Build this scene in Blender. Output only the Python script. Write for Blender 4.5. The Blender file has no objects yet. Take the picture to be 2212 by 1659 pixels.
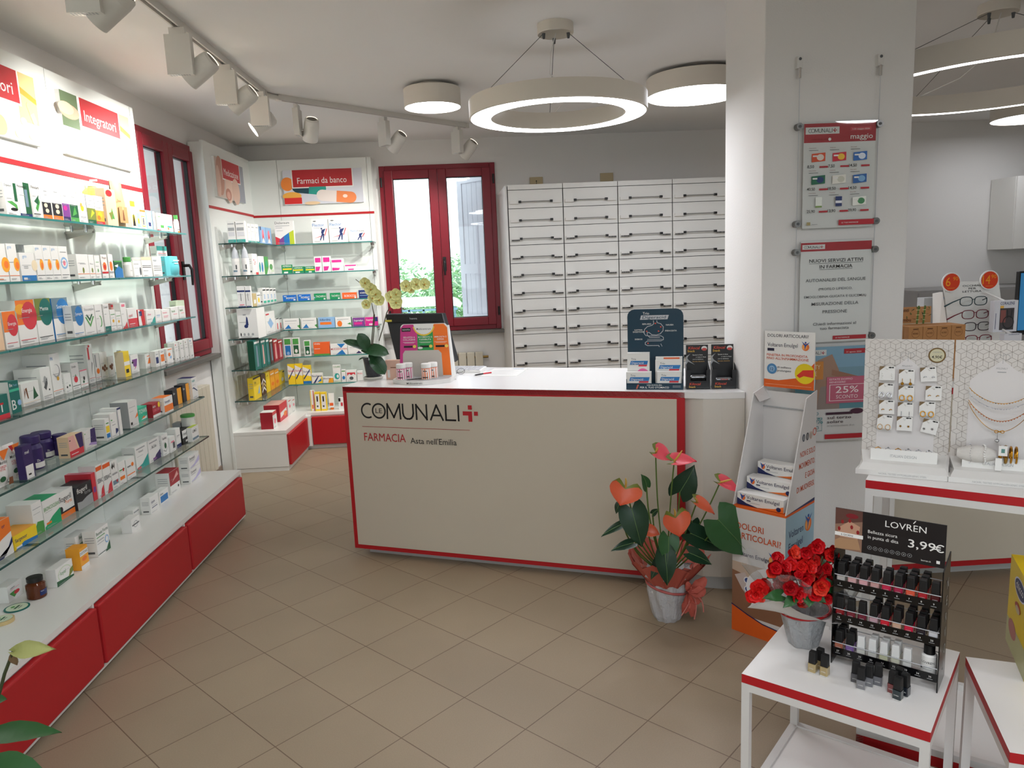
import bpy, math, random
from mathutils import Vector, Matrix
sc = bpy.context.scene
col = sc.collection
PI = math.pi
random.seed(7)
# ---------------------------------------------------------------- camera
CAMZ = 1.58
FPX = 1585.9
def _rot(p, y, r):
    cy, sy, cp, sp = math.cos(y), math.sin(y), math.cos(p), math.sin(p)
    f = Vector((sy*cp, cy*cp, -sp)); R = Vector((cy, -sy, 0)); U = R.cross(f)
    cr, sr = math.cos(r), math.sin(r)
    return cr*R+sr*U, cr*U-sr*R, f
RR, UU, FF = _rot(0.162901, 0.039151, -0.0422122)
cd = bpy.data.cameras.new('camera'); cam = bpy.data.objects.new('camera', cd); col.objects.link(cam)
cd.sensor_width = 36; cd.lens = FPX/2212*36; cd.clip_start = .02; cd.clip_end = 300
cam.matrix_world = Matrix(((RR.x, UU.x, -FF.x, 0), (RR.y, UU.y, -FF.y, 0), (RR.z, UU.z, -FF.z, CAMZ), (0, 0, 0, 1)))
sc.camera = cam
# ---------------------------------------------------------------- world, exposure
w = bpy.data.worlds.new('sky'); sc.world = w; w.use_nodes = True
bg = w.node_tree.nodes['Background']; bg.inputs[0].default_value = (.93, .96, 1, 1); bg.inputs[1].default_value = 3.2
sc.view_settings.view_transform = 'Standard'; sc.view_settings.look = 'None'
sc.view_settings.exposure = 0.04; sc.view_settings.gamma = 1
sc.view_settings.use_curve_mapping = False
cy = sc.cycles
cy.max_bounces = 8; cy.diffuse_bounces = 4; cy.glossy_bounces = 3; cy.transmission_bounces = 4; cy.transparent_max_bounces = 20
cy.caustics_reflective = False; cy.caustics_refractive = False; cy.sample_clamp_indirect = 6
RING_E, DISK_E, SPOT_W, HEAD_E = 22.5, 22.0, 54.0, 20.0
# ---------------------------------------------------------------- measured points: where the line of sight through a
# spot of the photograph meets a real plane of the room (metres)
C0 = Vector((0, 0, CAMZ))
def ray(x, y): return RR*((x-1106)/FPX) - UU*((y-829.5)/FPX) + FF
def atZ(x, y, z): d = ray(x, y); return C0+d*((z-CAMZ)/d.z)
def atY(x, y, Y): d = ray(x, y); return C0+d*(Y/d.y)
def atX(x, y, X): d = ray(x, y); return C0+d*(X/d.x)
# ---------------------------------------------------------------- materials
def lin(c): return c/12.92 if c <= .04045 else ((c+.055)/1.055)**2.4
def rgb(h):
    h = h.lstrip('#'); return tuple(lin(int(h[i:i+2], 16)/255) for i in (0, 2, 4))+(1,)
PAL = dict(w='e9e8e4', pw='dcdad6', pw2='d5d5d8', gy='a3a5a6', dg='55585a', k='141414', dk='26262c', dk2='4b2f28',
 gn='4d9a4a', gn2='1fa36c', gn3='128a55', dgn='1f5a38', dgn2='0c4a34', lm='b8c832', ol='7a8438', pg='cfdcc0',
 dtl='0f6b62', tl='2aa096', tl2='3fb894', aq='5fc0c8', lb='8fb6dc', sb='2476b8', sb2='1b6ac0', nb='1d2f66', sl='6f8796',
 vi='34245c', pu='7d3f8c', pu2='a48cc0', li='c3bde0', mg='d32a8c', pk='ec7c90', pk2='e0a8a0', cr='ead9b8', cr2='d23642',
 re='c8262c', dre='a01c2a', **{'or': 'ef7a2a'}, or2='e8622a', yo='f2a52c', go='d8a53a', ye='f2cf2c', pc='ecc8a4', kr='c9a877', kr2='b59260',
 br='7a4a2c', tan='c9b27e', sil='c0c2c6', vg='e6c7a2', gold='c99a3a')
_m = {}
def M(name, hexc, rough=.5, metal=0, emit=0, spec=.5, trans=0, coat=0, ior=1.45, bump=0, bscale=60, sub=0, alpha=1):
    if name in _m: return _m[name]
    m = bpy.data.materials.new(name); m.use_nodes = True; nt = m.node_tree; b = nt.nodes['Principled BSDF']
    c = rgb(hexc); m.diffuse_color = c
    b.inputs['Base Color'].default_value = c; b.inputs['Roughness'].default_value = rough
    b.inputs['Metallic'].default_value = metal; b.inputs['IOR'].default_value = ior
    b.inputs['Specular IOR Level'].default_value = spec
    b.inputs['Transmission Weight'].default_value = trans; b.inputs['Coat Weight'].default_value = coat
    b.inputs['Alpha'].default_value = alpha
    if sub: b.inputs['Subsurface Weight'].default_value = sub; b.inputs['Subsurface Scale'].default_value = .01
    if emit: b.inputs['Emission Color'].default_value = c; b.inputs['Emission Strength'].default_value = emit
    if bump:
        n = nt.nodes.new('ShaderNodeTexNoise'); n.inputs['Scale'].default_value = bscale; n.inputs['Detail'].default_value = 4
        t = nt.nodes.new('ShaderNodeTexCoord'); nt.links.new(t.outputs['Object'], n.inputs['Vector'])
        bp = nt.nodes.new('ShaderNodeBump'); bp.inputs['Strength'].default_value = bump; bp.inputs['Distance'].default_value = .01
        nt.links.new(n.outputs[0], bp.inputs['Height']); nt.links.new(bp.outputs[0], b.inputs['Normal'])
    _m[name] = m; return m
def clear(name, hexc, rough=.02, ior=1.5, back=.0):
    """clear sheet: see-through tint with a fresnel reflection"""
    if name in _m: return _m[name]
    m = bpy.data.materials.new(name); m.use_nodes = True; nt = m.node_tree; nt.nodes.clear()
    o = nt.nodes.new('ShaderNodeOutputMaterial'); mx = nt.nodes.new('ShaderNodeMixShader')
    t = nt.nodes.new('ShaderNodeBsdfTransparent'); g = nt.nodes.new('ShaderNodeBsdfGlossy'); f = nt.nodes.new('ShaderNodeFresnel')
    t.inputs[0].default_value = rgb(hexc); g.inputs['Roughness'].default_value = rough
    ge = nt.nodes.new('ShaderNodeNewGeometry'); mr = nt.nodes.new('ShaderNodeMapRange')
    mr.inputs['To Min'].default_value = ior; mr.inputs['To Max'].default_value = 1/ior
    nt.links.new(ge.outputs['Backfacing'], mr.inputs[0]); nt.links.new(mr.outputs[0], f.inputs[0])
    src = t.outputs[0]
    if back:
        d = nt.nodes.new('ShaderNodeBsdfDiffuse'); d.inputs[0].default_value = rgb(hexc)
        m2 = nt.nodes.new('ShaderNodeMixShader'); m2.inputs[0].default_value = back
        nt.links.new(t.outputs[0], m2.inputs[1]); nt.links.new(d.outputs[0], m2.inputs[2]); src = m2.outputs[0]
    nt.links.new(f.outputs[0], mx.inputs[0]); nt.links.new(src, mx.inputs[1]); nt.links.new(g.outputs[0], mx.inputs[2])
    nt.links.new(mx.outputs[0], o.inputs[0]); m.diffuse_color = rgb(hexc); _m[name] = m; return m
def ink(k, rough=.42):
    if k in _m: return _m[k]
    if k in PAL: return M(k, PAL[k], rough)
    return M('ink_'+k, k, rough)
WALL = M('wall_paint', 'e3e1de', .9, bump=.12, bscale=180)
CEIL = M('ceiling_paint', 'e9e8e6', .95, bump=.05, bscale=150)
LAM = M('white_laminate', 'e6e5e0', .32, bump=.01, bscale=300)
PANEL = M('white_panel', 'e6e9e5', .3)
GROOVE = M('dark_gap', '2a2a2a', .8)
REDL = M('red_laminate', 'b01820', .45)
REDF = M('red_frame', '7c1022', .38)
BEIGE = M('beige_laminate', 'c6bdac', .5)
STEEL = M('steel', 'b8b6b0', .28, 1)
CHROME = M('chrome', 'd8d8d8', .12, 1)
BLACK = M('black_plastic', '101012', .4)
BLACKG = M('black_gloss', '0c0c0e', .15)
WPLAST = M('white_plastic', 'e6e4df', .4)
LAMPB = M('lamp_body', 'd9d2c6', .5)
PANE = clear('window_glass', 'f4f8f8')
SHELFG = clear('shelf_glass', 'f7fcfa', ior=1.5)
EDGEG = M('glass_edge', '2f8c88', .15, spec=.8, trans=.35)
EDGED = M('glass_edge_dark', '28524f', .15, spec=.8)
ACRY = clear('acrylic', 'fcfdfd', ior=1.45)
FILM = clear('cellophane', 'eef0f0', rough=.12, ior=1.5, back=.12)
LIT = M('lamp_diffuser', 'f6f8ff', .5, emit=RING_E)
LITD = M('lamp_diffuser_round', 'f6f8ff', .5, emit=DISK_E)
LITS = M('lamp_diffuser_soft', 'f6f8ff', .5, emit=6.5)
LITH = M('spot_lens', 'fff4e6', .5, emit=HEAD_E)
def floor_mat():
    m = bpy.data.materials.new('floor_tiles'); m.use_nodes = True; nt = m.node_tree; b = nt.nodes['Principled BSDF']; L = nt.links.new
    tc = nt.nodes.new('ShaderNodeTexCoord'); mp = nt.nodes.new('ShaderNodeMapping')
    th = math.radians(44.702); ox, oy, s = -1.197, 3.9865, .30037
    u = math.cos(th)*ox-math.sin(th)*oy; v = math.sin(th)*ox+math.cos(th)*oy
    mp.inputs['Rotation'].default_value = (0, 0, th)
    mp.inputs['Location'].default_value = (-u+s*40, -v+s*40, 0)
    br = nt.nodes.new('ShaderNodeTexBrick'); br.offset = 0; br.squash = 1
    br.inputs['Scale'].default_value = 1; br.inputs['Brick Width'].default_value = s; br.inputs['Row Height'].default_value = s
    br.inputs['Mortar Size'].default_value = .0021; br.inputs['Mortar Smooth'].default_value = .2; br.inputs['Bias'].default_value = 0
    br.inputs['Color1'].default_value = rgb('9c8b74'); br.inputs['Color2'].default_value = rgb('988771'); br.inputs['Mortar'].default_value = rgb('6f5a48')
    L(tc.outputs['Object'], mp.inputs[0]); L(mp.outputs[0], br.inputs['Vector'])
    n = nt.nodes.new('ShaderNodeTexNoise'); n.inputs['Scale'].default_value = 260; n.inputs['Detail'].default_value = 3
    n2 = nt.nodes.new('ShaderNodeTexNoise'); n2.inputs['Scale'].default_value = 2.2; n2.inputs['Detail'].default_value = 3
    L(tc.outputs['Object'], n.inputs['Vector']); L(tc.outputs['Object'], n2.inputs['Vector'])
    mr = nt.nodes.new('ShaderNodeMapRange'); mr.inputs['From Min'].default_value = .3; mr.inputs['From Max'].default_value = .7; mr.inputs['To Min'].default_value = .93; mr.inputs['To Max'].default_value = 1.06
    L(n.outputs[0], mr.inputs[0])
    mr2 = nt.nodes.new('ShaderNodeMapRange'); mr2.inputs['From Min'].default_value = .3; mr2.inputs['From Max'].default_value = .7; mr2.inputs['To Min'].default_value = .95; mr2.inputs['To Max'].default_value = 1.04
    L(n2.outputs[0], mr2.inputs[0])
    mu = nt.nodes.new('ShaderNodeMath'); mu.operation = 'MULTIPLY'; L(mr.outputs[0], mu.inputs[0]); L(mr2.outputs[0], mu.inputs[1])
    vm = nt.nodes.new('ShaderNodeVectorMath'); vm.operation = 'SCALE'; L(br.outputs['Color'], vm.inputs[0]); L(mu.outputs[0], vm.inputs['Scale'])
    L(vm.outputs[0], b.inputs['Base Color']); b.inputs['Roughness'].default_value = .5
    bp = nt.nodes.new('ShaderNodeBump'); bp.inputs['Strength'].default_value = .35; bp.inputs['Distance'].default_value = .002; bp.invert = True
    L(br.outputs['Fac'], bp.inputs['Height']); L(bp.outputs[0], b.inputs['Normal'])
    return m
# ---------------------------------------------------------------- text glyph meshes
_tx = {}
def glyphs(s, bold=0):
    k = (s, bold)
    if k in _tx: return _tx[k]
    cu = bpy.data.curves.new('t', 'FONT'); cu.body = s; cu.resolution_u = 2; cu.offset = bold*.4
    o = bpy.data.objects.new('t', cu); col.objects.link(o)
    dg = bpy.context.evaluated_depsgraph_get(); me = bpy.data.meshes.new_from_object(o.evaluated_get(dg))
    vs = [(v.co.x, v.co.y) for v in me.vertices]; fs = [tuple(p.vertices) for p in me.polygons]
    bpy.data.objects.remove(o); bpy.data.curves.remove(cu); bpy.data.meshes.remove(me)
    x0 = min([v[0] for v in vs] or [0]); x1 = max([v[0] for v in vs] or [1])
    _tx[k] = (vs, fs, x0, x1); return _tx[k]
CAPH = max(v[1] for v in glyphs('H')[0])
# ---------------------------------------------------------------- mesh builder
class MB:
    def __init__(s): s.v = []; s.f = []; s.mi = []; s.mats = []; s.sm = []; s.X = Matrix.Identity(4); s.layer = 0
    def slot(s, m):
        if isinstance(m, str): m = ink(m)
        if m not in s.mats: s.mats.append(m)
        return s.mats.index(m)
    def add(s, vs, fs, m, smooth=False):
        o = len(s.v); i = s.slot(m); X = s.X
        s.v += [tuple(X @ Vector(p)) for p in vs]
        for f in fs: s.f.append(tuple(a+o for a in f)); s.mi.append(i); s.sm.append(smooth)
        return s
    def box(s, a, b, m, skip=''):
        x0, y0, z0 = a; x1, y1, z1 = b
        vs = [(x0,y0,z0),(x1,y0,z0),(x1,y1,z0),(x0,y1,z0),(x0,y0,z1),(x1,y0,z1),(x1,y1,z1),(x0,y1,z1)]
        F = {'b':(3,2,1,0),'t':(4,5,6,7),'f':(0,1,5,4),'k':(2,3,7,6),'l':(3,0,4,7),'r':(1,2,6,5)}
        return s.add(vs, [F[k] for k in 'btfklr' if k not in skip], m)
    def cbox(s, c, d, m): return s.box((c[0]-d[0]/2, c[1]-d[1]/2, c[2]-d[2]/2), (c[0]+d[0]/2, c[1]+d[1]/2, c[2]+d[2]/2), m)
    def poly(s, pts, m): return s.add(pts, [tuple(range(len(pts)))], m)
    def prism(s, pts, z0, z1, m, mtop=None):
        n = len(pts); a = sum(pts[i][0]*pts[(i+1)%n][1]-pts[(i+1)%n][0]*pts[i][1] for i in range(n))
        if a < 0: pts = pts[::-1]
        vs = [(p[0], p[1], z0) for p in pts]+[(p[0], p[1], z1) for p in pts]
        s.add(vs, [tuple(range(n))[::-1]]+[(i, (i+1)%n, n+(i+1)%n, n+i) for i in range(n)], m)
        return s.add(vs[n:], [tuple(range(n))], mtop or m)
    def hull8(s, b, t, m):
        return s.add(list(b)+list(t), [(3,2,1,0),(4,5,6,7),(0,1,5,4),(1,2,6,5),(2,3,7,6),(3,0,4,7)], m)
    def bar(s, a, b, w, m, h=None):
        """square bar between two points"""
        a = Vector(a); b = Vector(b); d = (b-a).normalized(); up = Vector((0, 0, 1)) if abs(d.z) < .9 else Vector((0, 1, 0))
        x = d.cross(up).normalized()*(w/2); y = x.cross(d).normalized()*((h or w)/2)
        return s.hull8([a-x-y, a+x-y, a+x+y, a-x+y], [b-x-y, b+x-y, b+x+y, b-x+y], m)
    def tube(s, pts, r, m, n=8, caps=True):
        pts = [Vector(p) for p in pts]; N = len(pts); rs = r if isinstance(r, (list, tuple)) else [r]*N
        vs = []; up = None
        for i, p in enumerate(pts):
            d = (pts[min(i+1, N-1)]-pts[max(i-1, 0)])
            d = d.normalized() if d.length > 1e-9 else Vector((0, 0, 1))
            if up is None: up = Vector((0, 0, 1)) if abs(d.z) < .9 else Vector((1, 0, 0))
            x = d.cross(up); x = x.normalized() if x.length > 1e-6 else Vector((1, 0, 0)); y = x.cross(d).normalized(); up = y
            for k in range(n):
                a = 2*PI*k/n; vs.append(p+x*(math.cos(a)*rs[i])+y*(math.sin(a)*rs[i]))
        fs = [(i*n+k, i*n+(k+1)%n, (i+1)*n+(k+1)%n, (i+1)*n+k) for i in range(N-1) for k in range(n)]
        s.add(vs, fs, m, True)
        if caps: s.add([vs[k] for k in range(n)], [tuple(range(n))[::-1]], m); s.add([vs[(N-1)*n+k] for k in range(n)], [tuple(range(n))], m)
        return s
    def lathe(s, prof, m, n=20, c=(0, 0, 0), smooth=True, mats=None):
        vs = [(c[0]+r*math.cos(2*PI*k/n), c[1]+r*math.sin(2*PI*k/n), c[2]+z) for r, z in prof for k in range(n)]
        for i in range(len(prof)-1):
            s.add([vs[i*n+k] for k in range(n)]+[vs[(i+1)*n+k] for k in range(n)], [(k, (k+1)%n, n+(k+1)%n, n+k) for k in range(n)], (mats[i] if mats else m), smooth)
        if prof[0][0] > 1e-4: s.add(vs[:n], [tuple(range(n))[::-1]], mats[0] if mats else m)
        if prof[-1][0] > 1e-4: s.add(vs[-n:], [tuple(range(n))], mats[-1] if mats else m)
        return s
    def grid(s, fn, nu, nv, m, smooth=True):
        vs = [fn(i/nu, j/nv) for j in range(nv+1) for i in range(nu+1)]
        return s.add(vs, [(j*(nu+1)+i, j*(nu+1)+i+1, (j+1)*(nu+1)+i+1, (j+1)*(nu+1)+i) for j in range(nv) for i in range(nu)], m, smooth)
    def ball(s, c, r, m, n=8, sz=1):
        return s.lathe([(r*math.sin(PI*i/n)+1e-5, -r*sz*math.cos(PI*i/n)) for i in range(n+1)], m, n+2, c)
    def build(s, name, parent=None, loc=None, rz=0, bev=0, rot=None):
        me = bpy.data.meshes.new(name); me.from_pydata(s.v, [], s.f)
        for m in s.mats: me.materials.append(m)
        me.polygons.foreach_set('material_index', s.mi); me.polygons.foreach_set('use_smooth', s.sm); me.update()
        o = bpy.data.objects.new(name, me); col.objects.link(o)
        if loc is not None: o.location = loc
        if rz: o.rotation_euler = (0, 0, rz)
        if rot: o.rotation_euler = rot
        if parent: o.parent = parent
        if bev:
            b = o.modifiers.new('bevel', 'BEVEL'); b.width = bev; b.segments = 2; b.limit_method = 'ANGLE'; b.angle_limit = .7; b.harden_normals = False
        return o
# a printed face: origin o, unit vectors u (right), v (up), size w x h, normal n
class Face:
    def __init__(s, mb, o, u, v, w, h, cyl=None):
        s.mb = mb; s.o = Vector(o); s.u = Vector(u).normalized(); s.v = Vector(v).normalized(); s.n = s.u.cross(s.v); s.w = w; s.h = h; s.k = 0; s.cyl = cyl
    def pt(s, a, b, off):
        if s.cyl:   # wrapped round a cylinder of radius cyl; o = axis foot
            t = (a-.5)*s.w/s.cyl; r = s.cyl+off
            return s.o+s.u*(math.sin(t)*r)+s.n*(math.cos(t)*r)+s.v*(b*s.h)
        return s.o+s.u*(a*s.w)+s.v*(b*s.h)+s.n*off
    def off(s): s.k += 1; return .0002+.00012*s.k
    def rect(s, a0, b0, a1, b1, m):
        if m == '': return s
        q = s.off(); n = 6 if s.cyl else 1
        vs = []
        for i in range(n+1):
            a = a0+(a1-a0)*i/n; vs += [s.pt(a, b0, q), s.pt(a, b1, q)]
        s.mb.add(vs, [(2*i, 2*i+2, 2*i+3, 2*i+1) for i in range(n)], m); return s
    def ell(s, a, b, ra, rb, m, n=18):
        q = s.off(); s.mb.add([s.pt(a+ra*math.cos(2*PI*i/n), b+rb*math.sin(2*PI*i/n), q) for i in range(n)], [tuple(range(n))], m); return s
    def circ(s, a, b, r, m, n=22): return s.ell(a, b, r/s.w, r/s.h, m, n)
    def ring(s, a, b, r0, r1, m, n=28, t0=0, t1=2*PI, el=1):
        q = s.off(); vs = []
        for i in range(n+1):
            t = t0+(t1-t0)*i/n; c_, s_ = math.cos(t), math.sin(t)
            vs += [s.pt(a+r0*c_*el/s.w, b+r0*s_/s.h, q), s.pt(a+r1*c_*el/s.w, b+r1*s_/s.h, q)]
        s.mb.add(vs, [(2*i, 2*i+1, 2*i+3, 2*i+2) for i in range(n)], m); return s
    def poly(s, pts, m):
        q = s.off(); P = [s.pt(a, b, q) for a, b in pts]
        ar = sum(pts[i][0]*pts[(i+1)%len(pts)][1]-pts[(i+1)%len(pts)][0]*pts[i][1] for i in range(len(pts)))
        if ar < 0: P = P[::-1]
        s.mb.add(P, [tuple(range(len(P)))], m); return s
    def line(s, pts, wd, m):
        q = s.off()
        for (a0, b0), (a1, b1) in zip(pts, pts[1:]):
            dx, dy = (a1-a0)*s.w, (b1-b0)*s.h; L = math.hypot(dx, dy) or 1; nx, ny = -dy/L*wd/2/s.w, dx/L*wd/2/s.h
            ex, ey = dx/L*wd/2/s.w, dy/L*wd/2/s.h
            s.mb.add([s.pt(a0-nx-ex, b0-ny-ey, q), s.pt(a1-nx+ex, b1-ny+ey, q), s.pt(a1+nx+ex, b1+ny+ey, q), s.pt(a0+nx-ex, b0+ny-ey, q)], [(0, 1, 2, 3)], m)
        return s
    def text(s, t, a, b, h, m, width=None, bold=0, align='l', shear=0):
        """cap height h in metres; width forces (or caps, if negative) the run length in metres"""
        vs, fs, x0, x1 = glyphs(t, bold); k = h/CAPH; L = (x1-x0)*k; sx = k
        if width is not None:
            if width > 0: sx = k*width/L
            elif L > -width: sx = k*(-width)/L
        L = (x1-x0)*sx; a0 = a*s.w-(L/2 if align == 'c' else L if align == 'r' else 0); q = s.off()+.0001
        s.mb.add([s.pt((a0+(x-x0)*sx+y*k*shear)/s.w, b+y*k/s.h, q) for x, y in vs], fs, m); return s
def art(F, spec, mp=None):
    for t in spec.split('|'):
        t = t.split()
        if not t: continue
        c = t[0]
        if c == 'R': F.rect(*map(float, t[1:5]), t[5])
        elif c == 'E': F.ell(*map(float, t[1:5]), t[5])
        elif c == 'P': q = list(map(float, t[2:])); F.poly(list(zip(q[::2], q[1::2])), t[1])
        elif c == 'T': F.text(' '.join(t[5:]), float(t[1]), float(t[2]), float(t[3])*F.h, t[4], width=-(.97-float(t[1]))*F.w, bold=.01)
# ---------------------------------------------------------------- scene bookkeeping
def tag(o, label, cat, group=None, kind=None):
    if label: o['label'] = label
    if cat: o['category'] = cat
    if group: o['group'] = group
    if kind: o['kind'] = kind
    return o
def empty(name, loc, label=None, cat=None, rz=0, group=None, kind=None):
    o = bpy.data.objects.new(name, None); col.objects.link(o); o.location = loc; o.rotation_euler = (0, 0, rz); o.empty_display_size = .05
    return tag(o, label, cat, group, kind)
def struct(o): o['kind'] = 'structure'; return o
def copy_tree(o, parent=None):
    c = o.copy(); col.objects.link(c)
    if parent: c.parent = parent
    for ch in list(o.children): copy_tree(ch, c)
    return c

# ================================================================ THE ROOM
XL, YB, XR, YF, ZC = -2.14, 7.10, 6.6, -2.6, 2.74
b = MB().box((XL-.4, YF-.3, -.12), (XR+.3, YB+.4, 0), floor_mat()); struct(b.build('floor'))
b = MB().box((XL-.4, YF-.3, ZC), (XR+.3, YB+.4, ZC+.15), CEIL); struct(b.build('ceiling'))
def wall_with_hole(name, mk, L0, L1, hole):
    """mk(a0,a1,z0,z1) draws one block of the wall"""
    h0, h1, z0, z1 = hole; m = MB()
    for a, b_, c, d in ((L0, h0, 0, ZC), (h1, L1, 0, ZC), (h0, h1, 0, z0), (h0, h1, z1, ZC)): mk(m, a, b_, c, d)
    return struct(m.build(name))
wall_with_hole('wall_left', lambda m, a, b_, c, d: m.box((XL-.34, a, c), (XL, b_, d), WALL), YF-.3, YB+.34, (4.89, 5.87, 1.0, 2.53))
wall_with_hole('wall_back', lambda m, a, b_, c, d: m.box((a, YB, c), (b_, YB+.34, d), WALL), XL, XR+.3, (-.855, .18, .985, 2.495))
struct(MB().box((XR, YF-.3, 0), (XR+.3, YB, ZC), WALL).build('wall_right'))
wall_with_hole('wall_front', lambda m, a, b_, c, d: m.box((a, YF-.3, c), (b_, YF, d), WALL), XL, XR, (-1.2, 3.6, .02, 2.5))
r = struct(empty('added_shop_front', (-1.2, YF-.1, .02))); r['label'] = 'added unseen glazed shop front letting in daylight behind the camera'  # unseen glazing, added so daylight fills the camera-facing surfaces
m = MB()
for x in (0, 1.2, 2.4, 3.6, 4.74): m.box((x, -.03, 0), (x+.06, .03, 2.48), REDF)
m.box((0, -.03, 2.42), (4.8, .03, 2.48), REDF); m.box((0, -.03, 0), (4.8, .03, .06), REDF); m.build('added_front_frame', r)
MB().box((.06, -.004, .06), (4.74, .004, 2.42), PANE).build('added_front_glass', r)
struct(MB().box((-30, -40, -.14), (30, YF-.32, -.12), M('pavement', '9a9a96', .9)).build('ground_front'))
pil = struct(MB().box((1.186, 3.06, 0), (1.803, 3.53, ZC), WALL).build('wall_pillar', bev=.004))
struct(MB().box((XL, 4.75, 0), (XL+.012, 5.82, .075), M('skirting', '8c7a6c', .5)).build('baseboard_left'))
struct(MB().box((-.92, YB-.012, 0), (.2, YB, .075), M('skirting', '8c7a6c', .5)).build('baseboard_back'))
def window(name, origin, rz, W, z0, z1, handle_side):
    root = empty(name, origin, rz=rz); struct(root); H = z1-z0
    fr = MB()
    def ringbox(m, x0, x1, a, b_, wd, y0, y1, mt):
        m.box((x0, y0, a), (x0+wd, y1, b_), mt); m.box((x1-wd, y0, a), (x1, y1, b_), mt)
        m.box((x0+wd, y0, a), (x1-wd, y1, a+wd), mt); m.box((x0+wd, y0, b_-wd), (x1-wd, y1, b_), mt)
    ringbox(fr, 0, W, z0, z1, .05, -.022, .06, REDF); fr.build('window_frame', root, bev=.004)
    mid = W/2
    for x0, x1 in ((.045, mid-.001), (mid+.001, W-.045)):
        s = MB(); ringbox(s, x0, x1, z0+.042, z1-.042, .078, -.036, .03, REDF); so = s.build('window_sash', root, bev=.005)
        g = MB(); gk = MB(); xa, xb = x0+.078, x1-.078; za, zb = z0+.12, z1-.12
        for p, q, r_, t in ((xa, xa+.006, za, zb), (xb-.006, xb, za, zb), (xa, xb, za, za+.006), (xa, xb, zb-.006, zb)): gk.box((p, -.012, r_), (q, .014, t), BLACK)
        gk.build('gasket', so)
        g.box((xa, -.002, za), (xb, .002, zb), PANE); g.build('window_pane', so)
    for x in (.018, W-.018):
        for z in (z0+.13, z1-.19): MB().tube([(x, -.034, z), (x, -.034, z+.085)], .009, BLACK).build('hinge', root)
    hm = MB(); hz = z0+H*.4
    hm.box((mid+.012, -.046, hz-.05), (mid+.042, -.034, hz+.08), BLACK)
    hm.tube([(mid+.027, -.04, hz+.05), (mid+.027, -.085, hz+.05), (mid+.027, -.1, hz+.02), (mid+.027, -.095, hz-.09)], [.011, .011, .011, .008], BLACK, 8)
    hm.build('window_handle', root)
    MB().box((-.06, -.09, z0-.035), (W+.06, .02, z0-.003), M('sill_stone', '6b6964', .5)).build('window_sill', root, bev=.003)
    return root
window('window_1', (XL, 4.87, 0), PI/2, 1.02, .985, 2.548, 1)
window('window_2', (-.875, YB, 0), 0, 1.075, .965, 2.515, 1)
# ---- outside
gnd = MB().box((-30, 7.5, -2.2), (30, 60, -2.1), M('asphalt', '8a8a86', .9)); tag(gnd.build('ground'), None, None, kind='structure')
ow = MB(); ow.box((-3.9, 4.0, -2.1), (-3.75, 12.5, 4.2), M('added_wall_plaster', 'e3e9f4', .9)); ow.box((-3.75, 4.0, 3.5), (-2.9, 12.5, 3.6), 'w')  # wall added beyond the left window, with an overhang added to shade it
tag(ow.build('added_outside_wall'), None, None, kind='structure')
def shutter_leaf(name, loc, rz, W, label):
    r = empty(name, loc, label, 'shutter', rz); SH = M('shutter_white', 'dfe3ec', .6)
    m = MB()
    for p, q, a, b_ in ((0, .07, 0, 1.5), (W-.07, W, 0, 1.5), (.07, W-.07, 0, .08), (.07, W-.07, .5, .6), (.07, W-.07, 1.42, 1.5)): m.box((p, -.02, a), (q, .02, b_), SH)
    m.build('shutter_frame', r)
    for a, b_ in ((.08, .5), (.6, 1.42)):
        m = MB(); n = 5; wd = (W-.14)/n
        for i in range(n): m.box((.07+i*wd+.002, -.012, a), (.07+(i+1)*wd-.002, .012, b_), SH)
        m.build('slat_panel', r)
    MB().box((W-.05, -.05, .52), (W-.02, -.02, .74), BLACK).build('latch', r)
    return r
shutter_leaf('window_shutter', (.175, YB+.4, .99), math.radians(131), .52, 'open white slatted shutter outside the right pane of the back window')
# bus shelter like canopy seen low in the left pane
r = empty('garden_shelter', (-.98, 12, -2.1), 'low shelter with a rounded white roof seen through the back window', 'shelter')
ST = M('shelter_blue', '7fa6b8', .4); SW = M('shelter_white', 'fbfdff', .5)
m = MB()
def arch(u, v):
    e = (1-abs(2*u-1)**6)**.5 if abs(2*u-1) < .999 else 0
    return (-.62+1.3*u, -.7+1.4*v, 3.045+(.16*math.sin(PI*(.08+.84*v))+.0)*e)
m.grid(arch, 24, 8, SW); m.build('shelter_roof', r)
m = MB()
for x in (-.55, -.1, .12, .55): m.bar((x, -.7, 0), (x, -.7, 3.04), .03, ST)
m.bar((-.6, -.7, 3.03), (.64, -.7, 3.03), .03, ST); m.bar((-.6, .7, 0), (-.6, .7, 3), .03, ST); m.bar((.55, .7, 0), (.55, .7, 3), .03, ST)
m.build('shelter_frame', r)
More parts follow.
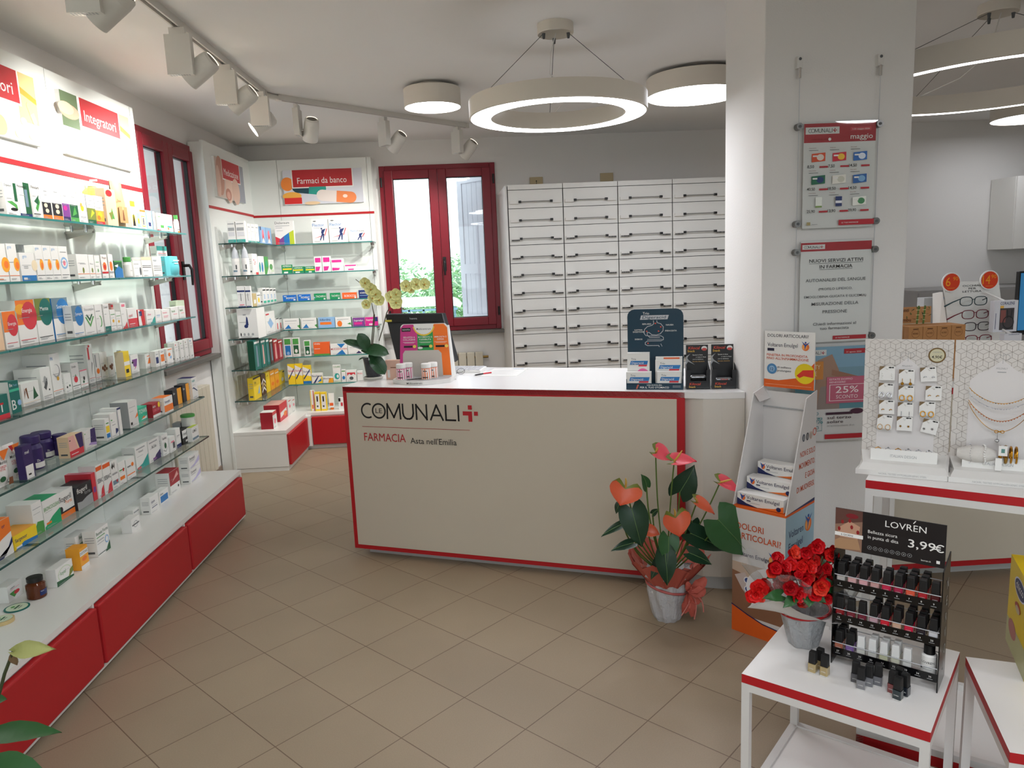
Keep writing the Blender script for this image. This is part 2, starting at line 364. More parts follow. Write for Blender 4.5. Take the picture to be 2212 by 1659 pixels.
# trees: each a trunk and a crown of leaf cards
def tree(cx, cy, top, rad, seed, label, hexc):
    rnd = random.Random(seed); r = empty('tree', (cx, cy, -2.1), label, 'tree', group='trees outside the back window')
    MB().tube([(0, 0, 0), (.05, 0, 1), (0, .05, 2.1+top-rad*.8)], [.14, .1, .05], M('bark', '5f4b39', .9)).build('trunk', r)
    m = MB(); cm = [M('leaf_out_'+h, h, .7) for h in (hexc, '86b88c', 'b4d8a8')]; hc = 2.1+top-rad
    N = 2600
    for i in range(N):
        while 1:
            p = Vector((rnd.uniform(-1, 1), rnd.uniform(-1, 1), rnd.uniform(-1, 1)))
            if .25 < p.length < 1: break
        q = p*rad; q.z = q.z*1.0; q += Vector((0, 0, hc)); s = rnd.uniform(.05, .11)*max(1, rad/1.2)
        a, b_ = rnd.uniform(0, 2*PI), rnd.uniform(-.8, .8)
        ux = Vector((math.cos(a), math.sin(a), b_))*s; uy = Vector((-math.sin(a)*.6, math.cos(a)*.6, rnd.uniform(-.6, .6)))*s
        m.add([q-ux, q-uy*.5, q+ux, q+uy*.5], [(0, 1, 2, 3)], cm[i % 3])
    tag(m.build('foliage', r), None, None)
tree(-1.95, 19, 1.8, 1.25, 1, 'leafy tree at the left seen through the left pane of the back window', 'a3cf9c')
tree(-1.0, 23.5, 1.5, 1.35, 2, 'leafy tree in the middle low behind the rounded shelter', 'a8d4b2')
tree(-.3, 16.6, 1.85, .95, 3, 'leafy tree seen right of the window middle post, nearest the shutter', '98c88c')
tree(-.32, 14.6, .35, .75, 4, 'lower leafy bush seen at the foot of the right window pane', '8fca80')
# ---- electric box covers above the drawers
for x0, z0, lab in ((.525, 2.292, 'beige wall box cover with a lock above the first drawer column'), (1.191, 2.305, 'beige wall box cover above the gap of the second and third drawer columns')):
    m = MB().box((x0, YB-.02, z0), (x0+.122, YB, z0+.075), M('box_cover', 'b9a883', .5))
    if x0 < 1: F = Face(m, (x0, YB-.02, z0), (1, 0, 0), (0, 0, 1), .122, .075); F.circ(.5, .5, .006, 'k'); F.rect(.48, .15, .52, .4, 'k')
    tag(m.build('wall_box_cover', bev=.002), lab, 'cover')
# ---- radiators
def radiator(loc, rz, n, h, label):
    r = empty('radiator', loc, label, 'radiator', rz); RM = M('radiator_enamel', 'cfc8b6', .45)
    for i in range(n):
        MB().box((i*.08+.003, -.085, .12), (i*.08+.077, -.012, .12+h), RM).build('radiator_section', r, bev=.006)
    MB().tube([(-.03, -.04, .12+h-.05), (n*.08+.05, -.04, .12+h-.05)], .012, M('brass_old', '8f7442', .4, 1)).build('valve', r)
    MB().tube([(-.02, -.04, 0), (-.02, -.04, .2), (.03, -.04, .2)], .011, RM).build('pipe', r)
    return r
radiator((-.55, YB, 0), 0, 7, .63, 'cream column radiator under the back window behind the counter')
radiator((XL, 4.83, 0), PI/2, 9, .66, 'cream column radiator under the left window')
# ================================================================ LAMPS
def ring_lamp(cx, cy, z, ro, ri, h, label, lit=None):
    r = empty('ring_pendant_lamp', (cx, cy, 0), label, 'pendant lamp')
    n = 72; m = MB()
    m.lathe([(ro, z+.004), (ro, z+h), (ri, z+h), (ri, z+.004)], LAMPB, n)
    m.lathe([(ro-.008, z), (ro, z+.004)], LAMPB, n); m.lathe([(ri, z+.004), (ri+.008, z)], LAMPB, n)
    # open the lathe caps: use only side faces
    m.f2 = None
    m.build('ring_body', r)
    d = MB(); d.lathe([(ri+.006, z+.001), (ro-.006, z+.001)], lit or LIT, n); d.build('diffuser', r)
    c = MB(); c.lathe([(.088, ZC-.05), (.09, ZC-.045), (.09, ZC-.001)], LAMPB, 32); c.build('ceiling_canopy', r)
    for a in (200, 340, 90):
        t = math.radians(a); x, y = math.cos(t), math.sin(t)
        k = MB().tube([(x*.065, y*.065, ZC-.05), (x*(ro-.05), y*(ro-.05), z+h)], .0016, 'dg', 6)
        k.lathe([(.006, ZC-.075), (.009, ZC-.05)], 'dg', 8, (x*.065, y*.065, 0)); k.build('suspension_wire', r)
    MB().tube([(0, -.02, ZC-.05), (-.03, -.03, ZC-.14), (-.035, -.02, ZC-.24), (.02, .05, z+h+.09), (.06, ro*.5, z+h+.03), (.02, ro-.05, z+h)], .003, 'pw', 6).build('power_cord', r)
    return r
_lathe = MB.lathe
def lathe_open(s, prof, m, n=20, c=(0, 0, 0), smooth=True, mats=None):
    vs = [(c[0]+r*math.cos(2*PI*k/n), c[1]+r*math.sin(2*PI*k/n), c[2]+z) for r, z in prof for k in range(n)]
    for i in range(len(prof)-1):
        s.add([vs[i*n+k] for k in range(n)]+[vs[(i+1)*n+k] for k in range(n)], [(k, (k+1)%n, n+(k+1)%n, n+k) for k in range(n)], m, smooth)
    return s
MB.lathe = lathe_open
ring_lamp(.44, 3.86, 2.3, .447, .331, .085, 'large white ring lamp on three wires above the counter')
ring_lamp(2.62, 3.75, 2.345, .72, .655, .1, 'wide thin ring lamp hanging in the right hand room', LITS)
def disk_lamp(cx, cy, r_, z, h, label, lit=None):
    r = empty('ceiling_disk_lamp', (cx, cy, 0), label, 'ceiling lamp'); n = 64
    m = MB(); m.lathe([(r_-.004, z), (r_, z+.004), (r_, z+h-.004), (r_-.005, z+h), (.001, z+h)], LAMPB, n); m.build('drum', r)
    MB().lathe([(.0005, z+.002), (r_-.004, z+.002)], lit or LITD, n).build('diffuser', r)
    MB().lathe([(r_*.6, z+h), (r_*.6, ZC-.0005)], LAMPB, 40).build('ceiling_mount', r)
disk_lamp(-.243, 5.03, .184, 2.6, .118, 'small round drum lamp on the ceiling, left of the ring lamp')
disk_lamp(1.463, 4.943, .314, 2.6, .118, 'large round drum lamp on the ceiling, partly behind the pillar')
disk_lamp(4.75, 6.25, .33, 2.6, .118, 'round drum lamp on the ceiling at the right edge of the right hand room', LITS)
disk_lamp(.2, -.9, .33, 2.6, .118, 'added unseen fill lamp, round drum on the ceiling behind the camera')  # added out of view as fill for the counter front
disk_lamp(3.2, .2, .33, 2.6, .118, 'added unseen fill lamp, round drum on the ceiling over the right part of the shop')  # another unseen fill lamp, added to brighten the near side
ring_lamp(.35, .75, 2.3, .447, .331, .085, 'added unseen fill lamp, white ring hanging above the camera area')  # extra pendant out of view, added for fill from the camera side
MB.lathe = _lathe
# track lights
TR = M('track_white', 'd9d6cf', .45)
def rail(a, b_, label):
    r = empty('track_rail', a, label, 'track'); d = Vector(b_)-Vector(a); L = d.length; r.rotation_euler = (0, 0, math.atan2(d.y, d.x))
    m = MB(); m.box((0, -.018, -.034), (L, -.009, 0), TR); m.box((0, .009, -.034), (L, .018, 0), TR); m.box((0, -.009, -.006), (L, .009, 0), TR)
    m.build('rail_profile', r)
    MB().box((.01, -.008, -.02), (L-.01, .008, -.008), BLACK).build('conductor', r)
    for x in (0, L-.03): MB().box((x, -.02, -.036), (x+.03, .02, 0), TR).build('end_cap', r)
rail((-1.32, .2, ZC), (-1.32, 5.03, ZC), 'white ceiling track along the left display wall')
rail((-1.27, 5.15, ZC), (-.03, 6.39, ZC), 'white ceiling track slanting across towards the back window')
m = MB().tube([(-1.32, 5.03, ZC-.017), (-1.32, 5.07, ZC-.017), (-1.3, 5.11, ZC-.017), (-1.27, 5.15, ZC-.017)], .02, TR, 8)
tag(m.build('track_joint'), 'white corner joint between the two ceiling tracks', 'track')
def spot(x, y, yaw, off, aim, label, lit=True):
    """yaw turns the ballast box; off = head centre beside the box; aim = direction the head shines"""
    r = empty('track_spotlight', (x, y, ZC-.036), label, 'spotlight', group=None)
    R = Matrix.Rotation(yaw, 4, 'Z')
    m = MB(); m.X = R; m.box((-.035, -.014, -.03), (.035, .014, 0), TR); m.build('adapter', r)
    m = MB(); m.X = R; m.box((-.058, -.019, -.205), (.058, .019, -.03), TR)
    for i in range(8): m.box((-.05+i*.012, -.012, -.2055), (-.044+i*.012, .012, -.205), 'gy')
    m.build('ballast_box', r, bev=.002)
    aim = Vector(aim).normalized(); c = Vector(off)
    q = aim.to_track_quat('-Z', 'Y').to_matrix().to_4x4(); T = Matrix.Translation(c) @ q
    m = MB(); m.X = T; _ = MB.lathe
    lathe_open(m, [(.036, .07), (.046, .06), (.05, .035), (.052, -.07), (.052, -.085), (.047, -.085), (.045, -.074)], TR, 28); m.build('lamp_head', r)
    m = MB(); m.X = T; lathe_open(m, [(.0005, .066), (.036, .066)], M('vent', '6f6a64', .6), 24); m.build('vent_grille', r)
    m = MB(); m.X = T; lathe_open(m, [(.0005, -.074), (.046, -.074)], LITH, 24); m.build('lens', r)
    m = MB(); m.tube([Vector((0, 0, -.17)), c], .008, TR, 8); m.build('swivel', r)
    if lit:
        ld = bpy.data.lights.new('spot_beam', 'SPOT'); ld.energy = SPOT_W; ld.spot_size = math.radians(96); ld.spot_blend = .85; ld.shadow_soft_size = .035; ld.color = (1, .98, .94)
        lo = bpy.data.objects.new('spot_beam', ld); col.objects.link(lo); lo.parent = r
        lo.matrix_local = Matrix.Translation(c+aim*.1) @ aim.to_track_quat('-Z', 'Y').to_matrix().to_4x4()
    return r
LW = (-.8, .1, -.52)
spot(-1.32, 2.80, 0, (.07, .05, -.16), LW, 'track spotlight nearest the camera, top left corner')
spot(-1.32, 3.64, 0, (.075, .05, -.165), LW, 'second track spotlight along the left track')
spot(-1.32, 4.27, 0, (.075, .05, -.165), LW, 'third track spotlight along the left track')
spot(-1.32, 4.9, 0, (-.0, .075, -.17), (-.8, -.3, -.55), 'fourth track spotlight, its glowing lens facing the left wall')
spot(-1.32, 1.9, 0, (.07, .05, -.16), LW, 'track spotlight above the start of the left display')
spot(-1.18, 5.3, PI/2, (.085, .01, -.155), (-.25, .5, -.8), 'first spotlight on the slanting track, vent grille showing')
spot(-.66, 5.83, math.radians(-52), (.095, .04, -.165), (-.62, .45, -.66), 'middle spotlight on the slanting track')
spot(-.12, 6.32, math.radians(-52), (.095, .04, -.165), (-.62, .4, -.68), 'last spotlight on the slanting track, left of the ring lamp')
# ================================================================ LEFT WALL DISPLAY
ZS = {1: 1.846, 2: 1.59, 3: 1.334, 4: 1.08, 5: .822, 6: .562, 7: .333}
ZF = {1: 1.828, 2: 1.574, 3: 1.325, 4: 1.072, 5: .822, 6: .568, 7: .333}
XP = -2.02
root = empty('wall_display_cabinet', (XL+.01, 1.0, 0), 'long white wall display with glass shelves and red base doors along the left wall', 'display cabinet')
def part(mb, name, parent, bev=0):
    """mesh in world coordinates hung under a parent that is not rotated"""
    o = mb.build(name, parent, bev=bev); o.location = -Vector(parent.location); return o
P_ = lambda mb, name, bev=0: part(mb, name, root, bev)
seams = [.99, 1.93, 2.86, 3.79, 4.66]
P_(MB().box((XL+.01, .99, .0), (XP-.02, 4.70, 2.58), PANEL), 'carcass')
for a, b_ in zip(seams, seams[1:]):
    P_(MB().box((XP-.02, a+.0015, .333), (XP, b_-.0015, 2.59), PANEL), 'back_panel')
P_(MB().box((XP-.02, 4.662, .333), (XP+.001, 4.702, 2.59), PANEL), 'side_frame')
P_(MB().box((XP, .99, 2.099), (XP+.004, 4.70, 2.122), REDL), 'red_strip')
m = MB(); m.box((XP, .99, .308), (-1.6, 4.69, .333), LAM); m.box((XP, .99, .02), (-1.615, 4.69, .308), LAM); m.box((XP, .99, 0), (-1.66, 4.64, .02), 'dg')
m.box((-1.615, 4.67, .02), (-1.6, 4.69, .308), LAM); m.box((-1.615, .99, .02), (-1.6, 4.67, .038), LAM)
for y in (2.82, 3.745): m.box((-1.615, y, .03), (-1.6, y+.012, .308), LAM)
P_(m, 'base_cabinet')
for a, b_ in ((1.0, 1.9), (1.91, 2.815), (2.835, 3.74), (3.76, 4.645)):
    P_(MB().box((-1.613, a, .045), (-1.58, b_, .298), REDL), 'base_door', .006)
for z in [ZS[k] for k in range(1, 7)]:
    for y in (1.93, 2.86, 3.79, 4.655):
        m = MB(); m.prism([(XP, y-.012), (XP+.13, y-.006), (XP+.135, y+.006), (XP, y+.012)], z-.032, z-.024, STEEL)
        m.hull8([(XP, y-.003, z-.06), (XP+.13, y-.003, z-.03), (XP+.13, y+.003, z-.03), (XP, y+.003, z-.06)], [(XP, y-.003, z-.02), (XP+.14, y-.003, z-.012), (XP+.14, y+.003, z-.012), (XP, y+.003, z-.02)], STEEL)
        m.tube([(XP+.1, y, z-.028), (XP+.1, y, z-.0095)], .011, CHROME); m.tube([(XP+.03, y, z-.028), (XP+.03, y, z-.0095)], .009, CHROME)
        P_(m, 'shelf_bracket')
def pane(pts, z, edges_dark, label, grp, t=.009):
    """glass plate; top at z"""
    m = MB(); n = len(pts); a = sum(pts[i][0]*pts[(i+1)%n][1]-pts[(i+1)%n][0]*pts[i][1] for i in range(n))
    if a < 0: pts = pts[::-1]
    c = Vector((sum(p[0] for p in pts)/n, sum(p[1] for p in pts)/n, z-t)); q = [(p[0]-c.x, p[1]-c.y) for p in pts]
    m.add([(x, y, 0) for x, y in q]+[(x, y, t) for x, y in q], [tuple(range(n))[::-1], tuple(range(n, 2*n))], SHELFG)
    for i in range(n):
        j = (i+1) % n; m.add([(*q[i], 0), (*q[j], 0), (*q[j], t), (*q[i], t)], [(0, 1, 2, 3)], EDGED if edges_dark else EDGEG)
    return tag(m.build('glass_shelf', loc=c), label, 'glass shelf', grp)
ORD = {1: "top", 2: "second", 3: "third", 4: "fourth", 5: "fifth", 6: "lowest"}
for k in range(1, 7):
    for (a, b_), nm in zip(((1.0, 1.925), (1.93, 2.855), (2.86, 3.785), (3.79, 4.72)), ('nearest the entrance', 'left middle', 'right middle', 'at the window end')):
        if b_ < 2: continue
        pane([(XP, a), (-1.79, a), (-1.79, b_), (XP, b_)], ZS[k], k > 3, f'glass plate of the {ORD[k]} shelf of the left display, {nm}', None)
# header pictures
def capsule(F, a, b, L, r, ang, m1, m2):
    c, s = math.cos(ang), math.sin(ang); k = F.w/F.h
    for h_, mt in ((0, m1), (1, m2)):
        pts = []
        for i in range(9):
            t = PI/2+PI*i/8 if h_ == 0 else -PI/2+PI*i/8
            x, y = (-L/2 if h_ == 0 else L/2)+r*math.cos(t), r*math.sin(t); pts.append((a+(x*c-y*s)/F.w, b+(x*s+y*c)/F.h))
        for x, y in (((0, -r), (0, r)) if h_ == 0 else ((0, r), (0, -r))): pts.append((a+(x*c-y*s)/F.w, b+(x*s+y*c)/F.h))
        F.poly(pts, mt)
def header(loc, rz, W, H, title, kind, label):
    r = empty('header_sign', loc, label, 'sign', rz)
    m = MB().box((0, -.022, 0), (W, 0, H), 'w'); m.build('sign_board', r)
    m = MB(); F = Face(m, (0, -.0222, 0), (1, 0, 0), (0, 0, 1), W, H)
    if kind == 'pills':
        F.rect(0, 0, 1, 1, 'f6f1ea'.replace('f6', 'f6')); F.rect(0, .45, .22, 1, '5f7152'); F.poly([(.8, .3), (1, .3), (1, 1), (.8, 1)], 'f0c58a'); F.poly([(.8, .72), (1, .6), (1, .68), (.8, .82)], 'e09a3c')
        F.ell(.1, .7, .13, .12, 'c79f86'); F.ell(.06, .74, .1, .1, 'd8b59c')
        capsule(F, .36, .16, .05, .045, .2, 'd9b795', 'cfa782'); capsule(F, .56, .15, .05, .043, .1, 'e2c49d', 'd6b184')
        capsule(F, .93, .45, .07, .018, -1.1, 'd9b38a', 'e0c09a')
        for a, b in ((.83, .3), (.9, .12), (.76, .1), (.15, .3)): F.ell(a, b, .035, .06, 'f3e3a2')
    elif kind == 'skin':
        F.rect(0, 0, 1, 1, 'cbb9ae'); F.poly([(.55, 0), (1, 0), (1, 1), (.7, 1)], '9a9ea8'); F.ell(.15, .55, .13, .5, 'c08f7c'); F.ell(.08, .4, .07, .4, 'd9b7a6'); F.ell(.42, .3, .12, .4, 'e0c0ae'); F.ell(.38, .12, .1, .16, 'b9806e'); F.ell(.38, .1, .06, .1, 'd6a596'); F.ell(.66, .25, .14, .35, 'd8b5a2')
    else:
        F.rect(0, 0, 1, 1, 'd3d4dc'); F.ell(.05, .6, .08, .2, 'ef8a3c'); F.ell(.1, .25, .12, .12, 'f1b04c')
        capsule(F, .32, .48, .2, .055, -.12, '1f4552', '2a9a8c'); capsule(F, .66, .2, .26, .05, -.1, 'e9ddd6', 'ee8a52'); F.rect(0, .02, .22, .2, 'd9302c'); F.ell(.35, .03, .1, .05, 'e8c9a0'); F.ell(.77, .2, .03, .05, 'fbe0d0')
    m.build('picture', r)
    m = MB(); x0, x1, z0 = (.25, .82, .54) if kind == 'pills' else (.235, .85, .51) if kind == 'skin' else (.122, .872, .5)
    F = Face(m, (0, -.0226, 0), (1, 0, 0), (0, 0, 1), W, H); F.rect(x0-.014, z0-.03, x1+.014, 1.0, 'w'); F.rect(x0, z0, x1, 1.0, 'b5282e')
    tw = (x1-x0)*W*(.83 if kind != 'pills' else .82)
    F.text(title, x0+(x1-x0)*.07+(.005), z0+.1, .052, 'w', width=tw)
    m.build('title_plate', r)
    return r
header((XP, 3.86, 2.205), PI/2, .72, .305, 'Integratori', 'pills', 'header picture of capsules with a red word plate, beside the left window')
header((XP, 2.93, 2.205), PI/2, .72, .305, 'Integratori', 'pills', 'header picture of capsules with a red word plate, cut by the left picture edge')
header((XP, 5.985, 2.19), PI/2, .70, .306, 'Medicazione', 'skin', 'header picture of skin and hands with a red word plate, right of the left window')
header((-1.722, 6.955, 2.187), 0, .712, .303, 'Farmaci da banco', 'tabs', 'header picture of coloured capsules with a red word plate, left of the back window')
# ================================================================ CORNER DISPLAY (left wall end + back wall)
root2 = empty('wall_display_cabinet', (XP, YB-.01, 0), 'white wall display with red door on the back wall, left of the back window', 'display cabinet')
P2 = lambda mb, name, bev=0: part(mb, name, root2, bev)
root = empty('wall_display_cabinet', (XL+.01, 5.83, 0), 'white wall display right of the left window, its blank end facing the camera', 'display cabinet')
P_(MB().box((XL+.01, 5.83, 0), (XP-.02, 6.95, 2.58), PANEL), 'carcass')
P_(MB().box((XP-.02, 5.822, 0), (XP, 6.955, 2.59), PANEL), 'back_panel')
for a, b_ in ((XP, -1.773), (-1.77, -.968), (-.965, -.925)):
    P2(MB().box((a, 6.955, .333), (b_, 7.09, 2.585), PANEL), 'back_panel')
P_(MB().box((XP, 5.83, 2.092), (XP+.004, 6.955, 2.112), REDL), 'red_strip'); P2(MB().box((XP, 6.951, 2.084), (-.925, 6.955, 2.104), REDL), 'red_strip')
m = MB(); m.box((XP, 5.83, .308), (-1.6, 6.535, .333), LAM); m.box((XP, 5.832, .034), (-1.603, 6.535, .308), LAM); m.box((-1.603, 6.5, .034), (-1.56, 6.535, .308), LAM); m.box((XP, 5.836, 0), (-1.607, 6.535, .03), LAM)
P_(m, 'base_cabinet')
m = MB(); m.box((XP, 6.536, .308), (-.925, 6.955, .333), LAM); m.box((XP, 6.545, .034), (-.927, 6.955, .308), LAM); m.box((-1.64, 6.55, 0), (-.93, 6.955, .03), LAM); m.box((XP, 6.955, 0), (-.93, 7.09, .333), LAM)
P2(m, 'base_cabinet')
P_(MB().box((-1.603, 5.845, .045), (-1.58, 6.485, .298), REDL), 'base_door', .005)
P2(MB().box((-1.555, 6.515, .042), (-.945, 6.545, .296), REDL), 'base_door', .005)
for k in range(1, 7):
    z = ZF[k]
    for (x, y, dx, dy) in ((XP, 5.965, 1, 0), (XP, 6.25, 1, 0), (-1.765, 6.955, 0, -1), (-.955, 6.955, 0, -1)):
        m = MB(); e = Vector((dx, dy, 0)); s_ = Vector((-dy, dx, 0)); p = Vector((x, y, z))
        m.hull8([p+s_*.004-Vector((0, 0, .055)), p-s_*.004-Vector((0, 0, .055)), p-s_*.004+e*.12-Vector((0, 0, .032)), p+s_*.004+e*.12-Vector((0, 0, .032))], [p+s_*.004-Vector((0, 0, .012)), p-s_*.004-Vector((0, 0, .012)), p-s_*.004+e*.13-Vector((0, 0, .012)), p+s_*.004+e*.13-Vector((0, 0, .012))], STEEL)
        for q in (.03, .1): m.tube([p+e*q-Vector((0, 0, .03)), p+e*q-Vector((0, 0, .0095))], .011, CHROME)
        (P_ if dx else P2)(m, 'shelf_bracket')
    pane([(XP, 5.95), (-1.77, 5.95), (-1.77, 6.71), (-1.775, 6.955), (XP, 6.955)], z, True, f'glass plate of the {ORD[k]} shelf of the corner display, left wall side', None)
    pane([(-1.768, 6.71), (-.93, 6.71), (-.93, 6.955), (-1.77, 6.955)], z, False, f'glass plate of the {ORD[k]} shelf of the corner display, back wall side', None)
# ================================================================ DRAWER CABINETS
DW, DP = .4785, .156
for c in range(5):
    x0 = .284+c*DW; nm = ['leftmost', 'second from the left', 'third from the left', 'fourth from the left, beside the pillar', 'rightmost, hidden by the pillar'][c]
    if c == 4: break
    r = empty('drawer_cabinet', (x0, 6.5, 0), f'tall white column of shallow medicine drawers, {nm}', 'drawer cabinet')
    m = MB(); m.box((0, .02, 0), (DW, .59, 2.236), M('drawer_gap', '3a3a3c', .7)); m.box((.003, 0, 2.202), (DW-.003, .59, 2.243), LAM); m.build('cabinet_body', r)
    m = MB()
    for i in range(14):
        z1 = 2.197-i*DP; z0 = z1-DP+.005
        if z0 < .02: continue
        if i < 11 or c < 4:
            d = MB().box((.004, 0, z0), (DW-.004, .02, z1), LAM).build('drawer', r)
            zh = z0+.052
            h = MB(); h.tube([(.1, -.022, zh), (DW-.1, -.022, zh)], .004, M('handle_grey', '8b8a87', .35, .6), 6)
            for x in (.092, DW-.115): h.box((x, -.03, zh-.009), (x+.023, 0, zh+.009), BLACK)
            h.build('drawer_handle', d)
            for x in (.018, DW-.094):
                h = MB().box((x, -.018, zh-.016), (x+.076, 0, zh+.008), WPLAST)
                F = Face(h, (x, -.018, zh-.016), (1, 0, 0), (0, 0, 1), .076, .024)
                if i > 1:
                    rr = random.Random(i*7+c); a = .03
                    while a < .95: w_ = rr.choice((.02, .03, .06)); F.rect(a, -.1, min(.97, a+w_), .4, 'k'); a += w_+.012
                h.build('label_holder', d)
r = tag(MB().hull8([(.218, 7.09, 0), (.262, 6.51, 0), (.28, 6.51, 0), (.28, 7.09, 0)], [(.218, 7.09, 2.22), (.262, 6.51, 2.24), (.28, 6.51, 2.24), (.28, 7.09, 2.22)], LAM).build('filler_panel'), 'plain white side panel closing the drawer columns beside the window', 'panel')
# ================================================================ COUNTER
CT = .96
fd = Vector((.9312, -.3644, 0)); fn = Vector((-.3644, -.9312, 0)); A = Vector((-.765, 3.963, 0))
root = empty('service_counter', (A.x, A.y, 0), 'white pharmacy counter with a red framed beige front', 'counter')
LB = A-fn*.733; FR_ = A+fd*1.815
body = [(A-fn*.03)[:2], (A+fd*1.815-fn*.03)[:2], (1.0, 3.265), (1.08, 3.243), (1.184, 3.235), (1.184, 4.0), LB[:2]]
P_(MB().prism(body, .07, CT-.03, M('counter_white', 'd3cdc3', .35)), 'counter_body')
top = [A[:2], (A+fd*1.815)[:2], (1.0, 3.26), (1.08, 3.238), (1.184, 3.23), (1.184, 4.0), LB[:2]]
P_(MB().prism(top, CT-.03, CT, M('counter_top', 'e9e8e6', .22)), 'counter_top', .003)
pl_ = [(A+fd*.06-fn*.055)[:2], (A+fd*1.8-fn*.055)[:2], (1.02, 3.29), (1.1, 3.262), (1.184, 3.255), (1.184, 3.98), (LB+fd*.06)[:2]]
P_(MB().prism(pl_, 0, .07, M('plinth_grey', 'b9bab8', .4)), 'plinth')
W = 1.815; m = MB()
F0 = Face(m, A+fn*.0, fd, (0, 0, 1), W, CT)
T = Matrix(((fd.x, -fn.x, 0, A.x), (fd.y, -fn.y, 0, A.y), (0, 0, 1, 0), (0, 0, 0, 1))); m.X = T
for p, q, a, b_ in ((0, .026, .04, CT-.002), (W-.038, W, .04, CT-.002), (.026, W-.038, .04, .066), (.026, W-.038, CT-.036, CT-.002)): m.box((p, 0, a), (q, .03, b_), REDL)
P_(m, 'red_frame')
m = MB(); m.X = T; m.box((.024, -.004, .064), (W-.036, .028, CT-.034), BEIGE); P_(m, 'front_panel', .002)
m = MB(); F = Face(m, A+fn*.0042, fd, (0, 0, 1), W, CT)
def logo(F, a, b, h, wd, mt='k', le=True, cross='b5202a', bold=.0):
    """round letter wordmark with LE inside the O and a broken cross; wd = width of the letters run"""
    x = a*F.w; r = h*.5
    t_ = h*.11
    F.ring((x+r*.95)/F.w, b+.5*h/F.h, r-t_, r, mt, t0=math.radians(58), t1=math.radians(302), el=.98)
    F.ring((x+wd*.186)/F.w, b+.5*h/F.h, r-t_, r, mt, el=.98)
    if le: F.text('LE', (x+wd*.186)/F.w, b+.36*h/F.h, h*.3, mt, align='c', width=h*.46)
    L = [('M', .272, .408), ('U', .435, .54), ('N', .572, .675), ('A', .714, .834), ('L', .865, .955), ('I', .988, .99)]
    P = {'M': [[(0, 0), (0.04, 1), (.5, .08), (.96, 1), (1, 0)]], 'U': [[(0, 1), (0, .4), (.06, .2), (.2, .06), (.38, 0), (.62, 0), (.8, .06), (.94, .2), (1, .4), (1, 1)]],
         'N': [[(0, 0), (0, 1), (1, 0), (1, 1)]], 'A': [[(0, 0), (.5, 1), (1, 0)], [(.2, .3), (.8, .3)]], 'L': [[(0, 1), (0, 0), (1, 0)]], 'I': [[(0, 0), (0, 1)]]}
    for ch, s0, s1 in L:
        for st in P[ch]:
            F.line([((x+wd*(s0+(s1-s0)*p))/F.w, b+(t_/2+(h-t_)*q)/F.h) for p, q in st], t_, mt)
    u = h/4; cx, cyy = x+wd*1.03, b*F.h+h*.5
    R = lambda p, q, r_, s_: F.rect((cx+p*u)/F.w, (cyy+q*u)/F.h, (cx+r_*u)/F.w, (cyy+s_*u)/F.h, cross)
    R(0, -.5, 1.4, .5); R(1.4, -2, 2.4, .5); R(1.4, .95, 2.4, 2); R(2.9, -.5, 3.9, .5)
q = lambda x, y: (lambda p: ((p-A).dot(fd)/W, p.z/CT))(C0+ray(x, y)*((A-C0).dot(fn)/ray(x, y).dot(fn)))
a0, b0 = q(783, 911); a1, b1 = q(995, 916); h_ = .086
logo(F, a0, (.788)/CT, h_, (a1-a0)*W, 'k', cross='b5202a')
F.rect(a0, .742/CT, a0+.628/W, .7445/CT, 'a84040')
F.text('FARMACIA', a0+.004, .665/CT, .043, 'b5202a', width=.25)
F.text("Asta nell'Emilia", a0+.285/W, .66/CT, .031, 'k', width=.265)
P_(m, 'lettering')

# ================================================================ GOODS ON THE SHELVES
def round_body(m, kind, r, h, colr, spec):
    """upright round packs; axis at the origin"""
    c = ink(colr); n = 24
    if kind == 'jar':
        m.lathe([(r*.86, 0), (r*.97, .004), (r, h*.1), (r, h*.62), (r*.9, h*.7), (r*.78, h*.76)], c, n)
    elif kind == 'can': m.lathe([(r*.98, 0), (r*.98, h*.9)], c, n)
    elif kind == 'bottle': m.lathe([(r, 0), (r, h*.62), (r*.72, h*.74), (r*.72, h*.78)], c, n)
    elif kind == 'pill': m.lathe([(r*.9, 0), (r, .004), (r, h*.66), (r*.7, h*.76), (r*.7, h*.8)], M('amber_glass', '5a2a12', .12), n)
    elif kind == 'flask': m.lathe([(r*.97, 0), (r, .01), (r, h*.6), (r*.96, h*.68), (r*.84, h*.76), (r*.6, h*.82), (r*.3, h*.86)], M('lime_gel', 'c4cf5e', .15, coat=.5), n)
    elif kind == 'pump': m.lathe([(r*.95, 0), (r, h*.55), (r*.5, h*.66), (r*.45, h*.7)], c, n)
    elif kind == 'tin': m.lathe([(r, 0), (r, h*.5)], c, 32)
    elif kind == 'spray': m.lathe([(r, 0), (r, h*.5), (r*.9, h*.6)], c, n)
    F = Face(m, (0, 0, 0), (1, 0, 0), (0, 0, 1), r*1.7, h*(.62 if kind in ('jar', 'pill', 'bottle', 'pump', 'spray') else .9), cyl=r)
    return F
LIDS = dict(jar='vi', can='gn', bottle='gn', pill='k', flask='w', pump='w', tin='dtl', spray='pw')
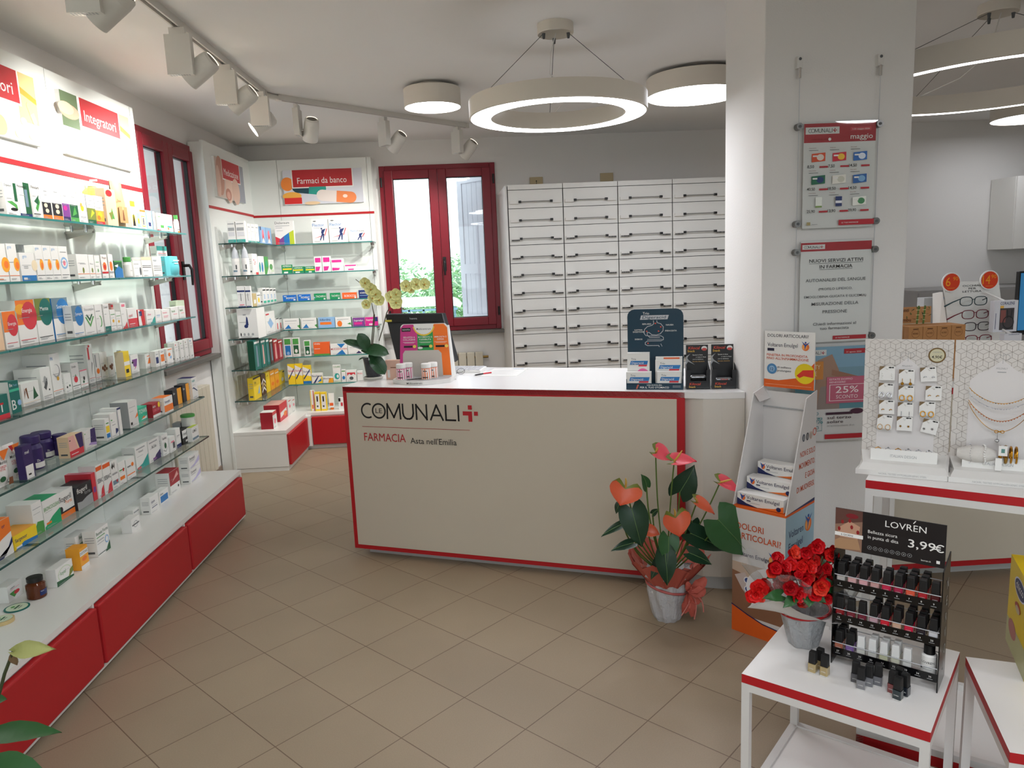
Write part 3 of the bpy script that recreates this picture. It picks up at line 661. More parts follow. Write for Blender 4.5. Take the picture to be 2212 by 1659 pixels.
def lid_mesh(kind, r, h, lc):
    m = MB(); c = ink(lc)
    if kind == 'jar': m.lathe([(r*.86, h*.76), (r*.9, h*.78), (r*.9, h*.97), (r*.84, h), (.001, h)], c, 24)
    elif kind == 'can': m.lathe([(r*1.04, h*.9), (r*1.04, h*.98), (r*.95, h), (.001, h)], c, 28)
    elif kind == 'bottle': m.lathe([(r*.8, h*.78), (r*.8, h), (.001, h)], c, 20)
    elif kind == 'pill': m.lathe([(r*.82, h*.8), (r*.82, h*.99), (.001, h)], c, 24)
    elif kind == 'flask': m.lathe([(r*.38, h*.86), (r*.38, h*.93), (r*.12, h*.94), (r*.12, h*.99), (.001, h)], c, 16); m.box((-r*.12, -r*.5, h*.965), (r*.12, r*.1, h), c)
    elif kind == 'pump': m.lathe([(r*.5, h*.7), (r*.5, h*.82), (r*.2, h*.83), (r*.2, h*.94), (.001, h*.95)], c, 14); m.box((-r*.25, -r*.9, h*.92), (r*.25, r*.2, h), c)
    elif kind == 'tin': m.lathe([(r*1.01, h*.5), (r*1.01, h*.96), (r*.95, h), (.001, h)], c, 32)
    elif kind == 'spray': m.lathe([(r*.95, h*.6), (r*.6, h*.86), (r*.22, h*.97), (.001, h)], M('clear_cap', 'dfe3ea', .15, trans=.4), 20)
    return m
CATS = dict(box='box', pouch='pouch', jar='jar', can='tin', bottle='bottle', pill='bottle', flask='bottle', pump='bottle', tin='tin', spray='spray bottle', tube='tube')
NAMES = dict(box='medicine_box', pouch='product_pouch', jar='supplement_jar', can='powder_tin', bottle='supplement_bottle', pill='pill_bottle', flask='large_bottle', pump='pump_bottle', tin='salve_tin', spray='spray_bottle', tube='cream_tube')
def goods(kind, x, y, z, wd, h, dp, rz, colr, label, spec, group=None, name=None):
    """front bottom middle at x,y,z; front faces local -Y"""
    side = top = None; rest = []
    for t in spec.split('|'):
        q = t.split()
        if q and q[0] == 'S': side = q[1]
        elif q and q[0] == 'U': top = q[1]
        else: rest.append(t)
    spec = '|'.join(rest)
    z += .0006
    if kind in LIDS:
        r = wd/2; cx, cyy = x-math.sin(rz)*r, y+math.cos(rz)*r
        m = MB(); F = round_body(m, kind, r, h, colr, spec); art(F, spec)
        o = m.build(name or NAMES[kind], loc=(cx, cyy, z), rz=rz)
        lc = LIDS[kind]
        if 'brown lid' in label: lc = 'br'
        if kind == 'jar' and colr == 'w': lc = 'gn'
        if 'pale gold' in label: lc = 'tan'
        lid_mesh(kind, r, h, lc).build('lid' if kind in ('jar', 'can', 'tin') else 'cap', o)
        if kind == 'tin':
            m = MB(); F = Face(m, (-r, -r, h+.0003), (1, 0, 0), (0, 1, 0), 2*r, 2*r); F.circ(.5, .5, r*.86, 'pg', 28); F.rect(.3, .45, .7, .55, 'dgn'); F.rect(.35, .34, .65, .38, 'dg'); F.ell(.5, .68, .1, .08, 'gn'); m.build('lid_label', o)
    elif kind == 'tube':
        m = MB(); r = wd/2; m.lathe([(r*.6, 0), (r*.6, h*.14)], ink('or'), 16, (0, r, 0))
        m.hull8([(-r*.8, r*.2, h*.14), (r*.8, r*.2, h*.14), (r*.8, r*1.8, h*.14), (-r*.8, r*1.8, h*.14)], [(-r, r*.95, h), (r, r*.95, h), (r, r*1.05, h), (-r, r*1.05, h)], colr)
        F = Face(m, (-r*.8, r*.2-.001, h*.14), (1, 0, 0), (0, .01, 1), 1.6*r, h*.3); F.rect(.1, .4, .9, .95, 'or2')
        o = m.build(name or NAMES[kind], loc=(x, y, z), rz=rz)
    elif kind == 'pouch':
        m = MB(); n = 8; c = ink(colr)
        def shp(u, v):
            th = dp*.5*math.sin(PI*min(1, .12+v*.88))*(.25+.75*math.sin(PI*u)**.6 if 0 < u < 1 else .25) if v < .999 else .001
            return (-wd/2+wd*u*(1), dp/2-th, h*v)
        m.grid(shp, 8, 10, c)
        m.grid(lambda u, v: (lambda p: (-p[0], dp-p[1], p[2]))(shp(u, v)), 8, 10, c)
        m.box((-wd/2, dp*.3, 0), (wd/2, dp*.7, .004), c)
        F = Face(m, (-wd/2, -.001, 0), (1, 0, 0), (0, 0, 1), wd, h)
        if spec:
            F.o = Vector((-wd/2, dp*.02, 0)); art(F, spec)
        o = m.build(name or NAMES[kind], loc=(x, y, z), rz=rz)
    else:
        c = ink(colr); m = MB()
        m.box((-wd/2, 0, 0), (wd/2, dp, h), c, skip='lr' if side else '')
        if side: m.box((-wd/2, 0, 0), (wd/2, dp, h), ink(side), skip='btfk')
        F = Face(m, (-wd/2, 0, 0), (1, 0, 0), (0, 0, 1), wd, h); art(F, spec)
        if colr in ('w', 'pw') and h > .07 and wd > .04: q_ = random.Random(int(wd*1e4+h*1e4)); [F.rect(.1, b_, .1+q_.uniform(.3, .7), b_+.012, 'gy') for b_ in (.045, .075, q_.uniform(.5, .66))]
        if top: T_ = Face(m, (-wd/2, 0, h), (1, 0, 0), (0, 1, 0), wd, dp); T_.rect(0.02, .02, .98, .98, top)
        if rz > 1 and not side and h > .08 and dp > .035:     # fine print on the end flap
            S_ = Face(m, (-wd/2, dp, 0), (0, -1, 0), (0, 0, 1), dp, h)
            for k in range(3): S_.rect(.15, .72-.09*k, .85, .745-.09*k, 'gy')
            S_.rect(.2, .12, .8, .2, 'dg')
        o = m.build(name or NAMES[kind], loc=(x, y, z), rz=rz)
    return tag(o, label, CATS[kind], group)
ITEMS = '''L1;-1.82;2.915;0.093;0.136;0.05;pouch;w;glossy white pouch;
L1;-1.82;3.017;0.083;0.128;0.05;box;w;white box with a green leaf and black fruit;R 0 .12 1 .125 gy|T .05 .88 .07 dg Digestivo|P gn .1 .42 .5 .45 .85 .35 .9 .2 .6 .3|E .6 .2 .28 .05 k|R .72 .45 .95 1 dgn
L1;-1.82;3.103;0.081;0.138;0.04;box;w;white and dark green box with a vertical black title;R .5 0 1 1 dgn|R 0 0 1 .1 nb|T .02 .84 .07 k Fisiodepur|R .55 .3 .8 .8 sl
L1;-1.82;3.195;0.06;0.137;0.04;box;pw;greyish white box with a green herb drawing;T .05 .88 .08 k Finocarb|P gn .3 .3 .8 .6 .9 .5 .5 .2|P dgn .2 .5 .8 .7 .7 .4|R 0 .12 .8 .14 k
L1;-1.82;3.262;0.066;0.13;0.04;box;w;white box with brown seeds photo, left of two alike;R 0 .15 1 .55 dk|R 0 0 1 .15 or|E .4 .45 .2 .07 cr|E .5 .28 .2 .07 cr|R .3 .9 .7 .92 gy|R .35 .78 .65 .79 gy
L1;-1.82;3.337;0.074;0.133;0.04;box;w;white box with brown seeds photo, right of two alike;R 0 .15 1 .55 dk|R 0 0 1 .15 or|E .5 .45 .2 .07 cr|E .5 .28 .2 .07 cr|R .3 .9 .7 .92 gy
L1;-1.82;3.415;0.059;0.13;0.04;box;w;white box with purple flowers over a purple band;R 0 .16 1 .6 pu|R 0 0 1 .16 vi|E .4 .45 .25 .08 mg|R .3 .85 .7 .87 gy
L1;-1.82;3.476;0.068;0.13;0.04;box;w;white box with dark green leaves photo;R 0 .16 1 .6 dgn|R 0 0 1 .16 gn|P gn .2 .2 .8 .3 .6 .55|R .3 .85 .7 .87 gy
L1;-1.82;3.546;0.073;0.136;0.04;box;w;white box with a small yellow drop cluster;T .1 .85 .09 gy COLLE|E .5 .5 .2 .1 ye|E .4 .6 .12 .08 go|R .2 .2 .9 .21 k|R .2 .15 .9 .16 gy
L1;-1.82;3.624;0.074;0.135;0.04;box;w;white box with a green and yellow fruit photo;R 0 .15 1 .55 ol|R 0 0 1 .15 dgn|P lm .3 .2 .6 .5 .9 .4|R .25 .8 .75 .82 gy
L1;-1.82;3.7;0.08;0.137;0.04;box;w;white box with yellow petals photo over a red band;R 0 .12 1 .5 go|R 0 0 1 .12 re|E .5 .35 .25 .1 ye|E .35 .25 .2 .08 or|R .25 .8 .75 .82 gy
L1;-1.93;3.977;0.113;0.253;0.113;flask;lm;large yellow green bottle with a white pump cap;
L1;-1.82;3.81;0.109;0.183;0.045;box;pc;tall peach box with a round red seal;E .4 .88 .3 .09 re|T .18 .8 .05 br BIO|P gn .3 .2 .5 .5 .7 .2|P ol .2 .35 .6 .4 .4 .15
L1;-1.82;3.924;0.127;0.234;0.05;pouch;kr;kraft paper pouch with a folded top;T .1 .55 .05 br Bucce|R .15 .1 .85 .45 kr2|P br .4 .15 .5 .45 .6 .15
L1;-1.82;4.071;0.054;0.144;0.03;box;w;slim white box with a black and yellow bottle print;R .2 .1 .8 .5 ye|P k .2 .1 .5 .6 .8 .1|R 0 .8 1 1 ye
L1;-1.82;4.134;0.035;0.094;0.03;box;w;very slim blue and yellow box;R 0 .1 1 .9 lb|R .2 .3 .8 .6 ye
L1;-1.82;4.175;0.068;0.105;0.03;box;w;slim white box with an orange outline;R 0 .9 1 1 or|R .2 .15 .8 .7 ye|R .3 .2 .7 .65 w|R .42 .25 .58 .6 k
L1;-1.82;4.246;0.079;0.108;0.03;box;lb;pale blue slim box;R .2 .1 .8 .9 w|R .3 .2 .7 .4 nb
L1;-1.82;4.33;0.033;0.108;0.05;box;gy;plain grey slim box;
L1;-1.82;4.381;0.114;0.103;0.04;box;w;white box with pale green print and red foot;R .1 .35 .9 .7 pg|R 0 0 .4 .1 re|T .15 .75 .1 gn PANTO|R .4 .2 .8 .35 gn
L1;-1.82;4.502;0.102;0.103;0.04;box;pw;plain pale box with a teal band low down;R .2 .25 .8 .35 tl|E .3 .2 .1 .08 or
L1;-1.82;4.679;0.032;0.109;0.032;bottle;w;white bottle with a bright green cap;R 0 .3 1 .35 k|R 0 0 1 .2 or
L2;-1.82;2.898;0.073;0.145;0.04;box;w;white box with a sunflower, leftmost;T .2 .86 .08 lb grin|E .85 .45 .35 .2 yo|E .9 .45 .2 .1 or|R 0 .15 1 .165 or|R .1 .05 .5 .08 or
L2;-1.82;2.976;0.062;0.147;0.04;box;w;white box with a sunflower, second from the left;T .1 .87 .08 lb grin|E .85 .45 .3 .18 yo|E .9 .42 .2 .1 or|R 0 .15 1 .165 or
L2;-1.82;3.051;0.1;0.113;0.05;box;w;wide white box with a blue foot;T .2 .82 .11 lb grin|R 0 0 1 .2 sb|E .95 .55 .2 .2 cr|R .2 .5 .5 .52 gy|R .2 .45 .5 .47 gy|R .1 .04 .35 .12 w
L2;-1.92;3.225;0.101;0.153;0.04;box;gy;grey back of a box standing behind the wide white one;
L2;-1.82;3.159;0.055;0.146;0.04;box;w;white box with a sunflower, first of three touching;T .1 .87 .08 lb grin|E .7 .45 .25 .16 yo|E .75 .42 .15 .09 or|R 0 .14 1 .155 dg
L2;-1.82;3.216;0.056;0.146;0.04;box;w;white box with a sunflower, second of three touching;T .1 .87 .08 lb grin|E .7 .45 .25 .16 yo|E .75 .42 .15 .09 or|R 0 .14 1 .155 dg
L2;-1.82;3.275;0.056;0.145;0.04;box;w;white box with a sunflower, third of three touching;T .1 .87 .08 lb grin|E .7 .45 .25 .16 yo|E .75 .42 .15 .09 or|R 0 .14 1 .155 dg
L2;-1.82;3.335;0.068;0.145;0.04;box;w;white box with a pink and blue ring;E .5 .5 .4 .18 lb|E .5 .5 .28 .12 w|E .5 .5 .15 .08 pk|R .1 .14 .9 .155 dg|R .15 .82 .85 .84 gy
L2;-1.82;3.47;0.103;0.113;0.07;box;w;wide white box with a small green bud;E .5 .35 .08 .12 ol|R .25 .6 .75 .62 gy|R 0 .2 1 .22 or
L2;-1.82;3.576;0.049;0.112;0.04;box;w;narrow white box with a green bud, beside the wide one;E .5 .35 .14 .1 ol|R .2 .6 .8 .62 gy|R 0 .2 1 .22 or
L2;-1.82;3.629;0.05;0.109;0.04;box;w;narrow white box with a small green sprig;E .5 .35 .1 .08 gn|R .2 .7 .8 .72 gn|R 0 .2 1 .21 or
L2;-1.82;3.691;0.06;0.114;0.04;box;w;white box with a brown fruit and red band;T .2 .82 .09 br Propol|E .5 .5 .3 .18 or|E .5 .48 .18 .1 re|R 0 .2 1 .28 re
L2;-1.82;3.761;0.048;0.117;0.04;box;w;white box with a brown fruit, half hidden;E .5 .5 .3 .2 or|R 0 .2 1 .28 gy
L2;-1.82;3.816;0.085;0.085;0.05;box;dgn;dark green and blue low box with a green top;P sb 0 0 1 0 1 .5 .5 .7 0 .4|P w 0 .7 .5 .8 .4 .6|R 0 .92 1 1 gn
L2;-1.82;3.981;0.042;0.106;0.042;jar;w;white jar with a bright green lid;T .2 .5 .1 gy nutri
L2;-1.82;4.025;0.089;0.087;0.05;box;w;low white box with a dark seed drawing;T .05 .75 .12 gy nutrienta|E .85 .35 .12 .25 dg
L2;-1.82;4.123;0.122;0.106;0.05;box;w;pale box with rows of black dots;R .05 .55 .95 .58 k|R .05 .47 .95 .5 k|R 0 .85 1 1 pc|R .1 .3 .6 .33 gy
L2;-1.82;4.257;0.121;0.112;0.05;box;pw;pearly white pack with wavy print and dots;T .1 .75 .12 sl nosor|R .1 .5 .9 .52 dg|R .1 .4 .9 .42 dg|R .1 .3 .9 .32 dg
L2;-1.91;4.548;0.146;0.18;0.04;box;w;tall white box with a teal top and red dots;R 0 .85 1 1 tl|R .1 .75 .9 .77 re|R .1 .7 .9 .72 dk
L2;-1.82;4.43;0.064;0.114;0.05;box;aq;narrow aqua blue box;
L2;-1.82;4.519;0.148;0.117;0.045;pouch;aq;aqua and silver pouch;R .2 .75 .8 .8 w|R .3 .6 .7 .65 w
L3;-1.82;2.819;0.061;0.146;0.05;box;pc;pale cream box at the left end;
L3;-1.82;2.889;0.082;0.143;0.05;box;w;small box with an orange upper half and a red oval;R 0 .45 1 1 or|E .7 .62 .4 .3 cr2|T .35 .62 .09 w Energia|R .1 .14 .9 .155 cr2
L3;-1.86;3.044;0.124;0.18;0.06;box;w;large box with fiery orange top and red oval;R 0 .45 1 1 or|E .25 .8 .3 .12 yo|E .68 .64 .42 .32 cr2|T .3 .72 .09 w Energia|R .05 .1 .9 .115 cr2
L3;-1.86;3.173;0.115;0.181;0.06;box;w;large box with a straw photo and a dark green oval;R 0 .5 1 1 ol|E .65 .68 .42 .32 dtl|T .3 .72 .09 w Mente|R .05 .1 .9 .115 k
L3;-1.86;3.297;0.125;0.178;0.06;box;w;large box with a blue straw photo and a blue oval;R 0 .5 1 1 sl|E .65 .66 .42 .32 sb|T .28 .74 .09 w Sostegno|R .05 .1 .9 .115 sb|S sb
L3;-1.82;3.373;0.088;0.14;0.038;box;w;smaller box with a blue straw photo and a blue oval;R 0 .5 1 1 sl|E .65 .65 .4 .32 sb|T .3 .68 .09 w Sostegno|R .05 .1 .9 .115 sb
L3;-1.82;3.468;0.099;0.134;0.04;box;w;white box with green chevrons;T .1 .82 .1 gy Fitocomplex|P gn .1 .6 .5 .25 .9 .6 .8 .62 .5 .35 .2 .62|P dgn .2 .68 .5 .45 .8 .68 .7 .7 .5 .55 .3 .7
L3;-1.82;3.572;0.066;0.134;0.04;box;w;white box with green arcs;E .6 .4 .25 .2 gn|E .5 .4 .22 .18 w|R .1 .75 .7 .78 gy
L3;-1.82;3.651;0.055;0.132;0.04;box;w;tall white box with a green foot;T .1 .85 .08 dg Colief|R 0 0 1 .18 dtl
L3;-1.82;3.711;0.052;0.101;0.03;box;w;little white box with a gold mark, left of a pair;E .5 .45 .2 .08 go|R .1 .75 .9 .78 gn|R 0 .2 1 .22 gy
L3;-1.82;3.766;0.052;0.087;0.03;box;w;little white box with a gold mark, right of a pair;E .5 .45 .2 .08 go|R .1 .75 .9 .78 gn|R 0 .2 1 .22 gy
L3;-1.92;3.931;0.11;0.125;0.04;box;pk2;box with a red top edge standing at the back;R 0 .85 1 .95 re|R 0 .95 1 1 gy
L3;-1.82;3.824;0.058;0.128;0.035;box;w;tall slim white box with a red corner;P re 0 0 1 0 .9 .25 .5 .1|R .2 .85 .8 .95 pk
L3;-1.82;3.892;0.104;0.096;0.04;box;w;white box with a red lower half;R 0 0 1 .45 cr2|T .1 .55 .15 cr2 cystil|R .1 .15 .7 .18 w
L3;-1.82;4.007;0.076;0.082;0.04;box;re;red and blue box with a white wedge;P w 0 0 .5 0 .3 1 0 1|R .15 .6 .6 .9 nb|T .18 .65 .14 w U
L3;-1.82;4.101;0.109;0.076;0.04;box;w;white box with a teal curve and pink heart;P tl .4 0 1 0 1 .5|P w .3 .1 .6 .1 .95 .6 .7 .7|T .2 .6 .14 pk Venor|R .1 .3 .6 .33 gy
L3;-1.82;4.217;0.077;0.073;0.035;box;w;plain white box with faint blue print;R .2 .5 .8 .55 lb|R .2 .4 .7 .43 lb|R .5 0 1 .15 pw
L3;-1.82;4.302;0.109;0.066;0.04;box;w;white box with faint pink print;T .1 .65 .16 pk Venotrex|R .2 .4 .8 .44 pk|R .2 .3 .7 .33 pk
L3;-1.82;4.43;0.107;0.071;0.04;box;w;white box with green lettering, left of a pair;T .1 .6 .16 gn Benefla|R .3 .4 .8 .44 pk
L3;-1.82;4.549;0.091;0.071;0.04;box;w;white box with green lettering, right of a pair;T .1 .6 .16 gn Benefla|R .3 .4 .8 .44 pk
L3;-1.865;4.626;0.131;0.103;0.04;box;pg;pale green box standing at the back right;
L4;-1.809;2.731;0.102;0.092;0.06;box;dtl;teal box with a red foot and a syringe print;R 0 0 1 .2 cr2|T .3 .8 .12 w tal|R .55 .3 .62 .6 w|R .2 .6 .7 .68 re
L4;-1.838;2.891;0.063;0.126;0.12;box;dtl;tall teal box with a large white letter B;T .1 .12 .3 w B|T .1 .84 .1 w Be|T .45 .84 .06 lb Total|R 0 .68 1 .76 tl2|S pw|E .85 .3 .2 .09 lb
L4;-1.892;3.053;0.123;0.094;0.09;box;w;low white box with ink root drawings;P br .2 .75 .3 .8 .35 .3 .3 .3|P br .15 .8 .2 .6 .12 .3|P dgn .6 .2 .7 .8 .8 .5 .9 .3|R 0 .12 1 .13 go
L4;-1.889;3.19;0.076;0.139;0.11;box;w;white box with a grey flower drawing;E .4 .6 .15 .15 gy|P dg .2 .4 .6 .7 .6 .5 .4 .3|R .1 .12 .9 .13 k|E .7 .3 .06 .03 k
L4;-1.902;3.294;0.078;0.189;0.12;box;w;tall white box with a petal drawing and blue title;T .1 .85 .07 sb Pil|E .55 .58 .35 .16 gy|E .5 .6 .3 .13 w|E .6 .4 .12 .05 go|R 0 .12 1 .13 or
L4;-1.894;3.374;0.054;0.089;0.04;box;w;small white box with two tiny prints;E .3 .3 .1 .06 k|E .7 .35 .1 .06 dgn|R .1 .12 .9 .13 gy
L4;-1.906;3.458;0.066;0.126;0.1;box;w;white box with a raspberry;T .1 .82 .08 dg Orelin|E .5 .38 .25 .12 cr2|P gn .4 .5 .6 .5 .5 .58|R 0 .14 1 .16 k
L4;-1.915;3.546;0.064;0.082;0.06;box;w;small white box with a pink top and dark berries;R 0 .93 1 1 pk|E .5 .5 .12 .12 k|E .4 .3 .12 .08 dgn|R 0 .14 1 .16 cr2
L4;-1.938;3.669;0.058;0.192;0.11;box;w;very tall white box with vertical red lettering;R .2 .6 .45 .92 cr2|P dg .5 .2 .8 .5 .7 .55 .6 .4|E .5 .95 .15 .03 re|R 0 .12 1 .13 re
L4;-1.942;3.741;0.049;0.14;0.04;box;w;slim white box with vertical grey lettering;R .15 .5 .4 .95 gy|E .55 .35 .3 .1 or|R 0 .12 1 .13 re
L4;-1.953;3.817;0.073;0.136;0.05;box;w;white box with brown seeds, first of two;E .3 .4 .15 .07 br|E .6 .45 .15 .07 br|E .5 .32 .15 .06 br|E .8 .35 .13 .06 br
L4;-1.951;3.893;0.061;0.105;0.05;box;w;white box with brown seeds, second of two;E .3 .5 .18 .09 br|E .6 .55 .18 .09 br|E .5 .4 .18 .08 br
L4;-1.954;4.036;0.041;0.123;0.041;pump;w;white pump bottle with a red foot;E .3 .5 .12 .08 dgn|E .7 .48 .12 .1 cr2|R 0 .22 1 .25 re
L4;-1.85;3.852;0.062;0.131;0.045;box;ye;yellow box with grey side print;R 0 .45 1 .6 w|R .2 .15 .7 .3 dk|S cr
L4;-1.88;3.989;0.089;0.096;0.04;box;w;white box with a purple ice cream cone;P pu .3 .35 .7 .35 .85 .75 .15 .75|P mg .35 .15 .5 .35 .65 .35|E .2 .6 .12 .06 k
L4;-1.893;4.187;0.124;0.08;0.08;box;w;white box with an orange arrow;P or .2 .3 .6 .3 .8 .7 .4 .7 .3 .5|R .2 .8 .8 .85 or
L4;-1.86;4.243;0.049;0.089;0.031;box;w;slim white box with a navy panel;R .1 .2 .8 .6 nb|R .2 .75 .8 .8 gy
L4;-1.854;4.294;0.058;0.089;0.037;box;w;slim white box with an orange panel;R .1 .25 .9 .7 or|R .2 .85 .8 .88 dg
L4;-1.841;4.354;0.085;0.089;0.04;box;w;white box with orange and blue dabs;E .4 .6 .2 .12 or|E .6 .4 .15 .1 lb|R .2 .9 .9 .95 or
L4;-1.9;4.564;0.094;0.101;0.04;box;pg;pale box at the back beside the row of four;
L4;-1.833;4.452;0.057;0.113;0.04;box;w;white box with a red tick, first of four alike;E .3 .88 .1 .04 re|R .2 .75 .7 .77 gy|R .2 .6 .7 .62 gy|R .3 .12 .6 .15 k
L4;-1.823;4.511;0.046;0.117;0.04;box;w;white box with a green tick, second of four alike;E .3 .88 .1 .04 gn|R .2 .75 .7 .77 gy|R .2 .6 .7 .62 gy|R .3 .12 .6 .15 k
L4;-1.814;4.559;0.048;0.119;0.04;box;w;white box with a brown tick, third of four alike;E .3 .88 .1 .04 br|R .2 .75 .7 .77 gy|R .2 .6 .7 .62 gy|R .3 .12 .6 .15 k
L4;-1.805;4.609;0.056;0.122;0.04;box;w;white box with a blue tick, fourth of four alike;E .3 .88 .1 .04 sb|R .2 .75 .7 .77 gy|R .2 .6 .7 .62 gy|R .3 .12 .6 .15 k
L5;-1.828;2.75;0.072;0.148;0.05;pouch;w;white carton with an orange triangle, left of a pair;P or .1 .95 1 .95 .5 .68|T .02 .6 .09 k Merite|T .05 .5 .06 re FORZA|T .05 .43 .06 re VITAL|E .2 .22 .25 .07 dgn|P br .6 .02 1 .02 1 .2 .7 .2
L5;-1.851;2.856;0.069;0.142;0.05;pouch;w;white carton with an orange triangle, right of a pair;P re 0 .98 .6 .98 .3 .8|P or .3 .98 1 .98 .6 .7|T .02 .62 .09 k Merite|T .1 .5 .06 re FORZA|T .1 .43 .06 re VITAL|E .4 .25 .25 .07 dgn|P br .7 .02 1 .02 1 .2 .8 .2
L5;-1.803;2.859;0.062;0.133;0.028;box;vi;dark violet box with a white label;R .1 0 .9 .4 w|T .2 .75 .1 w mel|R .3 .1 .6 .15 k
L5;-1.835;2.993;0.081;0.142;0.081;jar;vi;dark violet jar, leftmost and lowest in front;R 0 .1 1 .35 pw|T .1 .4 .1 w Za
L5;-1.905;3.189;0.088;0.115;0.088;jar;vi;dark violet jar, middle one and tallest;R 0 .1 1 .4 pw|T .1 .45 .1 w Za
L5;-1.86;3.24;0.067;0.093;0.043;jar;vi;dark violet jar standing a little apart, rightmost;R 0 .1 1 .4 pw|T .4 .45 .1 w Zza
L5;-1.81;3.187;0.115;0.093;0.048;box;vg;box fading from cream to violet over a coral band;R 0 0 1 .3 cr2|P pk2 0 .3 .6 .3 .4 1 0 1|P vi .7 .3 1 .3 1 1 .5 1|E .1 .8 .05 .03 k|R .1 .12 .6 .15 w
L5;-1.818;3.327;0.102;0.085;0.06;box;pw;white box fading to violet;P vi .5 .3 1 .2 1 1 .6 1|P pu2 .3 .2 1 .05 1 .2 .5 .3|E .1 .85 .05 .03 gn
L5;-1.892;3.615;0.048;0.084;0.048;jar;vi;violet jar with a brown lid;E .5 .5 .35 .3 w|T .2 .45 .2 vi 50|R 0 0 1 .2 br
L5;-1.814;3.515;0.042;0.104;0.06;box;w;white box with a yellow picture and blue foot;R .1 .35 .9 .65 ye|R .1 .1 .9 .3 sb|R .2 .75 .8 .8 gn
L5;-1.81;3.559;0.066;0.119;0.08;box;w;white box with a small navy shield;R .1 .7 .3 .75 gn|P nb .6 .1 1 .2 1 .3 .65 .35|R .2 .5 .7 .53 gy|S pw
L5;-1.807;3.627;0.036;0.135;0.083;box;w;tall slim white box with a navy top;R 0 .93 1 1 nb|R 0 0 .1 1 nb
L5;-1.827;3.784;0.099;0.136;0.09;box;pw;white box with a grey side and an orange fold;R .1 .75 .8 .77 gy|P or .6 .3 1 .35 .95 .5|R .1 .1 .3 .2 k|S gy
L5;-1.849;3.932;0.107;0.075;0.05;box;tl2;low green box with white lettering;T .08 .55 .3 w TOWB|P w .2 .1 .9 .3 .9 .1|P or .3 .2 .7 .2 .6 .35
L5;-1.821;4.041;0.101;0.076;0.06;box;dre;low dark red box with a yellow disc;R 0 0 1 .18 w|E .85 .8 .14 .2 ye|T .05 .7 .15 w 4KIN|T .05 .4 .2 pk 1.000.000
L5;-1.8;4.144;0.119;0.091;0.07;box;w;white box with an orange lower half and an orange top;R 0 .1 1 .5 or|T .1 .65 .14 nb Energelin|U or
L5;-1.845;4.379;0.128;0.097;0.05;box;dk;dark box with a yellow glass print, left of two;R .5 0 1 1 yo|T .05 .7 .14 w bio
L5;-1.838;4.51;0.1;0.106;0.05;box;dk;dark box with a yellow glass print, right of two;R .5 0 1 1 yo|T .05 .7 .14 w bio
L5;-1.82;4.612;0.09;0.132;0.09;box;w;white box with a navy top and swoosh;T .1 .8 .1 tl Halifil|P nb 0 .5 .3 .55 .9 .35 .9 .3 .3 .48|U nb
L6;-1.836;2.648;0.126;0.144;0.1;box;w;orange box with a white flash and navy foot;P or 0 .25 .5 .5 1 .6 1 1 0 1|P nb 0 0 .6 .05 1 .45 1 .3 .5 0|T .6 .78 .1 nb or|U or
L6;-1.838;2.784;0.148;0.058;0.09;box;ye;low yellow box with a blue wave;P sb 0 0 .4 .3 1 .2 1 0|T .03 .5 .25 nb Sargenor|R .05 .08 .3 .2 w|U yo
L6;-1.85;2.934;0.069;0.136;0.1;box;w;white box with a green wave, near the left end;P gn 0 .15 .4 .4 1 .35 1 0 0 0|R .1 .8 .9 .82 gy|S pw
L6;-1.85;3.007;0.122;0.124;0.1;box;w;wider white box with a green wave and green title;P gn2 0 .1 .5 .35 1 .5 1 0 0 0|T .05 .62 .13 gn BRONCOCLEAN|R .1 .15 .4 .22 or|U gn2
L6;-1.856;3.131;0.118;0.119;0.09;box;w;white box with bold black lettering and an orange foot;T .02 .62 .2 k flogeril|T .45 .48 .13 or Forte|R 0 0 1 .2 or|R 0 .2 1 .26 dk|E .1 .35 .12 .12 dk
L6;-1.845;3.251;0.134;0.108;0.09;box;dk;dark box with bold white lettering;T .05 .7 .2 w flogeril|T .5 .52 .16 gy forte|P gy 0 0 1 0 1 .45 .6 .4 .3 .3 0 .35
L6;-1.845;3.39;0.035;0.132;0.12;box;cr2;red box with a pink striped top;R .2 .3 .8 .5 pu|U pk|S cr2
L6;-1.84;3.427;0.053;0.159;0.08;box;w;tall white box with orange corners, left of a pair;R 0 .82 1 .95 or2|P cr2 .3 0 1 0 1 .35 .6 .25|T .05 .45 .13 dg SEBAC
L6;-1.84;3.487;0.071;0.154;0.08;box;w;tall white box with orange corners, right of a pair;R 0 .82 1 .95 or2|P cr2 .3 0 1 0 1 .35 .6 .25|T .05 .45 .13 dg SEBAC
L6;-1.84;3.562;0.067;0.141;0.06;box;w;white box with black splashes;P k .1 .8 .3 .95 .4 .8 .6 .95 .55 .7 .4 .8 .2 .7|R .1 .5 .9 .55 gy|R .1 .15 .9 .3 sl|E .7 .25 .1 .05 re
L6;-1.843;3.64;0.071;0.115;0.05;box;w;small white box with pink and orange print;R .1 .6 .9 .65 gn|E .7 .6 .12 .08 re|R .1 .2 .8 .35 or
L6;-1.847;3.729;0.096;0.106;0.08;box;w;white box with a small orange flower;E .7 .65 .15 .1 or|R .1 .6 .5 .65 dg|R 0 .2 .9 .25 or
L6;-1.877;3.901;0.147;0.129;0.07;box;w;white box with a teal wave foot and red tag;P tl 0 .1 .5 .2 1 .5 1 0 0 0|R .1 .85 .8 .9 gy|T .25 .7 .1 gy Veinact|R .05 .02 .35 .12 cr2
L6;-1.877;4.057;0.146;0.125;0.07;box;w;white box with a violet wave foot;P vi .3 0 .6 .25 1 .4 1 0|R .1 .85 .8 .9 gy|T .3 .6 .12 dg Bi-Tab|R .3 .05 .6 .15 pu
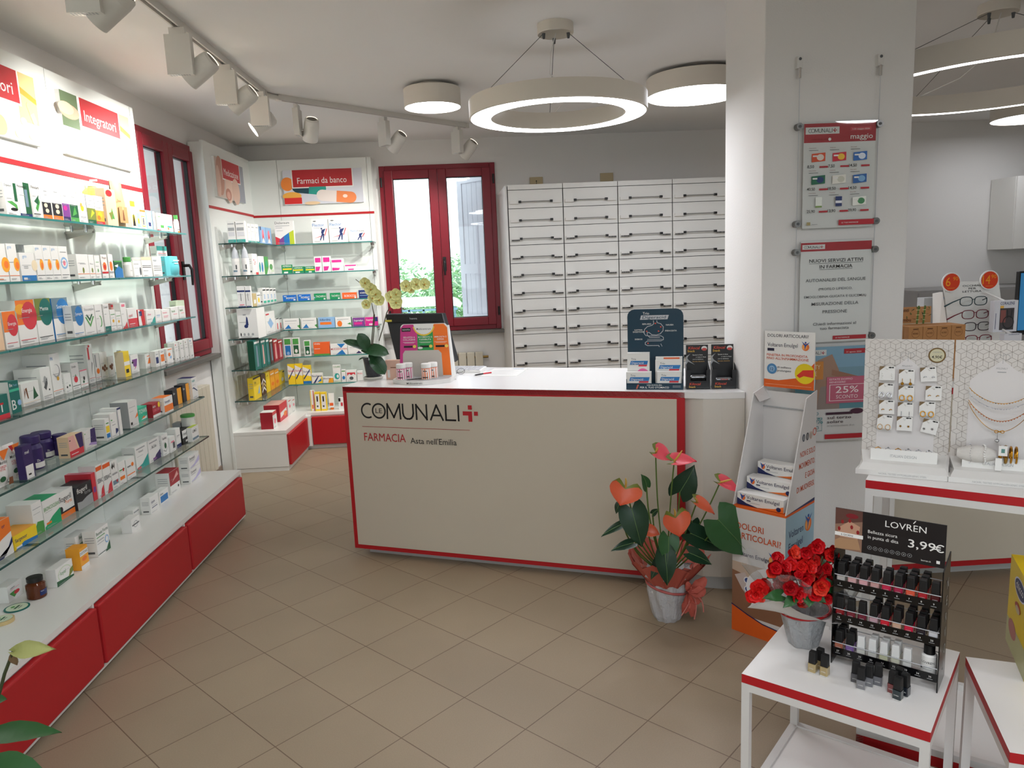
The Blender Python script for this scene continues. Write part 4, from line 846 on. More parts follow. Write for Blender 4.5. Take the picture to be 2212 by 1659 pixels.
L6;-1.864;4.205;0.081;0.125;0.06;box;w;white box with a dark green clover;E .5 .45 .18 .14 dgn|P gy .1 .3 .5 .2 .95 .4 .9 .35 .5 .15 .1 .25|T .1 .75 .12 dg Serina
L6;-1.856;4.288;0.076;0.091;0.05;box;w;small white box with a pink title;R .2 .6 .8 .7 pk|R .5 .2 .9 .6 dg
L6;-1.86;4.389;0.068;0.118;0.06;box;w;white box with a navy foot;R 0 0 1 .2 nb|R .2 .6 .8 .65 gy
L6;-1.862;4.486;0.142;0.085;0.06;box;k;low black box with a white title panel;R 0 .45 1 1 w|T .05 .62 .25 k rivedyl|R .3 .1 .6 .25 pw
L6;-1.83;4.554;0.111;0.089;0.03;box;w;low white box with a lime yellow top;T .1 .6 .2 k GIMO|R .05 .1 .95 .25 sl|U lm
L6;-1.86;4.726;0.085;0.156;0.085;can;pw;round white tin with a lime green lid and foot;R 0 0 1 .2 gn|T .6 .8 .08 dg Kana
L6;-1.93;4.639;0.074;0.106;0.05;box;gy;grey box standing at the back;
L7;-1.92;2.823;0.092;0.066;0.05;box;w;small white box with green leaves and red fruit;P gn .1 .5 .5 .55 .6 .3 .4 .15|E .6 .4 .2 .12 cr2|T .2 .75 .08 k amantina|R .2 .68 .8 .7 pk
L7;-1.802;2.833;0.072;0.087;0.072;pill;br;brown glass pill bottle with a black cap;R .1 .25 .9 .65 nb|T .15 .55 .06 w capsule
L7;-1.817;2.731;0.088;0.003;0.088;tin;dtl;flat round dark green tin;
L7;-1.802;2.618;0.076;0.014;0.076;tin;tan;flat round pale gold tin;
L7;-1.802;2.949;0.127;0.077;0.04;box;w;small white and green box with an oval emblem;E .5 .5 .4 .4 pg|E .5 .5 .36 .35 w|T .25 .5 .2 gn loyal|P dgn 0 0 1 0 1 .1 .5 .2 0 .3|P ol .7 .1 1 .3 1 .6 .8 .5
L7;-1.792;3.12;0.066;0.098;0.06;box;yo;yellow and white upright box;R 0 .62 1 .85 w|T .05 .68 .11 dk EVOTONIC|E .5 .45 .3 .1 or|R 0 0 1 .18 w|S yo
L7;-1.87;3.236;0.108;0.112;0.05;box;w;white box behind the yellow one, with dark title;T .3 .8 .12 dgn Benvis|R .3 .6 .9 .63 gn
L7;-1.796;3.269;0.115;0.124;0.06;box;w;white box with a green corner and blue drop;T .05 .78 .12 dgn Benvis Forte|R .05 .68 .7 .71 gn|R .05 .55 .6 .57 gy|R .05 .45 .6 .47 gy|P dgn .6 0 1 0 1 .35|E .8 .45 .15 .15 lb|E .8 .45 .1 .1 w|R 0 .05 1 .07 dgn
L7;-1.781;3.57;0.093;0.068;0.05;box;w;small white box lying in front of another;E .5 .5 .25 .25 gy|E .5 .5 .2 .2 w|R .1 .45 .9 .55 dg
L7;-1.87;3.784;0.072;0.05;0.05;box;w;small white box with grey print behind another;R .1 .6 .9 .75 gy
L7;-1.812;3.857;0.105;0.09;0.05;box;w;white box with navy lettering;T .15 .6 .14 nb ialarix|R .15 .3 .8 .34 nb|R .15 .42 .8 .44 gy
L7;-1.83;4.013;0.122;0.07;0.04;box;w;white box with a solid blue lower half;R .1 .08 .9 .6 sb|T .1 .7 .15 dg ialuset
L7;-1.844;4.196;0.14;0.13;0.08;box;w;white box with a large red panel;R 0 .38 1 1 dre|P pk2 .2 .5 .8 .9 .9 .7 .5 .6|E .8 .2 .06 .06 k|U dre
L7;-1.813;4.413;0.171;0.084;0.06;box;w;white and lilac box, lower of two stacked;P li 0 .1 .5 .25 1 .7 1 .3 .5 .1|T .1 .68 .18 dg Dermoxil|R .1 .55 .5 .58 gy
G1;-1.924;5.9;0.06;0.162;0.05;box;w;white box with grey print, teal foot, left of a pair;R 0 0 1 .14 tl|R .1 .55 .9 .7 gy|R .1 .85 .9 .9 gy|R .1 .3 .9 .5 pw2
G1;-1.859;5.9;0.068;0.161;0.05;box;w;white box with grey print, teal foot, right of a pair;R 0 0 1 .14 tl|R .1 .55 .9 .7 gy|R .1 .85 .9 .9 gy|R .1 .3 .9 .5 pw2
M1;-1.82;6.065;0.084;0.152;0.05;box;w;slim white box with a teal foot, first of three;R 0 0 1 .12 tl|R .2 .8 .8 .85 gy
M1;-1.82;6.158;0.101;0.155;0.05;box;w;slim white box with a teal foot, second of three;R 0 0 1 .12 tl|R .2 .8 .8 .85 gy
M1;-1.82;6.271;0.095;0.159;0.05;box;w;slim white box with a teal foot, third of three;R 0 0 1 .12 tl|R .2 .8 .8 .85 gy
M1;-1.82;6.41;0.159;0.146;0.04;box;lb;blue box with a body figure, left of a pair;E .5 .55 .2 .3 pk|P cr2 .3 .3 .5 .6 .7 .3|R 0 .8 .2 1 nb|P w .2 .1 .5 .4 .8 .1
M1;-1.82;6.582;0.168;0.146;0.04;box;lb;blue box with a body figure, right of a pair;E .5 .55 .2 .3 pk|P cr2 .3 .3 .5 .6 .7 .3|P w .2 .1 .5 .4 .8 .1
G2;-1.925;5.9;0.062;0.221;0.05;spray;pw;white spray bottle with a clear cap, left of a pair;R .2 .2 .8 .3 sl|R .6 .35 .8 .6 dg
G2;-1.849;5.9;0.061;0.222;0.05;spray;pw;white spray bottle with a clear cap, right of a pair;R .2 .2 .8 .3 sl|R .6 .35 .8 .6 dg
M2;-1.82;6.115;0.139;0.17;0.05;box;w;white box with red dots;E .3 .7 .08 .03 cr2|E .5 .6 .08 .03 cr2|E .4 .5 .06 .03 cr2|R .5 0 1 .12 cr2
M2;-1.82;6.268;0.175;0.152;0.04;box;w;white box with teal ovals;E .25 .4 .14 .28 tl|E .65 .4 .14 .28 sb
M2;-1.82;6.452;0.115;0.15;0.04;box;gn;bright green box;P w .4 0 1 0 1 .4|E .5 .6 .3 .2 gn2
M2;-1.82;6.581;0.162;0.125;0.04;box;w;white box with a green ball;E .4 .5 .3 .2 gn|R .3 .15 .9 .3 pg
G3;-1.898;5.9;0.059;0.166;0.03;box;w;white hang pack with a blue band, left of a pair;R 0 .72 1 .8 nb|R .4 .3 .48 .65 dg|R 0 0 1 .05 nb|R .2 .1 .8 .14 pk
G3;-1.835;5.9;0.041;0.164;0.03;box;w;white hang pack with a blue band, right of a pair;R 0 .72 1 .8 nb|R .4 .3 .48 .65 dg|R 0 0 1 .05 nb
M3;-1.82;6.033;0.096;0.099;0.04;box;tan;small beige box;R .2 .2 .8 .5 w
M3;-1.82;6.138;0.104;0.104;0.04;box;w;small white box with a yellow drop;E .5 .4 .25 .2 ye|R .1 .75 .9 .8 k
M3;-1.82;6.315;0.097;0.137;0.04;box;w;slim white box, black script and teal foot, first of four;R .05 .82 .9 .9 k|R .1 .05 .9 .2 tl2|R .4 .3 .6 .6 lb
M3;-1.82;6.42;0.1;0.134;0.04;box;w;slim white box, black script and teal foot, second of four;R .05 .82 .9 .9 k|R .1 .05 .9 .2 tl2|R .4 .3 .6 .6 lb
M3;-1.82;6.528;0.096;0.129;0.04;box;w;slim white box, black script and teal foot, third of four;R .05 .82 .9 .9 k|R .1 .05 .9 .2 tl2|R .4 .3 .6 .6 lb
M3;-1.82;6.635;0.088;0.124;0.04;box;w;slim white box, black script and teal foot, fourth of four;R .05 .82 .9 .9 k|R .1 .05 .9 .2 tl2|R .4 .3 .6 .6 lb
G4;-1.928;5.93;0.156;0.239;0.22;box;w;big white box with a sprayer picture;P nb .4 .45 .55 .45 .52 .7 .46 .75|E .42 .42 .1 .06 nb|R .3 .78 .45 .82 gy|E .12 .15 .03 .06 k|E .3 .15 .05 .05 gy|E .5 .15 .05 .05 gy|E .72 .15 .06 .04 gy|R 0 0 1 .03 k
M4;-1.82;6.32;0.291;0.183;0.06;box;w;white box with a blue device picture;P lb .2 .5 .5 .7 .8 .4 .5 .2|R .05 .85 .4 .92 cr2
M4;-1.82;6.637;0.096;0.109;0.05;box;w;thin white box with a red stripe, left of a pair;R .3 .1 .6 .6 cr2|R 0 .93 1 1 k
M4;-1.82;6.741;0.096;0.101;0.05;box;w;thin white box with a red stripe, right of a pair;R .3 .1 .6 .6 cr2|R 0 .93 1 1 k
M5;-1.8;5.861;0.168;0.237;0.05;box;dtl;green hosiery box with a leg photo, first of three;P sl .3 .1 .6 .1 .55 .8 .35 .8|R .1 .88 .9 .95 w|S dgn2
M5;-1.8;6.044;0.14;0.227;0.05;box;dtl;green hosiery box with a leg photo, second of three;P pk2 .3 .1 .6 .1 .55 .8 .35 .8|R .1 .88 .9 .95 w
M5;-1.8;6.197;0.087;0.219;0.05;box;dtl;green hosiery box with a leg photo, third of three;P sl .3 .1 .6 .1 .55 .8 .35 .8|R .1 .88 .9 .95 w
M5;-1.8;6.298;0.098;0.207;0.05;box;dk2;dark brown hosiery box;P sl .3 .1 .7 .1 .6 .8 .35 .8|R .1 .88 .9 .95 w
M5;-1.8;6.414;0.126;0.19;0.05;box;dre;dull red hosiery box, left of a pair;P pk2 .3 .1 .7 .1 .6 .8 .35 .8|R .1 .88 .9 .95 w
M5;-1.8;6.556;0.143;0.166;0.05;box;dre;dull red hosiery box, right of a pair;P pk2 .3 .1 .7 .1 .6 .8 .35 .8|R .1 .88 .9 .95 w
M6;-1.86;5.951;0.202;0.181;0.045;box;ye;yellow pack with black lettering and a hook;T .1 .7 .1 k TIRA|P lb .5 .2 .8 .2 .8 .6|R 0 .92 1 1 k
M6;-1.86;6.173;0.12;0.175;0.045;box;dk2;black and white patterned pack;P w 0 .1 .5 .3 1 .1 1 .2 .5 .4 0 .2|P w 0 .5 .5 .7 1 .5 1 .6 .5 .8 0 .6|P tan 0 .3 .5 .5 1 .3 1 .4 .5 .6 0 .4
M6;-1.86;6.312;0.11;0.169;0.045;box;ye;plain yellow pack;T .1 .8 .08 k CLAVI
M6;-1.86;6.437;0.13;0.166;0.045;box;yo;orange yellow pack, left of a pair;E .5 .3 .3 .1 or|R .1 .8 .9 .85 w
M6;-1.86;6.581;0.136;0.155;0.045;box;yo;orange yellow pack, right of a pair;E .5 .3 .3 .1 or|R .1 .8 .9 .85 w
M6;-1.86;6.741;0.159;0.117;0.045;box;ye;bright yellow pack with a black corner;E .5 .35 .25 .15 w|R .6 .85 1 .95 k
M7;-1.718;5.908;0.117;0.137;0.1;box;w;slim red and white box in front;R 0 .8 1 1 cr2|E .5 .4 .25 .15 pk|S dre|U w
M7;-1.735;6.177;0.249;0.146;0.13;box;cr2;larger red box;P w .1 .2 .9 .4 .9 .6 .1 .5|E .7 .3 .2 .15 or|S dre|U pk2
M7;-1.73;6.437;0.126;0.151;0.05;box;w;white slim box with pink print, left of a pair;E .5 .5 .2 .1 pk|R .2 .8 .8 .85 cr2
M7;-1.73;6.581;0.108;0.13;0.05;box;w;white slim box with pink print, right of a pair;E .5 .5 .2 .1 pk|R .2 .8 .8 .85 cr2
F1;-1.782;6.73;0.166;0.205;0.04;box;w;large white box with a rainbow foot;T .03 .87 .1 dg Dicloreum|P cr2 0 0 .25 0 .25 .25 0 .35|P pu .2 0 .45 0 .45 .35 .2 .2|P sb .45 0 .75 0 .75 .5 .45 .35|P lm .75 0 1 0 1 .6 .75 .5|R .05 .78 .8 .8 gy|R .05 .7 .4 .72 gy
F1;-1.457;6.73;0.144;0.207;0.04;box;w;white box with a running man figure, left of a pair;T .05 .7 .12 sb Flector|P nb .6 .55 .85 .6 .7 .4 .55 .4|P nb .6 .4 .7 .4 .5 .1 .45 .12|P cr2 .8 .3 .95 .6 .9 .6 .75 .3|P cr2 .1 .2 .55 .3 .55 .27|E .6 .6 .05 .04 nb|E .2 .92 .1 .02 dg|P nb .65 .4 .75 .38 .7 .1 .65 .1
F1;-1.306;6.73;0.162;0.208;0.04;box;w;white box with a running man figure, right of a pair;T .05 .7 .12 sb Flector|P nb .6 .55 .85 .6 .7 .4 .55 .4|P nb .6 .4 .7 .4 .5 .1 .45 .12|P cr2 .8 .3 .95 .6 .9 .6 .75 .3|P cr2 .1 .2 .55 .3 .55 .27|E .6 .6 .05 .04 nb|E .2 .92 .1 .02 dg|P nb .65 .4 .75 .38 .7 .1 .65 .1
F1;-1.126;6.73;0.143;0.127;0.04;box;w;smaller white box with a running man figure;T .05 .68 .12 sb Flector|T .5 .68 .12 dg Unidie|P nb .6 .55 .85 .6 .7 .4 .55 .4|P nb .6 .4 .7 .4 .5 .1 .45 .12|P cr2 .8 .3 .95 .55 .9 .6 .75 .3|P nb .65 .4 .75 .38 .7 .1 .65 .1
F2;-1.752;6.73;0.091;0.075;0.03;box;gn3;green box with a yellow stripe, leftmost of three;T .1 .72 .22 w ASPIRINA|R .1 .4 1 .58 ye|R .2 0 .6 .2 w
F2;-1.652;6.73;0.098;0.055;0.03;box;gn3;green box with a yellow stripe, middle of three;T .1 .68 .22 w ASPIRINA|R 0 .35 .9 .55 ye|R .2 0 .6 .2 w
F2;-1.549;6.73;0.087;0.053;0.03;box;gn3;green box with a yellow stripe, rightmost of three;T .1 .68 .22 w ASPIRINA|R .1 .35 1 .55 ye|R .4 0 .7 .2 w
F2;-1.458;6.73;0.063;0.136;0.03;box;w;upright white box with magenta blocks, left of a pair;R .1 .62 .9 .92 mg|P mg .1 .05 .6 .1 .8 .35 .1 .35
F2;-1.387;6.73;0.072;0.137;0.03;box;w;upright white box with magenta blocks, right of a pair;R .1 .62 .9 .92 mg|P mg .1 .05 .6 .1 .8 .35 .1 .35
F2;-1.31;6.73;0.109;0.112;0.03;box;w;wide white box with magenta blocks;R .05 .7 .85 .9 mg|P mg .05 .05 .6 .1 .7 .25 .05 .3
F2;-1.195;6.73;0.104;0.058;0.03;box;w;flat white box with magenta stripes;R .05 .7 1 .9 mg|R .3 .1 .8 .3 mg
F3;-1.766;6.73;0.119;0.055;0.03;box;sb2;blue box with white lettering, left of a pair;T .25 .35 .3 w MOMENT|R .1 .75 .3 .85 w|R .8 .1 .95 .3 w
F3;-1.632;6.73;0.11;0.056;0.03;box;sb2;blue box with white lettering, right of a pair;T .25 .35 .3 w MOMENT|R .1 .75 .3 .85 w|R .8 .1 .95 .3 w
F3;-1.488;6.73;0.108;0.058;0.03;box;gn3;green box with white lettering, left of a pair;T .15 .4 .3 w TACHIFLU|R .8 .05 .95 .25 w|R 0 .3 .1 .5 lb
F3;-1.346;6.73;0.092;0.057;0.03;box;gn3;green box with white lettering, right of a pair;T .15 .4 .3 w TACHIFLU|R .8 .05 .95 .25 w
F3;-1.236;6.73;0.131;0.055;0.03;box;or2;orange box with white lettering;T .15 .3 .35 w BOROCCIA|R .85 .05 .95 .3 w
F3;-1.087;6.73;0.094;0.072;0.03;box;nb;dark navy box;T .15 .55 .2 w MOMENXSIN|R .1 .3 .9 .35 lb
F4;-1.782;6.73;0.153;0.097;0.03;box;w;white box with blue peaks, green curve, left of a pair;P sb .05 .05 .3 .45 .45 .05|P gn .8 .3 .95 .4 .95 .05|R .1 .75 .8 .8 gy|R .95 0 1 1 dgn
F4;-1.621;6.73;0.147;0.095;0.03;box;w;white box with blue peaks, green curve, right of a pair;P sb .05 .05 .3 .45 .45 .05|P gn .8 .3 .95 .4 .95 .05|R .1 .75 .8 .8 gy|R .95 0 1 1 dgn
F4;-1.468;6.73;0.148;0.095;0.03;box;lb;pale blue box with an orange lozenge;R .1 .3 .8 .55 or|T .1 .68 .18 nb Riflordina
F4;-1.315;6.73;0.151;0.09;0.03;box;w;white box with orange fruit and a green curve;E .25 .35 .15 .3 or|P gn .7 .3 .9 .45 .95 .2|R .1 .75 .8 .8 gy|R .95 0 1 1 dgn
F4;-1.158;6.73;0.105;0.077;0.03;box;pu;purple red box;T .1 .6 .2 w Supradyn|R .1 .2 .8 .5 mg
F4;-1.048;6.73;0.116;0.078;0.03;box;mg;magenta box;T .1 .6 .2 w Supradyn|R .7 .5 1 1 nb|R .3 .1 .6 .25 w
F5;-1.796;6.73;0.07;0.173;0.03;box;w;upright white box with a green cap and a blue bottle;R .15 .1 .85 .6 sb|R .1 .65 .9 .95 gn|E .5 .2 .2 .08 lb
F5;-1.721;6.73;0.067;0.173;0.03;box;w;upright white box with a green bottle picture;R .15 .15 .85 .6 dgn|R .1 .65 .9 .95 gn|E .5 .3 .2 .1 w
F5;-1.616;6.73;0.059;0.144;0.03;box;w;smaller upright white box with a green bottle picture;R .15 .1 .85 .6 dgn|R .1 .65 .9 .95 gn|E .5 .25 .2 .1 w
F5;-1.531;6.73;0.145;0.121;0.04;box;or2;orange box with a green foot strip;R 0 0 1 .12 gn|T .05 .82 .12 w VIVIN|R .05 .5 .4 .53 w
F5;-1.38;6.73;0.154;0.099;0.03;box;w;white box with blue triangles and a red title;P sb .3 0 .9 0 .7 .45|P sb .4 1 .9 1 .65 .6|T .03 .45 .16 re MUCOSOLVAN
F5;-1.22;6.73;0.138;0.081;0.03;box;w;white box with a violet triangle;P vi .5 .05 .9 .05 .7 .35|R .1 .7 .6 .75 gy
F6;-1.782;6.73;0.063;0.186;0.04;box;ye;yellow and white box with a navy swoosh, first of three;P w 0 .5 1 .4 1 .75 0 .95|P nb .05 .3 .9 .8 .95 .75 .1 .22|T .1 .62 .1 re Biochetasi
F6;-1.716;6.73;0.066;0.187;0.04;box;ye;yellow and white box with a navy swoosh, second of three;P w 0 .5 1 .4 1 .75 0 .95|P nb .05 .3 .9 .8 .95 .75 .1 .22|T .1 .62 .1 re Biochetasi
F6;-1.647;6.73;0.073;0.168;0.04;box;ye;yellow and white box with a navy swoosh, third of three;P w 0 .5 1 .4 1 .75 0 .95|P nb .05 .3 .9 .8 .95 .75 .1 .22|T .1 .62 .1 nb Biochetasi|R 0 0 1 .15 sb
F6;-1.571;6.73;0.098;0.092;0.04;box;w;low white and yellow box with blue waves;P nb .1 0 .3 0 .7 .7 .6 .7|P ye .6 0 1 0 1 .8|P sb .5 .1 .9 .2 .9 .5|T .05 .65 .18 nb Biochetasi
F6;-1.468;6.73;0.092;0.053;0.04;box;w;flat white box with a yellow end;P yo .5 0 1 0 1 .8 .6 .8|T .05 .6 .3 nb Bioche
F6;-1.373;6.73;0.068;0.159;0.04;box;w;tall white box with a teal globe and green title;T .1 .85 .09 gn COLIREI|E .5 .35 .35 .18 tl|E .6 .35 .15 .1 w|R 0 0 1 .1 pg
F6;-1.298;6.73;0.038;0.112;0.04;box;w;narrow white box with a blue globe;E .5 .35 .35 .15 sb|R .1 .85 .9 .93 gn
F6;-1.256;6.73;0.094;0.105;0.04;box;w;white box with a red wave;P cr2 .1 .5 .3 .7 .5 .55 .7 .7 .9 .55 .9 .8 .1 .8|E .5 .3 .2 .15 dg
F6;-1.156;6.73;0.05;0.093;0.04;box;w;plain white box next to the red wave one;T .1 .7 .15 cr2 Biodon
F7;-1.573;6.62;0.033;0.186;0.04;box;w;slim white box with red and yellow edges;R 0 0 .2 1 ye|R .2 .5 .8 .9 w|R .8 0 1 1 cr2|R .3 .1 .7 .3 or
F7;-1.53;6.6;0.048;0.171;0.04;box;ye;yellow framed white box, left of a pair;R .12 .1 .88 .9 w|R .35 .5 .6 .8 k|R .3 .2 .6 .3 dg
F7;-1.478;6.6;0.052;0.168;0.04;box;ye;yellow framed white box, right of a pair;R .12 .1 .88 .9 w|R .35 .5 .6 .8 k|R .3 .2 .6 .3 dg
F7;-1.414;6.62;0.051;0.151;0.03;tube;w;white squeeze tube with an orange foot;R .15 .05 .85 .15 or|R .3 .6 .7 .85 or2|R .35 .65 .65 .8 w
F7;-1.323;6.62;0.038;0.106;0.04;box;w;small black and white box beside the counter;R 0 .7 .5 1 k|R .5 .3 1 .6 cr2
'''
WH = {'L': 'left display', 'M': 'corner display', 'G': 'corner display', 'F': 'corner display'}
SIDE = {'L': '', 'M': ', left wall side', 'G': ', left wall side', 'F': ', back wall side'}
for ln in ITEMS.strip().split('\n'):
    q = ln.split(';'); face, lv = q[0][0], int(q[0][1]); a, b_, wd, h, d = map(float, q[1:6]); kind, colr, lab = q[6:9]; spec = q[9] if len(q) > 9 else ''
    if 'lime green lid' in lab: b_ = 4.63; a = -1.85
    wh = ('base top' if lv == 7 else ORD[lv]+' shelf')+(', left display' if face == 'L' else ', back wall display' if face == 'F' else ', corner display')
    label = f"{lab}, {wh}"
    if face in 'LM': goods(kind, a, b_+wd/2, (ZS if face == 'L' else ZF)[lv], wd*.985, h, d, PI/2, colr, label, spec)
    else: goods(kind, a+wd/2, b_, ZF[lv], wd*.985, h, d, 0, colr, label, spec)
# the upper one of two stacked lilac boxes
goods('box', -1.813, 4.413+.085, .333+.0852, .168, .082, .06, PI/2, 'w', 'white and lilac box upper of two stacked, base top, left display', 'P li 0 .1 .5 .25 1 .7 1 .3 .5 .1|T .1 .68 .18 dg Dermoxil|R .1 .55 .5 .58 gy')

# ================================================================ PLANTS
def prof(tab, t):
    for (a, x), (b_, y) in zip(tab, tab[1:]):
        if t <= b_: return x+(y-x)*(t-a)/(b_-a)
    return tab[-1][1]
LT = dict(heart=[(0, .74), (.12, .95), (.28, 1), (.48, .86), (.68, .58), (.84, .28), (.94, .09), (1, 0)],
          oval=[(0, .22), (.15, .6), (.4, .97), (.6, 1), (.8, .82), (.93, .48), (1, 0)],
          lance=[(0, .1), (.2, .6), (.45, 1), (.7, .75), (.9, .28), (1, 0)],
          petal=[(0, .3), (.3, .85), (.6, 1), (.85, .8), (1, .35)])
def leaf(m, base, tip, nrm, W, shape, mat, bend=.12, cup=.15, lobe=.28, nu=8, nv=10, mats=None, ruffle=0, ph=0):
    base, tip, nrm = Vector(base), Vector(tip), Vector(nrm); ax = tip-base; L = ax.length; ax.normalize()
    sd = ax.cross(nrm).normalized(); nn = sd.cross(ax).normalized(); tb = LT[shape]; lb = lobe if shape == 'heart' else 0
    def P(u, t):
        s = u*2-1; w_ = W/2*prof(tb, t)*s; y = t*L-lb*L*(1-t)**2.5*1.5*abs(s)**1.1*(1-.62*abs(s)**4)
        zz = bend*L*(math.sin(PI*min(1, t))*.35-t*t)+cup*W*(abs(s)**2)*(.4+.6*(1-t))+ruffle*W*math.sin(t*14+ph+s*3)*abs(s)**2
        return base+ax*y+sd*w_+nn*zz
    vs = [P(i/nu, j/nv) for j in range(nv+1) for i in range(nu+1)]
    for j in range(nv):
        mt = mats(j/nv) if mats else mat
        m.add([vs[(j+q)*(nu+1)+i] for q in (0, 1) for i in range(nu+1)], [(i, i+1, nu+2+i, nu+1+i) for i in range(nu)], mt, True)
    return m
def curve(a, b_, sag, n=8):
    a, b_, s = Vector(a), Vector(b_), Vector(sag); return [a.lerp(b_, i/n)+s*math.sin(PI*i/n) for i in range(n+1)]
LEAFD = M('leaf_dark', '1c3a26', .3); LEAFM = M('leaf_mid', '2f5a30', .35); LEAFO = M('leaf_orchid', '24482a', .3); STEM = M('stem_green', '56702f', .5)
def vein_mid(m, base, tip, nrm, r=.0012, mt='6c8a52'):
    m.tube([Vector(base)+Vector(nrm).normalized()*.002, (Vector(base)+Vector(tip))/2+Vector(nrm).normalized()*.006, Vector(tip)], [r, r*.8, r*.3], mt, 5)
# ---- anthurium on the floor in front of the counter
PA = Vector((.765, 3.02, 0)); r = empty('anthurium_plant', PA, 'potted anthurium with salmon heart flowers, wrapped pot on the floor before the counter', 'plant')
def rel(v, o): return Vector(v)-o
af = lambda x, y, Y: rel(atY(1240+x/3.77, 940+y/3.77, Y), PA)
m = MB(); rn = random.Random(3); WR = M('wrap_fabric', 'b9b9bb', .6, bump=.5, bscale=90)
def wrapf(u, v):
    a = 2*PI*u; rr = (.06+.027*min(1, v*1.5))*(1+.05*math.sin(a*9+v*4))*(1 if v > .05 else .9); return (rr*math.cos(a), rr*math.sin(a), .19*v)
m.grid(wrapf, 48, 8, WR, False); m.prism([(.048*math.cos(2*PI*i/12), .048*math.sin(2*PI*i/12)) for i in range(12)], 0, .01, WR)
for i in range(9):
    a = 2*PI*i/9+.2; x, y = .088*math.cos(a), .088*math.sin(a)
    leaf(m, (x*.8, y*.8, .17), (x*1.45, y*1.45, .235), (-x*.3, -y*.3, .2), .1, 'lance', WR, bend=.1, cup=.3)
m.build('pot_wrap', r)
SAL = M('salmon_paper', 'b85a4c', .7); m = MB()
for i in range(11):
    a = 2*PI*i/11+.15; x, y = math.cos(a), math.sin(a); o_ = .5+.5*rn.random()
    p0 = Vector((x*.08, y*.08, .17)); p1 = Vector((x*(.13+.04*o_), y*(.13+.04*o_), .25+.035*o_)); t_ = Vector((-y, x, 0))*.055
    m.add([p0-t_*.5, p0+t_*.5, p1+t_, p1*1.0+Vector((x, y, 0))*.02+Vector((0, 0, .035)), p1-t_], [(0, 1, 2, 3, 4)], SAL)
    m.add([p0-t_*.7-Vector((x, y, 0))*.006, p0+t_*.3, p1-t_*.4+Vector((0, 0, .01)), p1-t_*1.2+Vector((0, 0, .03))], [(0, 1, 2, 3)], M('salmon_paper_light', 'c47062', .7))
m.build('paper_collar', r)
m = MB(); m.tube([(.09*math.cos(2*PI*i/24), .09*math.sin(2*PI*i/24), .152-.02*math.cos(2*PI*i/24)) for i in range(25)], .006, 'b8605c', 6)
kx = af(930, 1270, 2.92)
for dx, dz, w_ in ((.075, .055, .05), (-.02, -.10, .04), (.05, -.055, .045), (.075, .0, .05), (.02, -.12, .035), (-.005, .045, .03)):
    leaf(m, kx, kx+Vector((dx, -.01, dz)), (0, -1, .2), w_, 'petal', SAL, cup=.35, ruffle=.1)
for dx, dz in ((-.035, -.1), (.02, -.12), (.06, -.09)): m.tube(curve(kx, kx+Vector((dx, -.02, dz)), (.02, 0, .01)), .003, 'c2766c', 5)
m.build('ribbon_bow', r)
m = MB(); stems = []
# leaves: base px, tip px, depth, width(px), normal
LV = [((470, 600), (555, 925), 2.86, 255, (-.2, -1, .3), 'D'), ((1175, 690), (1440, 985), 2.86, 400, (.2, -1, .35), 'M'), ((860, 465), (985, 250), 3.0, 240, (.1, -1, .3), 'D'),
      ((770, 830), (760, 1050), 2.8, 190, (0, -1, .25), 'M'), ((740, 960), (765, 1235), 2.79, 190, (0, -1, .35), 'D'), ((405, 720), (215, 820), 2.95, 80, (0, -.6, .8), 'D'),
      ((480, 880), (300, 935), 2.93, 100, (0, -.6, .8), 'D'), ((590, 420), (555, 320), 3.0, 110, (.6, -1, .3), 'M'), ((940, 960), (1130, 1050), 2.86, 140, (0, -.7, .7), 'D'),
      ((950, 800), (1240, 940), 2.94, 210, (0, -.8, .6), 'D'), ((960, 700), (930, 860), 3.02, 160, (.3, -1, .3), 'D'), ((640, 640), (690, 600), 3.02, 60, (0, -.7, .6), 'D'), ((700, 1010), (625, 1180), 2.9, 100, (-.3, -1, .2), 'D'), ((370, 560), (340, 640), 3.0, 70, (-.6, -1, .2), 'D')]
for (b0, t0, Y, wp, nr, k) in LV:
    p0, p1 = af(*b0, Y), af(*t0, Y-.02); mt = LEAFD if k == 'D' else LEAFM
    m = MB(); leaf(m, p0, p1, nr, wp/3.77*Y/FPX, 'heart', mt, bend=.12, cup=.08); vein_mid(m, p0, p1, nr)
    m.tube(curve((0, 0, .19), p0, (p0.x*.25, 0, .02)), .0035, STEM, 6); m.build('leaf', r)
ORF, PKF, GRF = M('spathe_orange', 'd3603f', .35), M('spathe_pink', 'dc4f5c', .35), M('spathe_green', '6f7a35', .4)
FL = [((420, 425), (375, 575), 2.84, 290, (.0, -1, .25), ORF, (420, 350)), ((665, 140), (800, 205), 2.95, 190, (-.2, -.45, 1), PKF, (680, 100)), ((815, 215), (1000, 207), 2.9, 165, (-.1, -.5, 1), PKF, (880, 125)),
      ((822, 660), (860, 830), 2.80, 250, (0, -1, .25), ORF, (815, 600)), ((1000, 545), (1150, 640), 2.92, 130, (.3, -.7, .8), ORF, (985, 510)), ((1190, 385), (1360, 465), 2.93, 165, (.1, -.5, 1), PKF, (1285, 360)), ((600, 770), (700, 810), 2.92, 110, (.2, -1, .3), ORF, (570, 720))]
